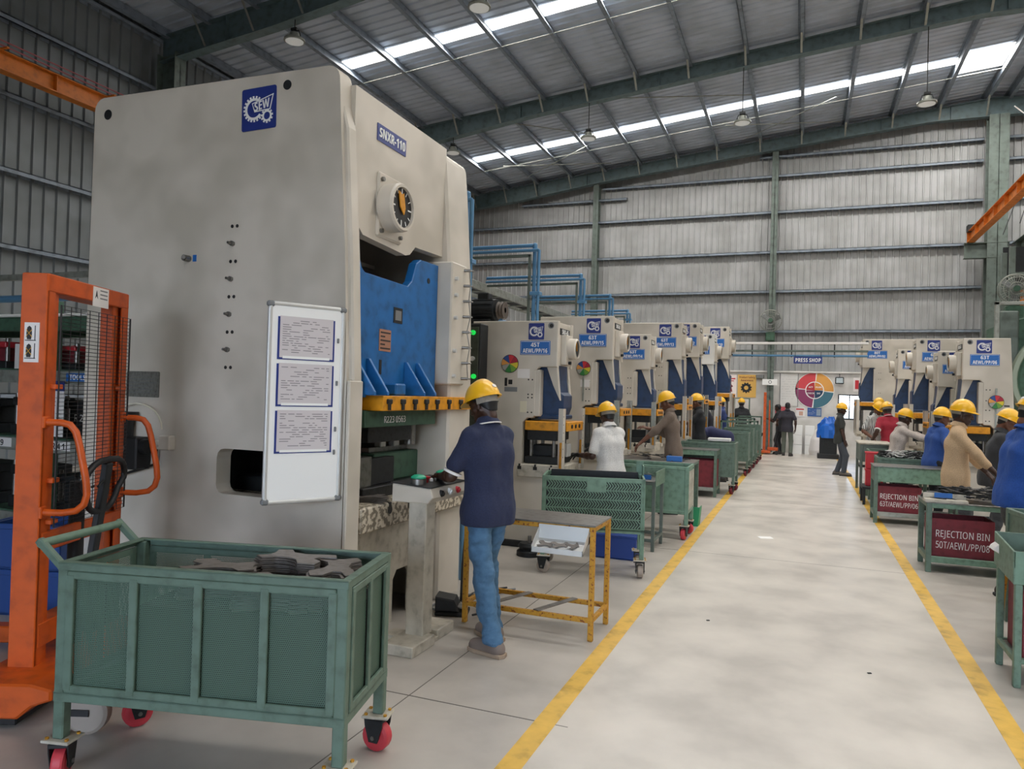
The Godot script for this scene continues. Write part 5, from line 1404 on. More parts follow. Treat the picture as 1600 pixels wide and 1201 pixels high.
func work_table():
	var t = thing("work_table", "yellow angle-iron table with a grey steel top beside the navy-shirted worker", "table", Vector3(-1.76, 0, -5.06))
	angle_table(t, -0.49, 0.48, -0.23, 0.22, 0.78, 0.034, M.rusty, 0.12, M.steel)
	for s in [[-0.2, 0.1], [0.15, 0.1]]:
		part(t, "cross_bar", mb().bar(Vector3(s[0] - 0.08, 0.158, 0.21), Vector3(s[0] + 0.08, 0.158, -0.21), 0.05, 0.008, 0.002, Vector3.UP), M.blank)
	var tr = part(t, "chute_tray", mb().prism(polyv([0.22, 0.76, 0.225, 0.665, 0.365, 0.605, 0.365, 0.63, 0.37, 0.63, 0.37, 0.595, 0.22, 0.657, 0.215, 0.76]), at_x(0.08), 0.36, 0.0), M.bright)
	for x in [0.08, 0.436]:
		part(tr, "tray_side", mb().prism(polyv([0.22, 0.74, 0.22, 0.66, 0.37, 0.597, 0.37, 0.635]), at_x(x), 0.004), M.bright)
	for k in 3:
		solo("stamped_part", mb().add(blank_shape(0.06, 0.003), Transform3D(Basis(Vector3.RIGHT, 0.4), Vector3.ZERO)), M.blank, ["dark stamped part lying left in the bright tray of the yellow table", "dark stamped part lying mid-way in the bright tray of the yellow table", "dark stamped part lying right in the bright tray of the yellow table"][k], "stamped part", Vector3(-1.6 + 0.1 * k, 0.64 + 0.003 * k, -4.765), 0.5 * k)

func slat_cart():
	var t = thing("slotted_trolley", "green trolley with herringbone slotted sides behind the yellow table", "trolley", Vector3(-1.84, 0, -6.865), 0.2476)
	var L = 0.475
	var W = 0.25
	for x in [-1, 1]:
		for z in [-1, 1]:
			part(t, "corner_post", mb().lohi(Vector3(x * L, 0.17, z * W), Vector3(x * (L - 0.04), 0.9, z * (W - 0.04)), 0.004), M.green_lit)
			caster(t, Vector3(x * (L - 0.03), 0, z * (W - 0.03)), 0.6 + x, 0.062, 0.17, M.tread)
	for y in [0.4, 0.865]:
		for z in [-1, 1]:
			part(t, "rail", mb().lohi(Vector3(-L, y, z * W), Vector3(L, y + 0.04, z * (W - 0.02)), 0.003), M.green_lit)
		for x in [-1, 1]:
			part(t, "rail", mb().lohi(Vector3(x * L, y, -W), Vector3(x * (L - 0.02), y + 0.04, W), 0.003), M.green_lit)
	part(t, "floor_sheet", mb().lohi(Vector3(-L, 0.42, -W), Vector3(L, 0.44, W)), M.green_dark)
	for z in [-1, 1]:
		part(t, "shade_sheet", mb().lohi(Vector3(-L + 0.02, 0.44, z * (W - 0.03)), Vector3(L - 0.02, 0.87, z * (W - 0.035))), M.dark)  # dark sheet stands in for the shade seen through the slots
		for k in 5:
			part(t, "row_bar", mb().lohi(Vector3(-L + 0.03, 0.437 + k * 0.0865, z * W), Vector3(L - 0.03, 0.447 + k * 0.0865, z * (W - 0.012))), M.green_lit)
		var m = mb()
		for r in 5:
			for k in 34:
				var x = lerpf(-L + 0.045, L - 0.065, k / 33.0)
				var y = 0.448 + r * 0.0865
				m.bar(Vector3(x, y, z * (W - 0.008)), Vector3(x + 0.03, y + 0.038, z * (W - 0.008)), 0.01, 0.012, 0, Vector3.BACK)
				m.bar(Vector3(x + 0.03, y + 0.038, z * (W - 0.008)), Vector3(x, y + 0.076, z * (W - 0.008)), 0.01, 0.012, 0, Vector3.BACK)
		var sl = part(t, "herringbone_slats", m, M.green_lit)
		sl.set_meta("kind", "stuff")
	part(t, "plain_plate", mb().lohi(Vector3(-0.06, 0.77, W), Vector3(0.12, 0.9, W + 0.006), 0.002), M.green_lit)
	part(t, "end_sheet", mb().lohi(Vector3(L - 0.02, 0.42, -W), Vector3(L - 0.014, 0.88, W)).lohi(Vector3(-L + 0.014, 0.42, -W), Vector3(-L + 0.02, 0.88, W)), M.green_lit)
	part(t, "tall_corner_plate", mb().lohi(Vector3(L - 0.07, 0.88, -W), Vector3(L, 1.03, -W + 0.012), 0.002).lohi(Vector3(L - 0.012, 0.88, -W), Vector3(L, 1.0, -W + 0.16), 0.002), M.green_lit)
	part(t, "black_liner", mb().lohi(Vector3(-L + 0.05, 0.8, -W + 0.04), Vector3(L - 0.05, 0.925, -W + 0.055), 0.003).lohi(Vector3(-L + 0.05, 0.78, -W + 0.04), Vector3(L - 0.05, 0.8, W - 0.05)), M.dark)

func box_cart(called: String, label: String, cat: String, at: Vector3, turn: float, L: float, W: float, h: float, y0: float, mt: Material, wheels: Material, tex := 0) -> Node3D:
	var t = thing(called, label, cat, at, turn)
	for x in [-1, 1]:
		for z in [-1, 1]:
			part(t, "corner_post", mb().lohi(Vector3(x * L, 0.17 if wheels else 0.0, z * W), Vector3(x * (L - 0.045), h, z * (W - 0.045)), 0.004), mt)
			if wheels:
				caster(t, Vector3(x * (L - 0.05), 0, z * (W - 0.05)), 0.5 * x + 0.9 * z, 0.065, 0.17, wheels)
	for z in [-1, 1]:
		part(t, "side_panel", mb().lohi(Vector3(-L + 0.02, y0, z * (W - 0.012)), Vector3(L - 0.02, h - 0.01, z * (W - 0.018))), mt)
		for y in [y0, h - 0.04]:
			part(t, "rail", mb().lohi(Vector3(-L + 0.004, y, z * (W - 0.002)), Vector3(L - 0.004, y + 0.039, z * (W - 0.03)), 0.004), mt)
	for x in [-1, 1]:
		part(t, "end_panel", mb().lohi(Vector3(x * (L - 0.012), y0, -W + 0.02), Vector3(x * (L - 0.018), h - 0.01, W - 0.02)), mt)
		for y in [y0, h - 0.04]:
			part(t, "rail", mb().lohi(Vector3(x * (L - 0.002), y + 0.001, -W + 0.005), Vector3(x * (L - 0.03), y + 0.038, W - 0.005), 0.004), mt)
		for k in tex:
			var z = lerpf(-W + 0.09, W - 0.09, float(k) / maxf(1, tex - 1))
			part(t, "end_slat", mb().lohi(Vector3(x * (L + 0.004), y0 + 0.05, z - 0.022), Vector3(x * (L - 0.01), h - 0.06, z + 0.022), 0.004), M.cream_dirty)
	part(t, "floor_sheet", mb().lohi(Vector3(-L + 0.02, y0 + 0.005, -W + 0.02), Vector3(L - 0.02, y0 + 0.02, W - 0.02)), M.green_dark)
	return t

func scrap(called: String, label: String, group: String, o: Vector3, rx: float, rz: float, n: int, h: float, size: float, m: Material, sd: int):
	var r = RandomNumberGenerator.new()
	r.seed = sd
	var shapes = [mb().prism(polyv([-1 * size, 0, -0.7 * size, 0.13 * size, 0.75 * size, 0.16 * size, size, 0.0, 0.7 * size, -0.13 * size, -0.6 * size, -0.12 * size]), Transform3D(Basis(Vector3.RIGHT, -PI / 2), Vector3.ZERO), 0.006, 0.001).mesh(), mb().prism(polyv([-0.8 * size, 0.1 * size, 0.2 * size, 0.2 * size, 0.9 * size, 0.05 * size, 0.8 * size, -0.1 * size, 0.1 * size, 0.02 * size, -0.7 * size, -0.1 * size]), Transform3D(Basis(Vector3.RIGHT, -PI / 2), Vector3.ZERO), 0.008, 0.001).mesh()]
	for k in n:
		var f = 1.0 - 0.5 * float(k) / n
		var p = solo(called, shapes[k % 2], m, label, "stamped part", o + Vector3(r.randf_range(-rx, rx) * f, h * k / n, r.randf_range(-rz, rz) * f), 0, group)
		p.rotation = Vector3(r.randf_range(-0.12, 0.12), r.randf_range(-1.2, 1.2), r.randf_range(-0.12, 0.12))

func bin_table(label: String, at: Vector3, L: float, D: float, h: float, l1: String, l2: String, apron: float, board: Array, bin_label: String) -> Node3D:
	# origin at the front left foot; x to the right, z away
	var t = thing("bench", label, "table", at)
	for x in [0.0, L - 0.05]:
		for z in [-D, -0.05]:
			part(t, "leg", mb().lohi(Vector3(x, 0, z), Vector3(x + 0.05, h - 0.01, z + 0.05), 0.004), M.green)
	for y in [0.1, h - apron]:
		for z in [-D + 0.003, -0.043]:
			part(t, "rail", mb().lohi(Vector3(0.004, y, z), Vector3(L - 0.004, y + (0.06 if y < 0.3 else apron - 0.012), z + 0.04), 0.004), M.green_lit if y > 0.3 or at.z > -10 else M.galv)
		for x in [0.003, L - 0.043]:
			part(t, "rail", mb().lohi(Vector3(x, y + 0.002, -D + 0.005), Vector3(x + 0.04, y + (0.057 if y < 0.3 else apron - 0.015), -0.005), 0.004), M.green)
	part(t, "top", mb().lohi(Vector3(-0.01, h - 0.012, -D - 0.01), Vector3(L + 0.01, h, 0.01), 0.003), M.steel)
	part(t, "lower_shelf", mb().lohi(Vector3(0.02, 0.11, -D + 0.02), Vector3(L - 0.02, 0.13, -0.03)), M.green_dark)
	if l1 != "":
		var b = thing("reject_bin", bin_label, "bin", at + Vector3(0, 0.135, 0))
		var m = mb()
		var x0: float = board[0]
		var x1: float = board[1]
		var y1: float = board[2] - 0.135
		m.lohi(Vector3(x0, 0, -0.075), Vector3(x1, y1, -0.06), 0.003).lohi(Vector3(x0, 0, -D + 0.09), Vector3(x1, y1, -D + 0.1), 0.003)
		m.lohi(Vector3(x0, 0, -D + 0.1), Vector3(x0 + 0.012, y1, -0.07)).lohi(Vector3(x1 - 0.012, 0, -D + 0.1), Vector3(x1, y1, -0.07)).lohi(Vector3(x0, 0, -D + 0.1), Vector3(x1, 0.012, -0.07))
		part(b, "body", m, M.maroon)
		var sz = (x1 - x0) * 0.17
		words(b, "painted_lettering", l1, sz * 0.72, M.paper, Vector3((x0 + x1) / 2, y1 * 0.62, -0.0585), Basis(Vector3.BACK, -0.01), 0.001, false, "Droid Sans", (x1 - x0) * 0.84)
		words(b, "painted_lettering", l2, sz * 0.72, M.paper, Vector3((x0 + x1) / 2, y1 * 0.34, -0.0585), Basis(Vector3.BACK, -0.012), 0.001, false, "Droid Sans", (x1 - x0) * 0.84)
	return t

func carts_left():
	slat_cart()
	var st = thing("tool_stand", "grey angle stand with a tray of parts right of the slotted trolley", "stand", Vector3(-1.85, 0, -8.2))
	angle_table(st, 0.02, 0.4, -0.28, 0.25, 0.76, 0.035, M.steel_green, 0.1, M.steel)
	part(st, "tray_side", mb().lohi(Vector3(0.02, 0.76, -0.29), Vector3(0.41, 0.86, -0.275)).lohi(Vector3(0.4, 0.7, -0.29), Vector3(0.41, 0.86, 0.26)), M.green_worn)
	part(st, "blue_tag", mb().lohi(Vector3(0.22, 0.762, 0.12), Vector3(0.33, 0.81, 0.128)), M.sign)
	scrap("stamped_part", "dark stamped part on the grey angle stand by the white-shirted worker", "parts on the grey stand", Vector3(-1.64, 0.765, -8.22), 0.12, 0.18, 10, 0.05, 0.08, M.iron, 5)
	box_cart("steel_trolley", "solid green sheet-steel trolley with cream end slats, beyond the slotted trolley", "trolley", Vector3(-1.75, 0, -9.05), 0.02, 0.53, 0.27, 0.86, 0.3, M.green_lit, M.wheel, 4)
	var tb = thing("bench", "green bench with a plate of dark parts by the brown-shirted worker", "table", Vector3(-1.9, 0, -10.05))
	angle_table(tb, -0.5, 0.6, -0.3, 0.3, 0.83, 0.05, M.green, 0.15, M.steel)
	scrap("stamped_part", "dark curved part on the bench before the brown-shirted worker", "parts on the brown-shirted worker's bench", Vector3(-1.85, 0.835, -10.05), 0.42, 0.2, 22, 0.06, 0.12, M.iron, 6)
	solo("small_box", mb().lohi(Vector3(-0.1, 0, -0.04), Vector3(0.1, 0.07, 0.04), 0.006), M.sign, "small blue box on the brown-shirted worker's bench", "box", Vector3(-1.55, 0.83, -9.82))
	var gb = thing("green_bin", "small bright green bin on the floor beside the yellow line", "bin", Vector3(-1.3, 0, -9.95))
	part(gb, "body", mb().prism(polyv([-0.09, 0.25, -0.07, 0.0, 0.07, 0.0, 0.09, 0.25, 0.08, 0.25, 0.06, 0.01, -0.06, 0.01, -0.08, 0.25]), at_z(-0.1), 0.2), mat("1f8c5c", 0.5))
	part(gb, "face", mb().prism(polyv([-0.09, 0.25, -0.07, 0.0, 0.07, 0.0, 0.09, 0.25]), at_z(0.1), 0.01, 0.002), mat("1f8c5c", 0.5))
	bin_table("green bench over a plain maroon reject bin on the left side of the aisle", Vector3(-2.2, 0, -12.95), 0.87, 0.6, 0.8, " ", " ", 0.1, [0.1, 0.85, 0.62], "plain maroon reject bin under a green bench left of the aisle")
	box_cart("steel_trolley", "plain green trolley on dark red casters just past the left maroon bin", "trolley", Vector3(-1.55, 0, -13.85), 0.0, 0.47, 0.36, 0.9, 0.3, M.green, M.maroon, 0)
	var tr = solo("parts_tray", mb().lohi(Vector3(-0.2, 0, -0.1), Vector3(0.2, 0.06, 0.1), 0.01), M.paper, "pale tray lying on top of the plain green trolley", "tray", Vector3(-1.4, 0.9, -14.0))
	for k in 4:
		var z: float = [-17.35, -18.75, -20.0, -21.6][k]
		var h: float = [0.95, 1.0, 0.9, 1.0][k]
		var b = box_cart("steel_trolley", ["green trolley with an open frame top beyond the bending worker", "green trolley behind the open-framed one on the left", "green trolley second from the far left end", "farthest green trolley on the left side"][k], "trolley", Vector3(-1.42 + 0.01 * k, 0, z), 0.0, 0.34, 0.4, h, 0.32, M.green, M.maroon, 0)
		part(b, "frame_top", mb().lohi(Vector3(-0.34, h + 0.2, -0.38), Vector3(0.34, h + 0.24, -0.34)).lohi(Vector3(0.3, h - 0.02, -0.38), Vector3(0.34, h + 0.24, -0.34)).lohi(Vector3(-0.34, h - 0.02, -0.38), Vector3(-0.3, h + 0.24, -0.34)), M.green)

func carts_right():
	bin_table("green bench heaped with dark parts, rejection bin 08 beneath it", Vector3(1.18, 0, -8.4), 1.1, 0.56, 0.70, "REJECTION BIN", "50T/AEWL/PP/08", 0.06, [0.05, 0.6, 0.535], "maroon REJECTION BIN numbered 08 under the nearest heaped bench")
	scrap("stamped_part", "dark glossy finger-shaped part heaped on the bench above bin 08", "parts heaped on the bench above bin 08", Vector3(1.65, 0.72, -8.62), 0.45, 0.18, 90, 0.12, 0.1, M.iron, 8)
	var ty = thing("parts_tray", "shallow pale tray with a blue tag at the corner of the bench above bin 08", "tray", Vector3(1.36, 0.70, -8.42))
	part(ty, "body", mb().lohi(Vector3(-0.2, 0, -0.1), Vector3(0.18, 0.03, 0.03), 0.004).lohi(Vector3(-0.2, 0.03, -0.1), Vector3(0.18, 0.08, -0.09), 0.003), M.cream_dirty)
	part(ty, "blue_tag", mb().lohi(Vector3(-0.1, 0.03, -0.088), Vector3(0.06, 0.085, -0.083)), M.sign)
	bin_table("green bench with a deep apron, rejection bin 06 beneath it", Vector3(0.96, 0, -11.5), 1.05, 0.55, 0.80, "REJECTION BIN", "63T/AEWL/PP/06", 0.22, [0.04, 0.6, 0.52], "maroon REJECTION BIN numbered 06 under the deep-aproned bench")
	solo("glove_pair", mb().dome(Vector3(0, 0, 0), Vector3(0.12, 0.06, 0.08), 12, 5).dome(Vector3(0.13, 0, 0.02), Vector3(0.09, 0.045, 0.06), 10, 4), M.dark, "dark work gloves on the left end of the bench above bin 08", "gloves", Vector3(1.3, 0.705, -8.85))
	# cart of wire-like scrap with a red box under
	var sc = box_cart("scrap_cart", "green cart heaped with twisted steel scrap behind the deep-aproned bench", "cart", Vector3(1.45, 0, -12.75), 0.0, 0.37, 0.3, 0.86, 0.62, M.green, null, 0)
	for k in 80:
		var r = RandomNumberGenerator.new()
		r.seed = 100 + k
		var pts: Array = []
		var o = Vector3(r.randf_range(-0.3, 0.3), 0.84 + 0.1 * r.randf(), r.randf_range(-0.24, 0.24))
		for j in 6:
			pts.append(o + Vector3(cos(j * 1.1 + k), 0.4 * sin(j * 0.9 + k * 2.0), sin(j * 1.1 + k)) * 0.055)
		solo("scrap_curl", mb().tube(pts, 0.008, 5), M.iron if k % 3 else M.bright, "curled steel offcut heaped in the green scrap cart", "offcut", sc.position, 0, "curled offcuts in the scrap cart")
	for k in 2:
		solo("red_box", mb().lohi(Vector3(-0.13, 0, -0.1), Vector3(0.13, 0.26, 0.1), 0.01).lohi(Vector3(-0.14, 0.25, -0.11), Vector3(0.14, 0.28, 0.11), 0.005), M.red, ["red box low behind the deep-aproned bench, on its shelf", "upper red box standing behind the deep-aproned bench"][k], "box", Vector3(1.14, 0.3 + 0.285 * k, -13.72))
	var rs = thing("box_stand", "low dark stand on wheels carrying the red boxes", "stand", Vector3(1.15, 0, -13.7))
	part(rs, "deck", mb().lohi(Vector3(-0.2, 0.26, -0.35), Vector3(0.3, 0.3, 0.25), 0.005), M.dark)
	for q in [[-0.17, 0.22], [0.27, 0.22], [-0.17, -0.32], [0.27, -0.32]]:
		part(rs, "leg", mb().lohi(Vector3(q[0] - 0.02, 0, q[1] - 0.02), Vector3(q[0] + 0.02, 0.26, q[1] + 0.02)), M.dark)
	var tt = box_cart("tall_bench", "tall blue-green bench with a pale worn top before the striped shirt", "table", Vector3(1.28, 0, -15.55), 0.0, 0.27, 0.55, 0.92, 0.6, M.steel_green, null, 0)
	part(tt, "top", mb().lohi(Vector3(-0.29, 0.92, -0.57), Vector3(0.28, 0.95, 0.57), 0.006), M.cream_dirty)
	box_cart("tall_bench", "green bench beneath the red-shirted worker's hands", "table", Vector3(1.55, 0, -14.55), 0.0, 0.45, 0.3, 0.86, 0.55, M.green, null, 0)
	# nearest tray table at the right edge
	var nt = thing("bin_stand", "nearest green tray stand at the right edge with a maroon bin inside", "stand", Vector3(1.2, 0, -5.19))
	for q in [[0.0, 0.0], [0.5, 0.0], [0.0, -0.42], [0.5, -0.42]]:
		part(nt, "leg", mb().lohi(Vector3(q[0], 0, q[1]), Vector3(q[0] + 0.04, 0.7, q[1] - 0.04), 0.004), M.green_worn)
	part(nt, "tray_front", mb().lohi(Vector3(-0.01, 0.61, -0.01), Vector3(0.55, 0.805, 0.004), 0.003), M.green_lit)
	part(nt, "tray_side", mb().prism(polyv([0.004, 0.61, 0.004, 0.805, -0.47, 0.85, -0.47, 0.64]), at_x(-0.012), 0.012, 0.003), M.green_worn)
	part(nt, "chute_lip", mb().prism(polyv([-0.035, 0.765, -0.045, 0.745, -0.01, 0.725, -0.01, 0.785]), at_z(-0.46), 0.12, 0.004), M.paper)
	part(nt, "tray_back", mb().lohi(Vector3(-0.01, 0.64, -0.47), Vector3(0.55, 0.85, -0.458), 0.003), M.green)
	part(nt, "tray_floor", mb().lohi(Vector3(-0.01, 0.72, -0.46), Vector3(0.55, 0.735, 0.0)), M.steel)
	for y in [0.14]:
		part(nt, "rail", mb().lohi(Vector3(0.003, y, -0.456), Vector3(0.03, y + 0.035, -0.004), 0.003).lohi(Vector3(0.005, y + 0.001, -0.035), Vector3(0.535, y + 0.034, -0.004), 0.003).lohi(Vector3(0.005, y + 0.001, -0.456), Vector3(0.535, y + 0.034, -0.43), 0.003), M.green_worn)
	part(nt, "shelf", mb().lohi(Vector3(0.02, 0.15, -0.44), Vector3(0.52, 0.165, -0.02)), M.steel)
	var rb = thing("reject_bin", "maroon bin with painted letters inside the nearest tray stand at the right edge", "bin", Vector3(1.2, 0.167, -5.19))
	part(rb, "body", mb().lohi(Vector3(0.05, 0, -0.38), Vector3(0.5, 0.4, -0.05), 0.006), M.maroon)
	words(rb, "painted_lettering", "REJECTION", 0.085, M.paper, Vector3(0.29, 0.29, -0.048), Basis(), 0.001, false, "Droid Sans", 0.4)
	words(rb, "painted_lettering", "25T/AEWL", 0.085, M.paper, Vector3(0.29, 0.15, -0.048), Basis(), 0.001, false, "Droid Sans", 0.4)
	var ys = thing("yellow_stool", "yellow-legged stool half hidden behind the nearest tray stand", "stool", Vector3(1.52, 0, -6.0))
	for q in [[-0.16, -0.14], [0.16, -0.14], [-0.16, 0.14], [0.16, 0.14]]:
		part(ys, "leg", mb().bar(Vector3(q[0] * 1.2, 0, q[1] * 1.2), Vector3(q[0], 0.5, q[1]), 0.03, 0.03, 0.003), M.rusty)
	part(ys, "seat", mb().lohi(Vector3(-0.2, 0.5, -0.18), Vector3(0.2, 0.53, 0.18), 0.006), M.rusty)
	box_cart("tall_bench", "green bench frame at the right edge in front of the blue polo shirt", "table", Vector3(1.95, 0, -6.55), 0.12, 0.42, 0.3, 0.88, 0.66, M.green, null, 0)

func back_wall_things():
	var z = -25.872
	var poster = func(label: String, x0: float, y0: float, x1: float, y1: float, c) -> Node3D:
		var p = thing("poster", label, "poster", Vector3((x0 + x1) / 2, y0, z))
		part(p, "sheet", mb().lohi(Vector3(-(x1 - x0) / 2, 0, -0.006), Vector3((x1 - x0) / 2, y1 - y0, 0.008), 0.002), mat(c, 0.6))
		return p
	# round four-colour poster with arrows
	var c = thing("round_poster", "big round four-colour cycle poster on the white end wall", "poster", Vector3(0.36, 2.07, z))
	var cols = ["e0a04c", "3f6f80", "8a3560", "d2454c"]
	for k in 4:
		var a0 = 85.0 - 90.0 * k
		var pts = PackedVector2Array()
		for j in 13:
			var a = deg_to_rad(a0 - 2 - 86.0 * j / 12)
			pts.append(Vector2(cos(a), sin(a)) * 0.57)
		for j in 9:
			var a = deg_to_rad(a0 - 88 + 86.0 * j / 8)
			pts.append(Vector2(cos(a), sin(a)) * 0.285)
		part(c, "quadrant", mb().prism(pts, Transform3D(), 0.012), mat(cols[k], 0.5))
		var inn = PackedVector2Array([Vector2.ZERO])
		for j in 9:
			var a = deg_to_rad(90.0 - 90.0 * k - 2 - 86.0 * j / 8)
			inn.append(Vector2(cos(a), sin(a)) * 0.255)
		part(c, "inner_quadrant", mb().prism(inn, Transform3D(), 0.014), mat(["d88c3c", "1f3c5c", "7a2350", "b82a34"][k], 0.5))
		var w: String = ["PLAN", "DO", "CHECK", "ACT"][k]
		words(c, "lettering", w, 0.05, M.white, Vector3([0.12, 0.12, -0.12, -0.12][k], [0.1, -0.1, -0.1, 0.1][k], 0.015), Basis(), 0.001)
	part(c, "white_disc", mb().cyl(Vector3(0, 0, -0.005), Vector3(0, 0, 0.008), 0.59, -1, 40), M.white)
	var p: Node3D = poster.call("orange-yellow poster with a dark cog picture beyond the left presses", -2.04, 1.78, -1.45, 2.54, "e0b25c")
	part(p, "cog_picture", mb().gear(Transform3D(Basis(), Vector3(-0.02, 0.32, 0.008)), 0.07, 0.15, 0.18, 11, 0.004), M.dark)
	words(p, "lettering", "Product Safety", 0.07, M.maroon, Vector3(0, 0.67, 0.009), Basis(), 0.001, true, "Droid Sans", 0.5)
	words(p, "lettering", "Awareness", 0.07, M.maroon, Vector3(0, 0.57, 0.009), Basis(), 0.001, true, "Droid Sans", 0.4)
	p = poster.call("white poster with a red figure left of the orange-yellow one", -2.5, 1.78, -2.08, 2.53, "efe4e0")
	part(p, "figure", mb().prism(polyv([-0.08, 0.18, 0.08, 0.18, 0.05, 0.32, 0.1, 0.36, 0.0, 0.48, -0.1, 0.36, -0.05, 0.32]), at_z(0.008), 0.003), M.maroon)
	part(p, "heading", mb().lohi(Vector3(-0.17, 0.6, 0.007), Vector3(0.17, 0.64, 0.011)).lohi(Vector3(-0.12, 0.53, 0.007), Vector3(0.12, 0.56, 0.011)), M.red)
	p = poster.call("tall pale framed notice left of the round poster", -0.69, 1.53, -0.15, 2.6, "dcdad6")
	part(p, "printed_text", print_lines(-0.22, 0.2, 0.22, 1.0, 0.0095, 10, 9), M.grey)
	part(p, "frame", mb().lohi(Vector3(-0.285, 0, 0), Vector3(-0.265, 1.07, 0.014)).lohi(Vector3(0.265, 0, 0), Vector3(0.285, 1.07, 0.014)), M.grey)
	p = poster.call("small red notice low behind the far standing pair", -0.83, 1.2, -0.52, 1.5, "c8505a")
	part(p, "printed_text", print_lines(-0.12, 0.04, 0.12, 0.26, 0.0095, 4, 4), M.white)
	p = poster.call("small white notice with red heading below the round poster", -0.2, 1.2, 0.07, 1.48, "e5e2e0")
	part(p, "heading", mb().lohi(Vector3(-0.12, 0.22, 0.007), Vector3(0.12, 0.26, 0.011)), M.red)
	part(p, "picture", mb().lohi(Vector3(-0.03, 0.04, 0.007), Vector3(0.09, 0.17, 0.011)), mat("c9a08c", 0.6))
	p = poster.call("small blue notice with a picture below the round poster", 0.16, 1.22, 0.58, 1.5, "3a5f9c")
	part(p, "picture", mb().lohi(Vector3(0.06, 0.03, 0.007), Vector3(0.19, 0.24, 0.011)), mat("8e9fb0", 0.6))
	part(p, "printed_text", print_lines(-0.18, 0.05, 0.02, 0.23, 0.0095, 4, 2), M.white)
	p = poster.call("white poster of red pictures right of the flood lamp", 1.5, 2.06, 1.86, 2.5, "e6e0de")
	part(p, "picture", mb().lohi(Vector3(-0.13, 0.08, 0.007), Vector3(-0.02, 0.36, 0.011)).lohi(Vector3(0.03, 0.08, 0.007), Vector3(0.14, 0.2, 0.011)), M.red)
	var sg = thing("column_sign", "white sign with a round symbol fixed to the column on the end wall", "sign", Vector3(-1.0, 2.2, -25.5))
	part(sg, "board", mb().lohi(Vector3(-0.24, 0, -0.02), Vector3(0.22, 0.19, 0.0), 0.004), M.white)
	part(sg, "symbol", mb().gear(Transform3D(Basis(), Vector3(0, 0.1, 0)), 0.035, 0.055, 0.055, 8, 0.003), M.grey)
	var fl = thing("flood_lamp", "black flood lamp hung on the white end wall right of the round poster", "lamp", Vector3(1.09, 2.29, -25.7))
	part(fl, "housing", mb().lohi(Vector3(-0.13, 0, -0.1), Vector3(0.13, 0.22, 0.0), 0.02), M.dark)
	part(fl, "glass", mb().lohi(Vector3(-0.1, 0.03, -0.001), Vector3(0.1, 0.19, 0.004)), mat("8f9894", 0.15))
	part(fl, "bracket", mb().tube([Vector3(0, 0.22, -0.05), Vector3(0, 0.3, -0.05), Vector3(0, 0.33, -0.18)], 0.012, 6), M.black)
	var cn = thing("wall_fixture", "small grey box fixture on the end wall beside the orange-yellow poster", "box", Vector3(-1.33, 2.42, -25.8))
	part(cn, "body", mb().lohi(Vector3(-0.13, 0, -0.08), Vector3(0.13, 0.12, 0.06), 0.01), M.steel)
	part(cn, "front", mb().lohi(Vector3(-0.1, 0.02, 0.06), Vector3(0.1, 0.1, 0.065)), M.grey)
	fan("round wall fan with wire cage on the end wall column", Vector3(-1.03, 3.95, -25.45), 0.36)
	fan("wire-caged fan on a stand at the right edge above the green press", Vector3(3.36, 3.45, -14.9), 0.26, true)
	# far orange stacker
	var s = thing("hand_stacker", "tall orange stacker standing in the far aisle before the end wall", "stacker", Vector3(-1.0, 0, -24.7))
	part(s, "mast", mb().lohi(Vector3(-0.14, 0.05, -0.06), Vector3(-0.06, 1.95, 0.06), 0.006).lohi(Vector3(0.02, 0.05, -0.06), Vector3(0.06, 1.7, 0.06), 0.006), M.orange)
	part(s, "base", mb().lohi(Vector3(-0.5, 0.04, -0.25), Vector3(0.1, 0.12, 0.25), 0.01).lohi(Vector3(0.0, 0.12, -0.1), Vector3(0.32, 0.22, 0.1), 0.01), M.orange)
	part(s, "cross_brace", mb().bar(Vector3(-0.5, 0.12, 0.1), Vector3(-0.15, 0.6, 0.1), 0.04, 0.03).bar(Vector3(-0.15, 0.12, 0.1), Vector3(-0.5, 0.6, 0.1), 0.04, 0.03), M.dark)
	part(s, "fork_carriage", mb().lohi(Vector3(-0.5, 0.6, -0.2), Vector3(-0.14, 0.66, 0.2), 0.01), M.dark)
	part(s, "tiller", mb().bar(Vector3(0.2, 0.2, 0), Vector3(0.3, 1.1, 0), 0.03, 0.03).bar(Vector3(0.3, 1.1, -0.12), Vector3(0.3, 1.1, 0.12), 0.025, 0.025), M.black)
	for q in [[0.28, 0.16], [0.28, -0.16], [-0.45, 0.2], [-0.45, -0.2]]:
		part(s, "wheel", mb().cyl(Vector3(q[0], 0.06, q[1] - 0.025), Vector3(q[0], 0.06, q[1] + 0.025), 0.06, -1, 12), M.black)
	# white cartons by the wall
	for k in 2:
		for j in 3:
			var x: float = [-0.12, 0.24][k]
			var b = thing("carton", "white carton %s of the %s stack against the end wall" % [["at the foot", "in the middle", "on top"][j], ["left", "right"][k]], "box", Vector3(x, 0.31 * j, -25.6))
			part(b, "body", mb().lohi(Vector3(-0.14, 0, -0.15), Vector3(0.14, 0.3, 0.15), 0.006), M.white)
			part(b, "tape", mb().lohi(Vector3(-0.02, 0.3, -0.151), Vector3(0.02, 0.302, 0.151)), M.paper)
	# pale drum-like bag and blue tarpaulin cover
	var tb = thing("covered_machine", "machine under a crumpled bright blue tarpaulin at the far right of the aisle", "machine", Vector3(0.75, 0, -24.2))
	var tm = mb()
	var nz = FastNoiseLite.new()
	nz.seed = 4
	nz.frequency = 2.4
	var grid: Array = []
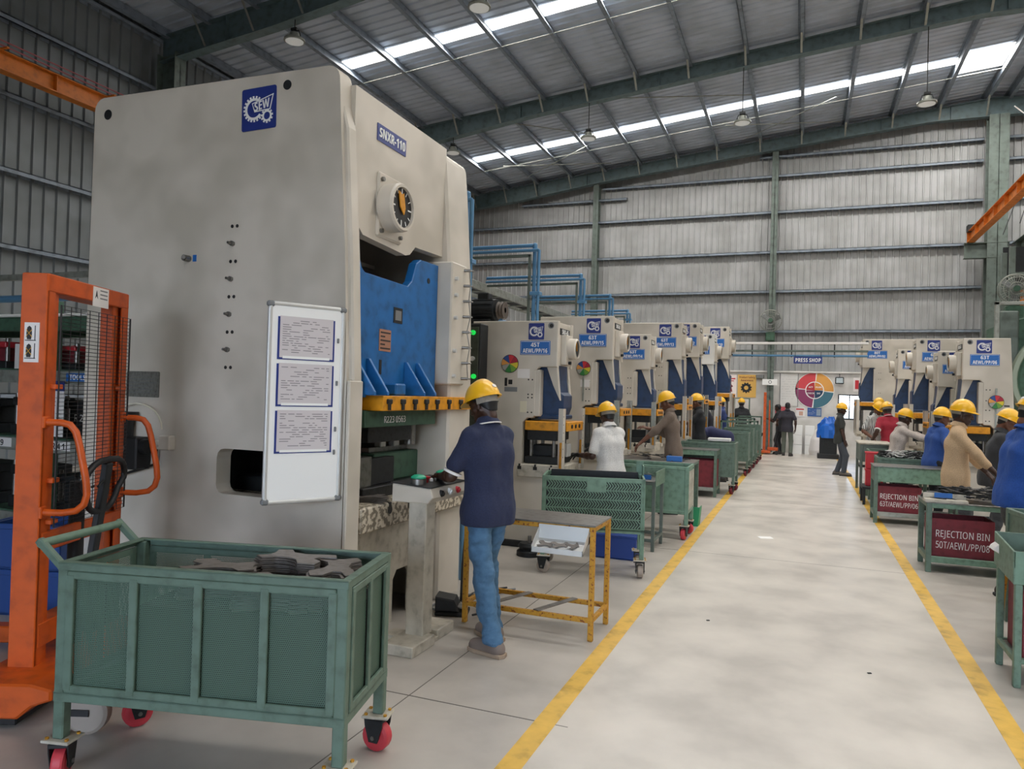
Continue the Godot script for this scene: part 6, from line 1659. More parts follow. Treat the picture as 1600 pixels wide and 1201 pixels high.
	for i in 9:
		var row: Array = []
		for j in 17:
			var f = PI * 0.5 * i / 8
			var a = TAU * j / 16
			var d = Vector3(cos(f) * cos(a), sin(f), cos(f) * sin(a))
			row.append(Vector3(0, 0.62, 0) + Vector3(d.x * 0.33, d.y * 0.62, d.z * 0.3) * (1.0 + 0.25 * nz.get_noise_3d(d.x * 2 + 5, d.y * 2, d.z * 2)))
		grid.append(row)
	for i in 8:
		for j in 16:
			var n: Vector3 = -(grid[i][j + 1] - grid[i][j]).cross(grid[i + 1][j] - grid[i][j]).normalized()
			if n.dot(grid[i][j] - Vector3(0, 0.62, 0)) < 0:
				n = -n
			tm.tri(grid[i][j], grid[i + 1][j], grid[i + 1][j + 1], n)
			tm.tri(grid[i][j], grid[i + 1][j + 1], grid[i][j + 1], n)
	part(tb, "tarpaulin", tm, M.tarp)
	part(tb, "body", mb().lohi(Vector3(-0.24, 0.12, -0.22), Vector3(0.24, 0.75, 0.22), 0.02), M.dark)
	part(tb, "base", mb().lohi(Vector3(-0.3, 0.0, -0.26), Vector3(0.3, 0.14, 0.26), 0.01), M.black)
	var bg = thing("pale_sack", "big pale sack slumped against the end wall beside the blue tarpaulin", "sack", Vector3(0.55, 0, -25.4))
	part(bg, "bag", mb().lathe([Vector2(0.3, 0.0), Vector2(0.33, 0.15), Vector2(0.28, 0.5), Vector2(0.16, 0.8), Vector2(0.05, 0.86), Vector2(0.0, 0.86)], Transform3D(Basis.from_scale(Vector3(1, 1, 0.8))), 16), M.paper)
	# green sheet-metal booth by the posters on the left
	var bo = thing("screen_panel", "green-framed clear screen standing before the far left posters", "screen", Vector3(-2.0, 0, -24.3))
	for x in [-0.45, 0.0, 0.45]:
		part(bo, "post", mb().lohi(Vector3(x - 0.02, 0, -0.02), Vector3(x + 0.02, 1.75, 0.02)), M.green)
	for y in [0.5, 1.1, 1.72]:
		part(bo, "rail", mb().lohi(Vector3(-0.45, y, -0.015), Vector3(0.45, y + 0.03, 0.015)), M.green)
	part(bo, "lower_sheet", mb().lohi(Vector3(-0.43, 0.05, -0.005), Vector3(0.43, 0.5, 0.005)), M.green)
	# big green press with flywheel beyond the right row
	var gp = thing("flywheel_press", "big dark green press with a rimmed flywheel at the right edge", "press", Vector3(3.44, 0, -13.78))
	part(gp, "frame", mb().prism(polyv([-0.6, 0, 1.2, 0, 1.2, 3.1, -0.2, 3.1, -0.62, 2.95, -0.62, 2.5, -0.5, 1.4]), at_z(0.5), -1.0, 0.02), M.green_dark)
	part(gp, "bracket_arm", mb().lohi(Vector3(-0.66, 2.2, 0.3), Vector3(-0.4, 3.15, 0.56), 0.02), M.steel_green)
	part(gp, "top_housing", mb().lohi(Vector3(-0.3, 2.95, 0.45), Vector3(0.9, 3.25, 0.75), 0.03), mat("8d8468", 0.5, 0, 1, 1.5))
	var fw = Transform3D(Basis(Vector3.RIGHT, PI / 2), Vector3(0.28, 2.1, 0.55))
	var w = part(gp, "flywheel", mb().lathe([Vector2(0.0, 0.02), Vector2(0.66, 0.02), Vector2(0.7, 0.06)], fw, 40), M.green_dark)
	part(w, "rim", mb().lathe([Vector2(0.7, 0.06), Vector2(0.72, 0.1), Vector2(0.78, 0.1), Vector2(0.8, 0.06), Vector2(0.8, -0.05)], fw, 40), mat("9aa593", 0.4, 0.3))
	part(w, "hub", mb().lathe([Vector2(0.2, 0.02), Vector2(0.18, 0.12), Vector2(0.0, 0.14)], fw, 20), M.steel)
	var cp = thing("conduit_arch", "pale square conduit arch above press 06", "pipe", Vector3(2.75, 2.65, -12.9))
	part(cp, "conduit", mb().lohi(Vector3(-0.1, -0.02, -0.03), Vector3(-0.04, 0.6, 0.03), 0.006).lohi(Vector3(-0.1, 0.55, -0.03), Vector3(0.7, 0.6, 0.03), 0.006), M.galv)
	part(cp, "drop", mb().lohi(Vector3(0.55, 0.25, -0.05), Vector3(0.65, 0.8, 0.05), 0.006), M.pipe)
	var ob = thing("orange_rack", "rack with an orange panel and an added dark shade sheet right of the big column", "rack", Vector3(5.28, 0, -21.5))
	part(ob, "shade_sheet", mb().lohi(Vector3(-0.62, 0.05, -0.44), Vector3(2.4, 5.75, -0.41)), M.dark)  # added dark sheet, stands in for the unlit bay behind
	for x in [-0.6, 0.9]:
		for zz in [-0.4, 0.4]:
			part(ob, "upright", mb().lohi(Vector3(x - 0.06, 0, zz - 0.06), Vector3(x + 0.06, 5.6, zz + 0.06), 0.005), M.steel_green)
	part(ob, "orange_panel", mb().lohi(Vector3(-0.4, 3.6, 0.3), Vector3(-0.1, 4.6, 0.34), 0.005), M.crane)
	for y in [3.4, 3.9, 4.4, 4.9]:
		part(ob, "rail", mb().lohi(Vector3(-0.6, y, 0.36), Vector3(0.9, y + 0.08, 0.42)), M.steel_green)

func fan(label: String, at: Vector3, r: float, stand := false):
	var t = thing("cage_fan", label, "fan", at)
	for q in [[1.0, 0.0], [0.96, 0.06], [0.75, 0.09], [0.4, 0.1], [0.96, -0.08]]:
		var pts: Array = []
		for k in 28:
			pts.append(Vector3(cos(TAU * k / 28) * r * q[0], r + sin(TAU * k / 28) * r * q[0], q[1]))
		part(t, "cage_ring", mb().tube(pts, 0.008, 5, true), M.galv)
	var m = mb()
	for k in 32:
		var d = Vector3(cos(TAU * k / 32), sin(TAU * k / 32), 0)
		m.cyl(Vector3(0, r, 0.1) + d * r * 0.2, Vector3(0, r, 0.06) + d * r * 0.96, 0.003, -1, 4, false)
		m.cyl(Vector3(0, r, -0.1) + d * r * 0.2, Vector3(0, r, -0.08) + d * r * 0.96, 0.003, -1, 4, false)
	part(t, "cage_wires", m, M.galv)
	for k in 3:
		var a = TAU * k / 3 + 0.4
		part(t, "blade", mb().box(Vector3(cos(a) * r * 0.5, r + sin(a) * r * 0.5, 0), Vector3(r * 0.75, r * 0.42, 0.012), 0.004, Basis(Vector3.BACK, a) * Basis(Vector3.RIGHT, 0.45)), M.grey)
	if stand:
		part(t, "pole", mb().cyl(Vector3(0, -at.y + 0.03, -0.1), Vector3(0, -0.2, -0.1), 0.035, -1, 10).cyl(Vector3(0, -at.y, -0.1), Vector3(0, -at.y + 0.05, -0.1), 0.22, -1, 16), M.steel_green)
	part(t, "motor", mb().cyl(Vector3(0, r, -0.16), Vector3(0, r, 0.11), r * 0.2, -1, 16), M.green_dark)
	part(t, "bracket", mb().lohi(Vector3(-0.05, -0.05, -0.2), Vector3(0.05, r, -0.12), 0.01).lohi(Vector3(-0.14, -0.3, -0.14), Vector3(0.14, -0.02, 0.02), 0.02), M.green_dark)

func small_things():
	solo("paper_scrap", mb().box(Vector3(0, 0.004, 0), Vector3(0.16, 0.003, 0.11), 0.0, Basis(Vector3.RIGHT, 0.03)), M.white, "scrap of white paper lying alone on the aisle floor", "paper", Vector3(-0.38, 0, -9.48), 0.4)
	for q in [[-0.62, -5.7, "dark fleck on the aisle floor beside the left yellow line"], [0.42, -5.05, "dark fleck on the floor in the nearest part of the aisle"]]:
		solo("floor_fleck", mb().box(Vector3(0, 0.004, 0), Vector3(0.025, 0.006, 0.015), 0.002), M.dark, q[2], "debris", Vector3(q[0], 0, q[1]), 0.5)
	var cb = thing("floor_cables", "dark cables snaking on the floor at the foot of the big press", "cable", Vector3(-2.35, 0, -5.4))
	for k in 4:
		var pts: Array = []
		for j in 15:
			var a = j * 0.42 + k
			pts.append(Vector3(0.16 * sin(a) + 0.05 * k - 0.1, 0.012 + 0.004 * k, -0.35 + j * 0.055 + 0.05 * cos(a * 1.3)))
		part(cb, "cable", mb().tube(pts, 0.008, 6), M.black if k % 2 else M.grey)
	part(cb, "riser", mb().tube([Vector3(-0.2, 0.75, -0.2), Vector3(-0.17, 0.5, -0.05), Vector3(-0.12, 0.3, 0.1), Vector3(-0.1, 0.02, 0.15)], 0.01, 6), M.black)
	var fp = thing("foot_pedal", "dark hooded foot pedal on the floor behind the standing worker", "pedal", Vector3(-2.4, 0, -5.0), 0.3)
	part(fp, "base", mb().lohi(Vector3(-0.12, 0, -0.09), Vector3(0.12, 0.03, 0.09), 0.006), M.dark)
	part(fp, "hood", mb().prism(polyv([-0.12, 0.03, 0.06, 0.03, 0.02, 0.12, -0.12, 0.14]), at_z(-0.09), 0.18, 0.01), M.dark)
	part(fp, "treadle", mb().box(Vector3(0.05, 0.06, 0), Vector3(0.1, 0.012, 0.1), 0.003, Basis(Vector3.BACK, -0.2)), M.steel)
	var bb = thing("blue_bin", "blue bin on the floor under the slotted trolley", "bin", Vector3(-1.75, 0, -7.55))
	part(bb, "body", mb().lohi(Vector3(-0.22, 0, -0.14), Vector3(0.22, 0.24, 0.14), 0.015), mat("1c3f8c", 0.45))
	part(bb, "rim", mb().lohi(Vector3(-0.235, 0.22, -0.155), Vector3(0.235, 0.25, 0.155), 0.006), mat("1c3f8c", 0.45))
	var vb = thing("vibration_mount", "round dark levelling mount under the corner of press 16", "mount", Vector3(-2.58, 0, -7.15))
	part(vb, "pad", mb().lathe([Vector2(0.0, 0), Vector2(0.13, 0), Vector2(0.13, 0.05), Vector2(0.1, 0.07), Vector2(0.12, 0.1), Vector2(0.1, 0.13), Vector2(0.0, 0.13)], Transform3D(), 18), M.dark)
	part(vb, "stud", mb().cyl(Vector3(0, 0.12, 0), Vector3(0, 0.2, 0), 0.02, -1, 8), M.steel)

# ------------------------------------------------------------------ people
# a signed-distance grid: tapered capsules joined by a smooth minimum, meshed as surface nets
class Field:
	var o: Vector3
	var c: float
	var nx: int
	var ny: int
	var nz: int
	var d := PackedFloat32Array()
	var wob: FastNoiseLite
	func _init(lo: Vector3, hi: Vector3, cell: float):
		o = lo
		c = cell
		nx = int(ceil((hi.x - lo.x) / c)) + 1
		ny = int(ceil((hi.y - lo.y) / c)) + 1
		nz = int(ceil((hi.z - lo.z) / c)) + 1
		d.resize(nx * ny * nz)
		d.fill(0.5)
	# capsule a-b with radii ra, rb; sq squashes distances along axis n (1 = round)
	func cap(a: Vector3, b: Vector3, ra: float, rb: float, k := 0.03, sub := false, sc := Vector3.ONE):
		var e := maxf(ra, rb) + k + c * 2.0
		var ex := Vector3(e / minf(sc.x, 1.0), e / minf(sc.y, 1.0), e / minf(sc.z, 1.0))
		var i0 := maxi(0, int((minf(a.x, b.x) - ex.x - o.x) / c))
		var i1 := mini(nx - 1, int((maxf(a.x, b.x) + ex.x - o.x) / c) + 1)
		var j0 := maxi(0, int((minf(a.y, b.y) - ex.y - o.y) / c))
		var j1 := mini(ny - 1, int((maxf(a.y, b.y) + ex.y - o.y) / c) + 1)
		var k0 := maxi(0, int((minf(a.z, b.z) - ex.z - o.z) / c))
		var k1 := mini(nz - 1, int((maxf(a.z, b.z) + ex.z - o.z) / c) + 1)
		var ba := (b - a) * sc
		var l2 := maxf(ba.length_squared(), 1e-9)
		var dr := rb - ra
		for z in range(k0, k1 + 1):
			for y in range(j0, j1 + 1):
				var idx := (z * ny + y) * nx + i0
				var pa := (Vector3(o.x + i0 * c, o.y + y * c, o.z + z * c) - a) * sc
				var step := c * sc.x
				for x in range(i0, i1 + 1):
					var t := clampf(pa.dot(ba) / l2, 0.0, 1.0)
					var v := (pa - ba * t).length() - ra - dr * t
					var w := d[idx]
					if sub:
						v = -v
						var h := maxf(k - absf(v - w), 0.0) / k
						d[idx] = maxf(v, w) + h * h * k * 0.25
					else:
						var h := maxf(k - absf(v - w), 0.0) / k
						d[idx] = minf(v, w) - h * h * k * 0.25
					pa.x += step
					idx += 1
	func cut(p: Vector3, n: Vector3):  # keep the side that n points away from
		for z in nz:
			for y in ny:
				var idx := (z * ny + y) * nx
				var q := Vector3(o.x, o.y + y * c, o.z + z * c) - p
				for x in nx:
					var v := q.dot(n)
					if v > d[idx]:
						d[idx] = v
					q.x += c
					idx += 1
	func wrinkle(amp: float, freq: float, sd: int, fall := 1.0):
		var w := FastNoiseLite.new()
		w.seed = sd
		w.frequency = freq
		w.fractal_octaves = 2
		for z in nz:
			for y in ny:
				for x in nx:
					var idx := (z * ny + y) * nx + x
					if absf(d[idx]) < 0.04:
						d[idx] += amp * w.get_noise_3d(o.x + x * c, (o.y + y * c) * fall, o.z + z * c)
	func build(out: Array):
		# out = [V, N, I]
		var V: PackedVector3Array = out[0]
		var N: PackedVector3Array = out[1]
		var I: PackedInt32Array = out[2]
		var vid := PackedInt32Array()
		vid.resize(d.size())
		vid.fill(-1)
		var sx := 1
		var sy := nx
		var sz := nx * ny
		for z in nz - 1:
			for y in ny - 1:
				var idx := (z * ny + y) * nx
				for x in nx - 1:
					var a0 := d[idx]
					var a1 := d[idx + 1]
					var a2 := d[idx + sy]
					var a3 := d[idx + sy + 1]
					var a4 := d[idx + sz]
					var a5 := d[idx + sz + 1]
					var a6 := d[idx + sz + sy]
					var a7 := d[idx + sz + sy + 1]
					var s := int(a0 < 0.0) + int(a1 < 0.0) + int(a2 < 0.0) + int(a3 < 0.0) + int(a4 < 0.0) + int(a5 < 0.0) + int(a6 < 0.0) + int(a7 < 0.0)
					if s != 0 and s != 8:
						var p := Vector3.ZERO
						var n := 0
						if (a0 < 0.0) != (a1 < 0.0): p += Vector3(a0 / (a0 - a1), 0, 0); n += 1
						if (a2 < 0.0) != (a3 < 0.0): p += Vector3(a2 / (a2 - a3), 1, 0); n += 1
						if (a4 < 0.0) != (a5 < 0.0): p += Vector3(a4 / (a4 - a5), 0, 1); n += 1
						if (a6 < 0.0) != (a7 < 0.0): p += Vector3(a6 / (a6 - a7), 1, 1); n += 1
						if (a0 < 0.0) != (a2 < 0.0): p += Vector3(0, a0 / (a0 - a2), 0); n += 1
						if (a1 < 0.0) != (a3 < 0.0): p += Vector3(1, a1 / (a1 - a3), 0); n += 1
						if (a4 < 0.0) != (a6 < 0.0): p += Vector3(0, a4 / (a4 - a6), 1); n += 1
						if (a5 < 0.0) != (a7 < 0.0): p += Vector3(1, a5 / (a5 - a7), 1); n += 1
						if (a0 < 0.0) != (a4 < 0.0): p += Vector3(0, 0, a0 / (a0 - a4)); n += 1
						if (a1 < 0.0) != (a5 < 0.0): p += Vector3(1, 0, a1 / (a1 - a5)); n += 1
						if (a2 < 0.0) != (a6 < 0.0): p += Vector3(0, 1, a2 / (a2 - a6)); n += 1
						if (a3 < 0.0) != (a7 < 0.0): p += Vector3(1, 1, a3 / (a3 - a7)); n += 1
						vid[idx] = V.size()
						V.append(o + (Vector3(x, y, z) + p / n) * c)
						N.append(Vector3(a1 + a3 + a5 + a7 - a0 - a2 - a4 - a6, a2 + a3 + a6 + a7 - a0 - a1 - a4 - a5, a4 + a5 + a6 + a7 - a0 - a1 - a2 - a3).normalized())
					idx += 1
		for z in range(1, nz - 1):
			for y in range(1, ny - 1):
				for x in range(1, nx - 1):
					var idx := (z * ny + y) * nx + x
					var s := d[idx] < 0.0
					if s != (d[idx + 1] < 0.0):
						quad(I, vid[idx], vid[idx - sy], vid[idx - sy - sz], vid[idx - sz], s)
					if s != (d[idx + sy] < 0.0):
						quad(I, vid[idx], vid[idx - sz], vid[idx - sz - sx], vid[idx - sx], s)
					if s != (d[idx + sz] < 0.0):
						quad(I, vid[idx], vid[idx - sx], vid[idx - sx - sy], vid[idx - sy], s)
	func quad(I: PackedInt32Array, a: int, b: int, e: int, f: int, s: bool):
		if a < 0 or b < 0 or e < 0 or f < 0:
			return
		if s:
			I.append(a); I.append(e); I.append(b); I.append(a); I.append(f); I.append(e)
		else:
			I.append(a); I.append(b); I.append(e); I.append(a); I.append(e); I.append(f)

func net_new() -> Array:
	return [PackedVector3Array(), PackedVector3Array(), PackedInt32Array()]

func net_mesh(n: Array) -> ArrayMesh:
	var a := []
	a.resize(Mesh.ARRAY_MAX)
	a[Mesh.ARRAY_VERTEX] = n[0]
	a[Mesh.ARRAY_NORMAL] = n[1]
	a[Mesh.ARRAY_INDEX] = n[2]
	var m := ArrayMesh.new()
	m.add_surface_from_arrays(Mesh.PRIMITIVE_TRIANGLES, a)
	return m

func net_add(out: Array, src: Array, xf: Transform3D):
	var base: int = out[0].size()
	var V: PackedVector3Array = out[0]
	var N: PackedVector3Array = out[1]
	var I: PackedInt32Array = out[2]
	for k in src[0].size():
		V.append(xf * src[0][k])
		N.append((xf.basis * src[1][k]).normalized())
	var s: PackedInt32Array = src[2]
	for k in s.size():
		I.append(base + s[k])

var head_net := {}
var hand_net := {}
var shoe_mesh: Array = []
var helmet_meshes: Array = []
var hair_mesh: ArrayMesh = null

# head looking along -z, origin at the base of the skull
func head_shape(cell: float) -> Array:
	var f := Field.new(Vector3(-0.11, -0.17, -0.15), Vector3(0.11, 0.2, 0.13), cell)
	f.cap(Vector3(0, 0.085, 0.012), Vector3(0, 0.09, -0.03), 0.083, 0.077, 0.02, false, Vector3(1.12, 1, 1))
	f.cap(Vector3(0, 0.02, -0.05), Vector3(0, -0.045, -0.062), 0.054, 0.037, 0.035, false, Vector3(1.0, 1, 1))
	for s in [-1, 1]:
		f.cap(Vector3(0.052 * s, 0.0, -0.005), Vector3(0.022 * s, -0.05, -0.068), 0.022, 0.018, 0.03)
		f.cap(Vector3(0.035 * s, 0.018, -0.075), Vector3(0.045 * s, 0.015, -0.055), 0.02, 0.022, 0.02)
		f.cap(Vector3(0.018 * s, 0.062, -0.103), Vector3(0.045 * s, 0.06, -0.09), 0.008, 0.008, 0.012)
		f.cap(Vector3(0.031 * s, 0.042, -0.115), Vector3(0.034 * s, 0.042, -0.11), 0.014, 0.014, 0.012, true)
		f.cap(Vector3(0.031 * s, 0.042, -0.09), Vector3(0.032 * s, 0.042, -0.088), 0.0125, 0.0125, 0.004)
		f.cap(Vector3(0.077 * s, 0.05, 0.0), Vector3(0.077 * s, 0.012, -0.006), 0.014, 0.01, 0.01, false, Vector3(1.6, 1, 0.75))
		f.cap(Vector3(0.012 * s, 0.0, -0.108), Vector3(0.008 * s, 0.002, -0.112), 0.01, 0.009, 0.008)
	f.cap(Vector3(0, 0.045, -0.1), Vector3(0, 0.004, -0.122), 0.009, 0.012, 0.014)
	f.cap(Vector3(-0.018, -0.027, -0.098), Vector3(0.018, -0.027, -0.098), 0.008, 0.008, 0.008)
	f.cap(Vector3(-0.015, -0.038, -0.096), Vector3(0.015, -0.038, -0.096), 0.009, 0.009, 0.006)
	f.cap(Vector3(-0.022, -0.0325, -0.112), Vector3(0.022, -0.0325, -0.112), 0.0035, 0.0035, 0.003, true)
	f.cap(Vector3(0, 0.02, 0.02), Vector3(0, -0.055, 0.022), 0.05, 0.05, 0.03)
	var n := net_new()
	f.build(n)
	return n

# hand pointing along -y (wrist at origin), palm facing -z, thumb towards sx; lightly curled
func hand_shape(sx: float, cell: float, curl: float) -> Array:
	var f := Field.new(Vector3(-0.09, -0.22, -0.12), Vector3(0.09, 0.04, 0.05), cell)
	f.cap(Vector3(0, 0.02, 0), Vector3(0, -0.02, 0), 0.026, 0.027, 0.01, false, Vector3(1, 1, 1.2))
	for k in 4:
		var x := (0.028 - 0.019 * k) * sx
		f.cap(Vector3(x * 0.6, -0.015, 0), Vector3(x, -0.085 + 0.004 * absf(k - 1.0), 0.002), 0.015, 0.0115, 0.012)
		var p := Vector3(x, -0.09 + 0.004 * absf(k - 1.0), 0.0)
		var a := curl
		var ln := [0.04, 0.045, 0.041, 0.032]
		for j in 3:
			var l: float = ln[k] * [1.0, 0.66, 0.5][j]
			var q := p + Vector3((0.08 - 0.05 * k) * sx * l, -cos(a) * l, -sin(a) * l)
			f.cap(p, q, 0.0088 - 0.0006 * j, 0.0084 - 0.0008 * j, 0.004)
			p = q
			a += curl * 0.9
	f.cap(Vector3(0.02 * sx, -0.025, -0.006), Vector3(0.045 * sx, -0.058, -0.022), 0.015, 0.011, 0.01)
	f.cap(Vector3(0.045 * sx, -0.058, -0.022), Vector3(0.05 * sx, -0.088, -0.038), 0.0105, 0.0095, 0.004)
	f.cap(Vector3(0.05 * sx, -0.088, -0.038), Vector3(0.043 * sx, -0.11, -0.05), 0.0095, 0.008, 0.004)
	var n := net_new()
	f.build(n)
	return n

func helmets():
	# shell with ridge, brim and peak looking along -z; origin at the centre of the head opening
	var m := mb()
	var rows := 12
	var cols := 36
	var P := []
	for i in rows + 1:
		var row := []
		var f := float(i) / rows
		for j in cols:
			var a := TAU * j / cols
			var e := PI * 0.5 * f
			var rx := 0.106
			var rz := 0.127
			var p := Vector3(sin(a) * cos(e) * rx, sin(e) * 0.125, cos(a) * cos(e) * rz)
			var ridge := maxf(0.0, 1.0 - absf(p.x) / 0.022)
			p.y += 0.008 * ridge * smoothstep(0.2, 0.6, f)
			row.append(p)
		P.append(row)
	var brim := []
	var under := []
	for j in cols:
		var a := TAU * j / cols
		var front := smoothstep(0.35, 0.95, -cos(a))
		var ext := 0.011 + 0.032 * front
		var p := Vector3(sin(a) * (0.106 + ext * 0.9), -0.004 - 0.012 * front, cos(a) * (0.127 + ext))
		brim.append(p)
		under.append(Vector3(sin(a) * 0.1, -0.006, cos(a) * 0.12))
	var all := [under, brim] + P
	var lower := []
	for p in brim:
		lower.append(p + Vector3(0, -0.006, 0))
	var rings := [under, lower, brim] + P
	for i in rings.size() - 1:
		for j in cols:
			var j1 := (j + 1) % cols
			var a: Vector3 = rings[i][j]
			var b: Vector3 = rings[i + 1][j]
			var c: Vector3 = rings[i + 1][j1]
			var d: Vector3 = rings[i][j1]
			if i >= 3:
				var nn := []
				for p in [a, b, c, d]:
					nn.append(Vector3(p.x / 0.0112, maxf(p.y, 0.0) / 0.0156, p.z / 0.0161).normalized())
				m.tri3(a, b, c, nn[0], nn[1], nn[2])
				m.tri3(a, c, d, nn[0], nn[2], nn[3])
			else:
				var n := Vector3.DOWN if i == 0 else (Vector3.UP if i == 2 else Vector3(a.x, 0, a.z).normalized())
				if i == 2:
					n = (Vector3.UP * 1.0 + Vector3(a.x, 0, a.z).normalized() * 0.25).normalized()
				m.tri(a, b, c, n)
				m.tri(a, c, d, n)
	helmet_meshes.append(m.mesh())
	# headband behind and below the shell, open at the front
	m = mb()
	for k in 14:
		var a0 := deg_to_rad(-85 + 170.0 * k / 14)
		var a1 := deg_to_rad(-85 + 170.0 * (k + 1) / 14)
		for s in [[a0, a1]]:
			var p0 := Vector3(sin(a0) * 0.09, 0, cos(a0) * 0.106)
			var p1 := Vector3(sin(a1) * 0.09, 0, cos(a1) * 0.106)
			m.quad(p0 + Vector3(0, -0.045, 0), p1 + Vector3(0, -0.045, 0), p1, p0, Vector3(sin(a0), 0, cos(a0)))
			m.quad(p0 * 0.97 + Vector3(0, -0.045, 0), p1 * 0.97 + Vector3(0, -0.045, 0), p1 * 0.97, p0 * 0.97, -Vector3(sin(a0), 0, cos(a0)))
	helmet_meshes.append(m.mesh())
	m = mb()
	m.prism(rect(-0.018, -0.012, 0.018, 0.012, 0.011, 4), Transform3D(Basis(Vector3.RIGHT, -0.35), Vector3(0, 0.055, 0.114)), 0.004)
	helmet_meshes.append(m.mesh())

func ik(a: Vector3, t: Vector3, l1: float, l2: float, pole: Vector3) -> Vector3:
	var v := t - a
	var dd := clampf(v.length(), 0.05, (l1 + l2) * 0.999)
	var u := v.normalized()
	var x := (l1 * l1 - l2 * l2 + dd * dd) / (2.0 * dd)
	var h := sqrt(maxf(0.0, l1 * l1 - x * x))
	var w := (pole - u * pole.dot(u)).normalized()
	return a + u * x + w * h

# forward is local -z. lh and rh are hand targets in local metres, feet are ankle spots
func person(o: Dictionary) -> Node3D:
	var t := thing("person", o.label, "person", o.at, o.yaw)
	var s: float = o.get("h", 1.0)
	var cell: float = o.get("cell", 0.024)
	var lean: float = o.get("lean", 0.0)
	var skin: Material = o.get("skin", mat("4a2f22", 0.5))
	var hip := Vector3(0, o.get("hip", 0.9) * s, o.get("hipz", 0.0))
	var up := Vector3(o.get("side", 0.0), cos(lean), -sin(lean)).normalized()
	var fwd := Vector3(0, -up.z, -absf(up.y)).normalized()
	var waist := hip + up * 0.16 * s
	var chest := hip + up * 0.34 * s
	var shy := hip + up * 0.485 * s
	var neck := hip + up * 0.535 * s
	var hp: float = o.get("nod", 0.15)
	var ht: float = o.get("turn", 0.0)
	var hb := Basis(Vector3.UP, ht) * Basis(Vector3.RIGHT, -(lean * 0.55 + hp)) * Basis(Vector3.BACK, o.get("tilt", 0.0))
	var skull := neck + (up * 0.6 + Vector3.UP * 0.4).normalized() * 0.1 * s + fwd * 0.015
	var R := {}
	for sd in [-1, 1]:
		var sh := shy + Vector3(0.165 * s * sd, -0.015, 0)
		var hand: Vector3 = o.get("lh" if sd < 0 else "rh", Vector3(0.24 * sd, hip.y - 0.12, -0.08))
		var el := ik(sh, hand, 0.285 * s, 0.25 * s, o.get("pole", Vector3(0.45 * sd, -0.9, 0.5)))
		var v := (hand - el).normalized()
		hand = el + v * 0.25 * s
		var hj := Vector3(0.09 * s * sd, hip.y - 0.02, hip.z)
		var ft: Vector3 = o.get("lf" if sd < 0 else "rf", Vector3(0.12 * sd, 0, 0.0))
		ft.y = 0.085 * s
		var kn := ik(hj, ft, 0.42 * s, 0.405 * s, Vector3(0.1 * sd, 0, -1))
		R[sd] = [sh, el, hand, hj, kn, ft, v]
	var lng: bool = o.get("long", false)
	# body: one continuous skin mesh
	var lo := Vector3(-0.62, 0.0, -0.75)
	var hi := Vector3(0.62, 1.62 * s, 0.5)
	for k in R.values():
		for p in k.slice(0, 6):
			lo = lo.min(p - Vector3(0.14, 0, 0.14))
			hi = hi.max(p + Vector3(0.14, 0.14, 0.14))
	lo.y = 0.0
	var tight_lo := hip
	var tight_hi := hip
	for k in R.values():
		for p in k.slice(0, 6):
			tight_lo = tight_lo.min(p)
			tight_hi = tight_hi.max(p)
	tight_lo = tight_lo.min(neck) - Vector3.ONE * 0.19
	tight_hi = tight_hi.max(neck) + Vector3.ONE * 0.19
	tight_lo.y = maxf(tight_lo.y, -0.02)
	var f := Field.new(tight_lo, tight_hi, cell)
	f.cap(hip + Vector3(-0.045, 0, 0), hip + Vector3(0.045, 0, 0), 0.08 * s, 0.08 * s, 0.04)
	f.cap(waist, chest, 0.08 * s, 0.085 * s, 0.04)
	f.cap(neck - up * 0.06, skull + Vector3(0, -0.02, 0), 0.047 * s, 0.05 * s, 0.02)
	for sd in [-1, 1]:
		var r: Array = R[sd]
		f.cap(shy, r[0] + Vector3(-0.03 * sd, -0.02, 0), 0.038, 0.036, 0.03)
		f.cap(r[0] + Vector3(-0.012 * sd, -0.015, 0), r[1], 0.036 * s, 0.038 * s, 0.02)
		f.cap(r[1], r[1].lerp(r[2], 0.35), 0.039 * s, 0.04 * s, 0.02)
		f.cap(r[1].lerp(r[2], 0.35), r[2], 0.04 * s, 0.027 * s, 0.02)
		f.cap(r[3], r[4], 0.07 * s, 0.05 * s, 0.03)
		f.cap(r[4], r[5], 0.05 * s, 0.036 * s, 0.03)
	var net := net_new()
	f.build(net)
	var hc: float = 0.006 if cell < 0.02 else 0.011
	if not head_net.has(hc):
		head_net[hc] = head_shape(hc)
	net_add(net, head_net[hc], Transform3D(hb.scaled(Vector3.ONE * s * 0.98), skull))
	if not o.get("gloves", false) or o.get("gloves", false):
		for sd in [-1, 1]:
			var key := "%d_%.3f" % [sd, hc]
			if not hand_net.has(key):
				hand_net[key] = hand_shape(-sd, 0.0048 if hc < 0.01 else 0.008, 0.42)
			var y: Vector3 = -R[sd][6]
			var z := Vector3(-sd * 0.35, 0.2, 0.0) + fwd * -0.15 + Vector3(0, 0.75, 0)
			if absf(y.y) > 0.8:
				z = Vector3(sd, 0, 0.1)
			var x := y.cross(z).normalized()
			z = x.cross(y)
			if not o.get("gloves", false):
				net_add(net, hand_net[key], Transform3D(Basis(x, y, z).scaled_local(Vector3.ONE * s * 0.97), R[sd][2] - y * 0.012))
			else:
				var gn := net_new()
				net_add(gn, hand_net[key], Transform3D(Basis(x, y, z).scaled_local(Vector3.ONE * 1.12), R[sd][2]))
				part(t, "work_glove", net_mesh(gn), M.black)
	var body := part(t, "body", net_mesh(net), skin)
	# shirt
	var hem: float = o.get("hem", 0.12)
	f = Field.new((tight_lo).max(Vector3(-9, hip.y - 0.32, -9)), tight_hi, cell)
	var bulk: float = o.get("bulk", 0.0)
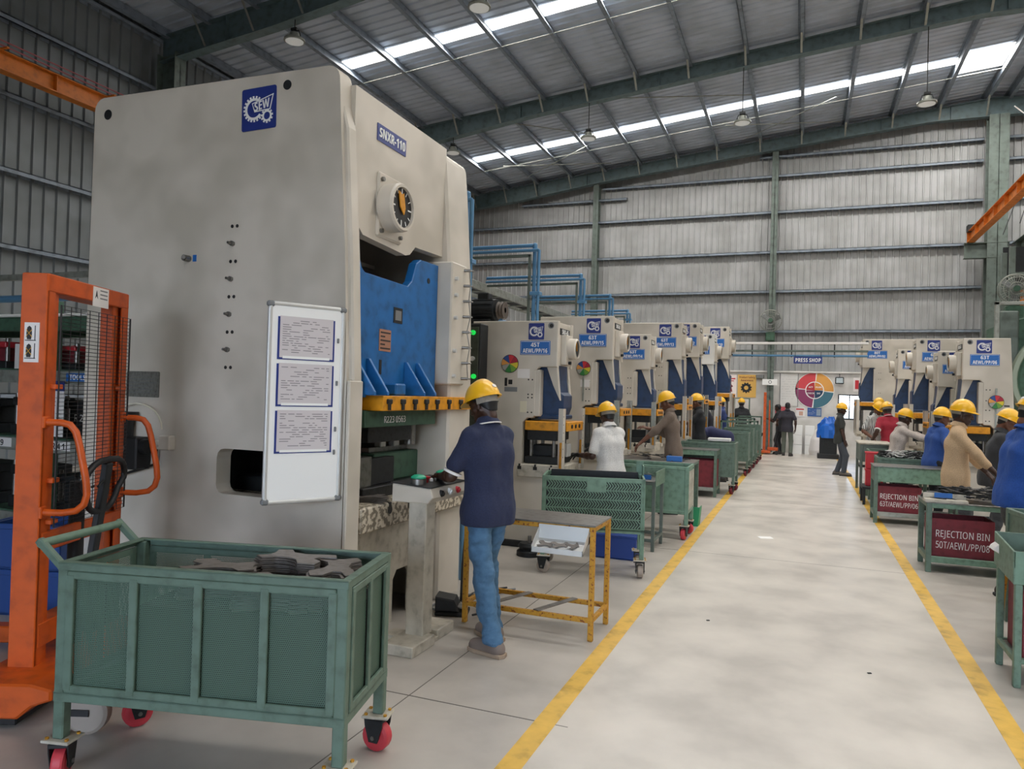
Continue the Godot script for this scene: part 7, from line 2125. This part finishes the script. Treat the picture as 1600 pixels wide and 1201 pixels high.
	f.cap(hip + Vector3(-0.055, -0.02, 0), hip + Vector3(0.055, -0.02, 0), 0.125 * s + bulk, 0.125 * s + bulk, 0.05)
	f.cap(hip + Vector3(-0.055, -hem, 0), hip + Vector3(0.055, -hem, 0), 0.128 * s + bulk, 0.128 * s + bulk, 0.05)
	f.cap(hip + up * 0.02 + Vector3(-0.05, 0, 0), chest + Vector3(-0.07, 0, 0.005), 0.106 * s + bulk, 0.106 * s + bulk, 0.06)
	f.cap(hip + up * 0.02 + Vector3(0.05, 0, 0), chest + Vector3(0.07, 0, 0.005), 0.106 * s + bulk, 0.106 * s + bulk, 0.06)
	f.cap(chest + Vector3(-0.075, 0, 0), shy + Vector3(-0.1, -0.03, 0), 0.11 * s, 0.075 * s, 0.05)
	f.cap(chest + Vector3(0.075, 0, 0), shy + Vector3(0.1, -0.03, 0), 0.11 * s, 0.075 * s, 0.05)
	f.cap(shy + Vector3(0, -0.02, 0), neck - up * 0.02, 0.085 * s, 0.07 * s, 0.04)
	for sd in [-1, 1]:
		var r: Array = R[sd]
		f.cap(shy + Vector3(0.07 * sd, -0.015, 0), r[0] + Vector3(-0.015 * sd, -0.012, 0), 0.07 * s, 0.058 * s, 0.04)
		if lng:
			f.cap(r[0] + Vector3(-0.01 * sd, -0.01, 0), r[1], 0.06 * s, 0.055 * s, 0.035)
			f.cap(r[1], r[1].lerp(r[2], o.get("cuff", 0.86)), 0.056 * s, 0.046 * s, 0.03)
		else:
			f.cap(r[0] + Vector3(-0.01 * sd, -0.01, 0), r[0].lerp(r[1], 0.74), 0.06 * s, 0.061 * s, 0.035)
	if cell < 0.02:
		f.wrinkle(0.01, 3.5, int(o.at.x * 100) + 5, 0.7)
		f.wrinkle(0.005, 11.0, int(o.at.z * 100) + 9, 0.6)
	f.cut(hip + Vector3(0, -hem - 0.015, 0), Vector3.DOWN)
	for sd in [-1, 1]:
		pass
	net = net_new()
	f.build(net)
	var shirt := part(t, "shirt", net_mesh(net), o.shirt)
	var ck: Vector3 = neck + up * 0.022
	var cp := []
	for k in 18:
		var a := TAU * k / 18
		var q := Vector3(sin(a) * 0.068, 0.012 + 0.014 * cos(a), cos(a) * 0.066) * s
		cp.append(ck + Basis(Vector3.RIGHT, -lean) * q)
	var cx := Transform3D(Basis(Vector3.RIGHT, -lean - 0.18), ck)
	part(shirt, "collar", mb().lathe([Vector2(0.056, 0.03), Vector2(0.062, 0.033), Vector2(0.088, -0.012), Vector2(0.09, -0.02), Vector2(0.08, -0.02)], cx, 20), o.get("collar", o.shirt))
	if o.has("trim"):
		var tp := []
		for k in 18:
			tp.append(cx * Vector3(sin(TAU * k / 18) * 0.089, -0.017, cos(TAU * k / 18) * 0.089))
		part(shirt, "collar_stripe", mb().tube(tp, 0.005, 5, true), o.trim)
		for sd in [-1, 1]:
			var r: Array = R[sd]
			var e: Vector3 = r[0].lerp(r[1], 0.93)
			var ax: Vector3 = (r[1] - r[0]).normalized()
			part(shirt, "cuff_stripe", mb().cyl(e - ax * 0.012, e + ax * 0.004, 0.063 * s, 0.061 * s, 18), o.trim)
	for q in o.get("stripes", []):
		pass
	# trousers
	f = Field.new(tight_lo, Vector3(tight_hi.x, hip.y + 0.14, tight_hi.z), cell)
	f.cap(hip + Vector3(-0.05, 0.03, 0), hip + Vector3(0.05, 0.03, 0), 0.094 * s, 0.094 * s, 0.05)
	f.cap(hip + Vector3(-0.05, -0.04, 0.01), hip + Vector3(0.05, -0.04, 0.01), 0.098 * s, 0.098 * s, 0.05)
	for sd in [-1, 1]:
		var r: Array = R[sd]
		f.cap(r[3], r[4], 0.088 * s, 0.068 * s, 0.025)
		f.cap(r[4], r[5] + Vector3(0, -0.03, 0), 0.068 * s, 0.06 * s, 0.025)
	if cell < 0.02:
		f.wrinkle(0.02, 4.0, int(o.at.x * 77), 1.6)
		f.wrinkle(0.008, 12.0, 13, 1.8)
	f.cut(Vector3(0, 0.075 * s, 0), Vector3.DOWN)
	net = net_new()
	f.build(net)
	part(t, "trousers", net_mesh(net), o.trousers)
	# shoes
	if shoe_mesh.is_empty():
		var g := Field.new(Vector3(-0.08, 0.0, -0.24), Vector3(0.08, 0.17, 0.12), 0.009)
		g.cap(Vector3(0, 0.045, 0.045), Vector3(0, 0.04, -0.15), 0.042, 0.044, 0.03)
		g.cap(Vector3(0, 0.06, 0.03), Vector3(0, 0.1, 0.01), 0.045, 0.046, 0.04)
		g.cap(Vector3(0, 0.08, 0.0), Vector3(0, 0.05, -0.12), 0.036, 0.034, 0.03)
		g.cut(Vector3(0, 0.02, 0), Vector3.DOWN)
		g.cut(Vector3(0, 0.125, 0), Vector3.UP)
		net = net_new()
		g.build(net)
		shoe_mesh.append(net_mesh(net))
		shoe_mesh.append(mb().prism(polyv([-0.045, 0.085, -0.048, -0.03, -0.052, -0.13, -0.035, -0.19, 0.0, -0.205, 0.035, -0.19, 0.052, -0.13, 0.048, -0.03, 0.045, 0.085, 0.0, 0.1]), Transform3D(Basis(Vector3.RIGHT, Vector3.BACK, Vector3.UP), Vector3(0, 0, 0)), 0.028, 0.004).mesh())
	for sd in [-1, 1]:
		var sh := part(t, "shoe", shoe_mesh[0], o.get("shoe", mat("2a2522", 0.6)))
		sh.transform = Transform3D(Basis(Vector3.UP, -0.15 * sd + o.get("toe", 0.0)).scaled(Vector3.ONE * s * 0.95), Vector3(R[sd][5].x, 0, R[sd][5].z))
		part(sh, "sole", shoe_mesh[1], o.get("sole", M.dark))
	# helmet or hair
	if helmet_meshes.is_empty():
		helmets()
	if o.get("helmet", true):
		var he := part(t, "safety_helmet", helmet_meshes[0], M.helmet)
		he.transform = Transform3D((hb * Basis(Vector3.RIGHT, o.get("hat", 0.0))).scaled(Vector3.ONE * s), skull + hb * Vector3(0, 0.082, -0.006) * s)
		part(he, "headband", helmet_meshes[1], M.grey if cell > 0.02 else mat("8f8a80", 0.7))
		if cell < 0.02:
			part(he, "round_badge", helmet_meshes[2], M.paper)
	if hair_mesh == null:
		var g := Field.new(Vector3(-0.12, -0.09, -0.16), Vector3(0.12, 0.22, 0.14), 0.009)
		g.cap(Vector3(0, 0.088, 0.014), Vector3(0, 0.093, -0.03), 0.086, 0.08, 0.02, false, Vector3(1.1, 1, 1))
		g.cap(Vector3(0, 0.03, 0.03), Vector3(0, 0.0, 0.028), 0.06, 0.056, 0.03, false, Vector3(0.95, 1, 1))
		g.cut(Vector3(0, 0.07, -0.045), Vector3(0, -0.75, -0.66))
		g.cut(Vector3(0, -0.025, 0.03), Vector3(0, -1, 0))
		net = net_new()
		g.build(net)
		hair_mesh = net_mesh(net)
	var hh := part(t, "hair", hair_mesh, M.black)
	hh.transform = Transform3D(hb.scaled(Vector3.ONE * s * 0.985), skull)
	return t

func cloth(c, tex := "cloth", scale := 4.0) -> StandardMaterial3D:
	var m := mat(c, 0.85, 0, 1, scale, tex)
	m.rim_enabled = true
	m.rim = 0.15
	return m

func face(dx: float, dz: float) -> float:
	return atan2(-dx, -dz)

func local(at: Vector3, yaw: float, p: Vector3) -> Vector3:
	return Basis(Vector3.UP, -yaw) * (p - at)

func people():
	var dark := mat("3d261c", 0.45)
	var brown := mat("6b4432", 0.5)
	var jeans := cloth("4d7394", "denim", 2.2)
	var black_cloth := cloth("26282c")
	var grey_cloth := cloth("45484c")
	var y := face(-0.92, -0.38)
	var a := Vector3(-1.92, 0, -4.5)
	person({"label": "person in navy polo shirt, jeans and yellow helmet working at the big press", "at": a, "yaw": y, "h": 1.0, "cell": 0.012, "skin": dark, "lean": 0.06, "nod": 0.28, "turn": 0.15,
		"hip": 0.905, "shirt": cloth("272f4e"), "collar": cloth("272f4e"), "trim": M.paper, "trousers": jeans, "hem": 0.1, "bulk": 0.014, "shoe": mat("7d7068", 0.8), "sole": mat("a08c78", 0.8),
		"lh": local(a, y, Vector3(-2.27, 1.08, -4.5)), "rh": local(a, y, Vector3(-2.42, 1.1, -4.95)), "lf": Vector3(-0.12, 0, 0.2), "rf": Vector3(0.1, 0, -0.02), "pole": Vector3(-0.55, -0.8, 0.3)})
	y = face(-0.75, -0.66)
	a = Vector3(-1.98, 0, -8.1)
	person({"label": "person in white shirt, black gloves and yellow helmet turned away at press 16", "at": a, "yaw": y, "cell": 0.015, "skin": dark, "h": 0.95, "lean": 0.12, "nod": 0.2, "hip": 0.85, "gloves": true,
		"shirt": cloth("e8e6e2"), "trousers": grey_cloth, "lh": local(a, y, Vector3(-2.35, 0.98, -8.1)), "rh": local(a, y, Vector3(-2.4, 1.0, -8.5)), "pole": Vector3(-0.2, -0.9, 0.6)})
	y = face(-0.95, 0.1)
	a = Vector3(-1.72, 0, -10.8)
	person({"label": "person in brown long-sleeved shirt and yellow helmet reaching into a press", "at": a, "yaw": y, "cell": 0.016, "skin": brown, "lean": 0.12, "nod": 0.25, "hip": 0.93, "long": true, "cuff": 0.4,
		"shirt": cloth("7a6a5e"), "trousers": grey_cloth, "lh": local(a, y, Vector3(-2.13, 1.02, -10.5)), "rh": local(a, y, Vector3(-2.1, 1.2, -10.9))})
	y = face(-0.9, 0.35)
	a = Vector3(-1.89, 0, -14.9)
	person({"label": "person in black T-shirt and yellow helmet, nearest of the two black shirts on the left", "at": a, "yaw": y, "cell": 0.018, "skin": brown, "h": 1.02, "nod": 0.1, "lean": 0.04, "turn": -0.2,
		"shirt": black_cloth, "trousers": grey_cloth, "lh": local(a, y, Vector3(-2.3, 1.2, -14.75)), "rh": local(a, y, Vector3(-2.25, 1.1, -15.1))})
	y = face(-0.9, 0.2)
	a = Vector3(-1.94, 0, -17.1)
	person({"label": "person in dark shirt and yellow helmet just behind the nearest black T-shirt", "at": a, "yaw": y, "skin": dark, "nod": 0.35, "lean": 0.15,
		"shirt": cloth("2b2a35"), "trousers": grey_cloth, "lh": local(a, y, Vector3(-2.3, 1.05, -17.0)), "rh": local(a, y, Vector3(-2.3, 1.05, -17.35))})
	y = face(-0.8, -0.6)
	a = Vector3(-1.6, 0, -15.6)
	person({"label": "person in navy shirt bent far over a green trolley on the left", "at": a, "yaw": face(-1.0, 0.15), "skin": dark, "lean": 1.35, "nod": 0.2, "hip": 0.92, "hipz": 0.2, "helmet": false,
		"shirt": cloth("2c3157"), "trousers": grey_cloth, "lh": Vector3(-0.12, 0.86, -0.55), "rh": Vector3(0.15, 0.86, -0.6), "lf": Vector3(-0.12, 0, 0.1), "rf": Vector3(0.12, 0, 0.15)})
	y = face(-0.95, 0.1)
	a = Vector3(-1.86, 0, -19.38)
	person({"label": "person in blue shirt and yellow helmet far down the left row", "at": a, "yaw": y, "skin": brown, "nod": 0.2, "lean": 0.06,
		"shirt": cloth("37487f"), "trousers": grey_cloth, "lh": local(a, y, Vector3(-2.2, 1.0, -19.25)), "rh": local(a, y, Vector3(-2.2, 1.05, -19.6))})
	y = face(-0.1, -1)
	a = Vector3(-1.72, 0, -23.4)
	person({"label": "person in black shirt and yellow helmet seen from behind by the far posters", "at": a, "yaw": y, "skin": dark, "nod": 0.1, "shirt": black_cloth, "trousers": grey_cloth, "lh": Vector3(-0.2, 1.15, -0.2), "rh": Vector3(0.2, 1.15, -0.2)})
	a = Vector3(-0.42, 0, -24.3)
	person({"label": "bare-headed person in dark shirt and grey trousers walking off at the end of the aisle", "at": a, "yaw": face(0.1, -1), "skin": dark, "h": 0.97, "helmet": false, "nod": 0.1, "shirt": cloth("35333d"), "trousers": cloth("6b7268"), "rh": Vector3(0.24, 0.85, 0.02), "lh": Vector3(-0.3, 1.0, -0.1), "lf": Vector3(-0.1, 0, -0.05), "rf": Vector3(0.12, 0, 0.08)})
	a = Vector3(-0.63, 0, -24.95)
	person({"label": "bare-headed person in black gripping the far orange stacker's handle", "at": a, "yaw": face(-0.8, -0.3), "skin": dark, "helmet": false, "h": 0.93, "lean": 0.12, "nod": 0.1, "shirt": black_cloth, "trousers": black_cloth, "lh": Vector3(-0.15, 1.1, -0.35), "rh": Vector3(0.18, 1.1, -0.35)})
	a = Vector3(0.82, 0, -18.65)
	person({"label": "person in black shirt and yellow helmet standing alone beside the right yellow line", "at": a, "yaw": face(0.93, 0.1), "skin": dark, "h": 0.965, "nod": 0.12, "cell": 0.02, "shirt": cloth("3a3d3b"), "trousers": cloth("4a505a"), "shoe": mat("5a544e", 0.7), "rh": Vector3(0.17, 0.82, -0.12), "lh": Vector3(-0.2, 0.85, -0.05), "lf": Vector3(-0.1, 0, 0.06), "rf": Vector3(0.1, 0, -0.1)})
	var striped := cloth("e6e6e4")
	striped.albedo_texture = stripes()
	striped.uv1_scale = Vector3.ONE * 9.0
	striped.uv1_world_triplanar = false
	a = Vector3(1.42, 0, -17.1)
	person({"label": "person in black and white striped shirt and yellow helmet on the right", "at": a, "yaw": face(0.5, 0.85), "skin": brown, "cell": 0.02, "nod": 0.4, "lean": 0.1, "shirt": striped, "trousers": black_cloth, "lh": Vector3(-0.15, 1.0, -0.25), "rh": Vector3(0.2, 0.98, -0.2)})
	a = Vector3(1.62, 0, -16.2)
	person({"label": "person in red T-shirt and yellow helmet leaning on a bench", "at": a, "yaw": face(-0.35, -0.9), "skin": dark, "cell": 0.018, "nod": 0.2, "lean": 0.2, "h": 1.0, "shirt": cloth("a82338"), "trim": M.paper, "trousers": black_cloth, "lh": Vector3(-0.3, 0.95, -0.1), "rh": Vector3(0.2, 1.0, -0.3)})
	a = Vector3(1.66, 0, -19.4)
	person({"label": "person in yellow helmet mostly hidden behind the striped and red shirts", "at": a, "yaw": face(0.6, 0.6), "skin": dark, "h": 1.05, "shirt": black_cloth, "trousers": black_cloth})
	y = face(0.95, -0.1)
	a = Vector3(1.4, 0, -13.25)
	person({"label": "person in pale patterned shirt and yellow helmet reaching towards a press on the right", "at": a, "yaw": y, "cell": 0.017, "skin": dark, "h": 0.93, "lean": 0.18, "nod": 0.15, "long": true, "shirt": cloth("c9bdb6", "grime", 7.0), "trousers": grey_cloth, "lh": local(a, y, Vector3(1.95, 1.12, -13.4)), "rh": local(a, y, Vector3(1.95, 1.1, -13.0))})
	y = face(0.9, -0.4)
	a = Vector3(1.78, 0, -12.22)
	person({"label": "person in blue shirt and yellow helmet with back to us behind bin 06's bench", "at": a, "yaw": y, "cell": 0.016, "skin": brown, "h": 0.95, "lean": 0.16, "nod": 0.05, "turn": -0.3, "shirt": cloth("2f55a0"), "trousers": black_cloth, "lh": local(a, y, Vector3(2.2, 1.1, -12.5)), "rh": local(a, y, Vector3(2.15, 1.1, -12.0))})
	y = face(0.97, 0.2)
	a = Vector3(1.62, 0, -9.55)
	person({"label": "person in beige long-sleeved shirt and yellow helmet in profile behind the heaped bench", "at": a, "yaw": y, "cell": 0.013, "skin": dark, "h": 1.0, "nod": 0.1, "lean": 0.04, "long": true, "cuff": 0.62, "shirt": cloth("d4b48e"), "trousers": grey_cloth, "bulk": 0.01, "lh": local(a, y, Vector3(1.95, 0.93, -9.75)), "rh": local(a, y, Vector3(1.98, 0.92, -9.3))})
	y = face(0.8, 0.1)
	a = Vector3(2.1, 0, -10.3)
	person({"label": "person in dark grey shirt and yellow helmet, face hidden, right of the beige shirt", "at": a, "yaw": y, "cell": 0.015, "skin": brown, "h": 0.96, "lean": 0.22, "nod": 0.3, "shirt": cloth("3a3c40"), "trousers": grey_cloth, "lh": local(a, y, Vector3(2.48, 0.95, -10.5)), "rh": local(a, y, Vector3(2.48, 0.95, -10.1))})
	y = face(0.95, -0.25)
	a = Vector3(1.73, 0, -7.55)
	person({"label": "person in bright blue polo shirt and yellow helmet, nearest on the right", "at": a, "yaw": y, "cell": 0.012, "skin": brown, "h": 1.03, "lean": 0.14, "nod": 0.3, "shirt": cloth("1f4fa0"), "trousers": cloth("4b4d50"), "bulk": 0.012, "hem": 0.11, "lh": local(a, y, Vector3(2.2, 0.98, -7.8)), "rh": local(a, y, Vector3(2.12, 1.0, -7.2))})

func stripes() -> ImageTexture:
	var im := Image.create(64, 64, false, Image.FORMAT_RGB8)
	im.fill(Color(0.95, 0.95, 0.94))
	for k in 4:
		im.fill_rect(Rect2i(k * 16, 0, 6, 64), Color(0.13, 0.14, 0.17))
	return ImageTexture.create_from_image(im)
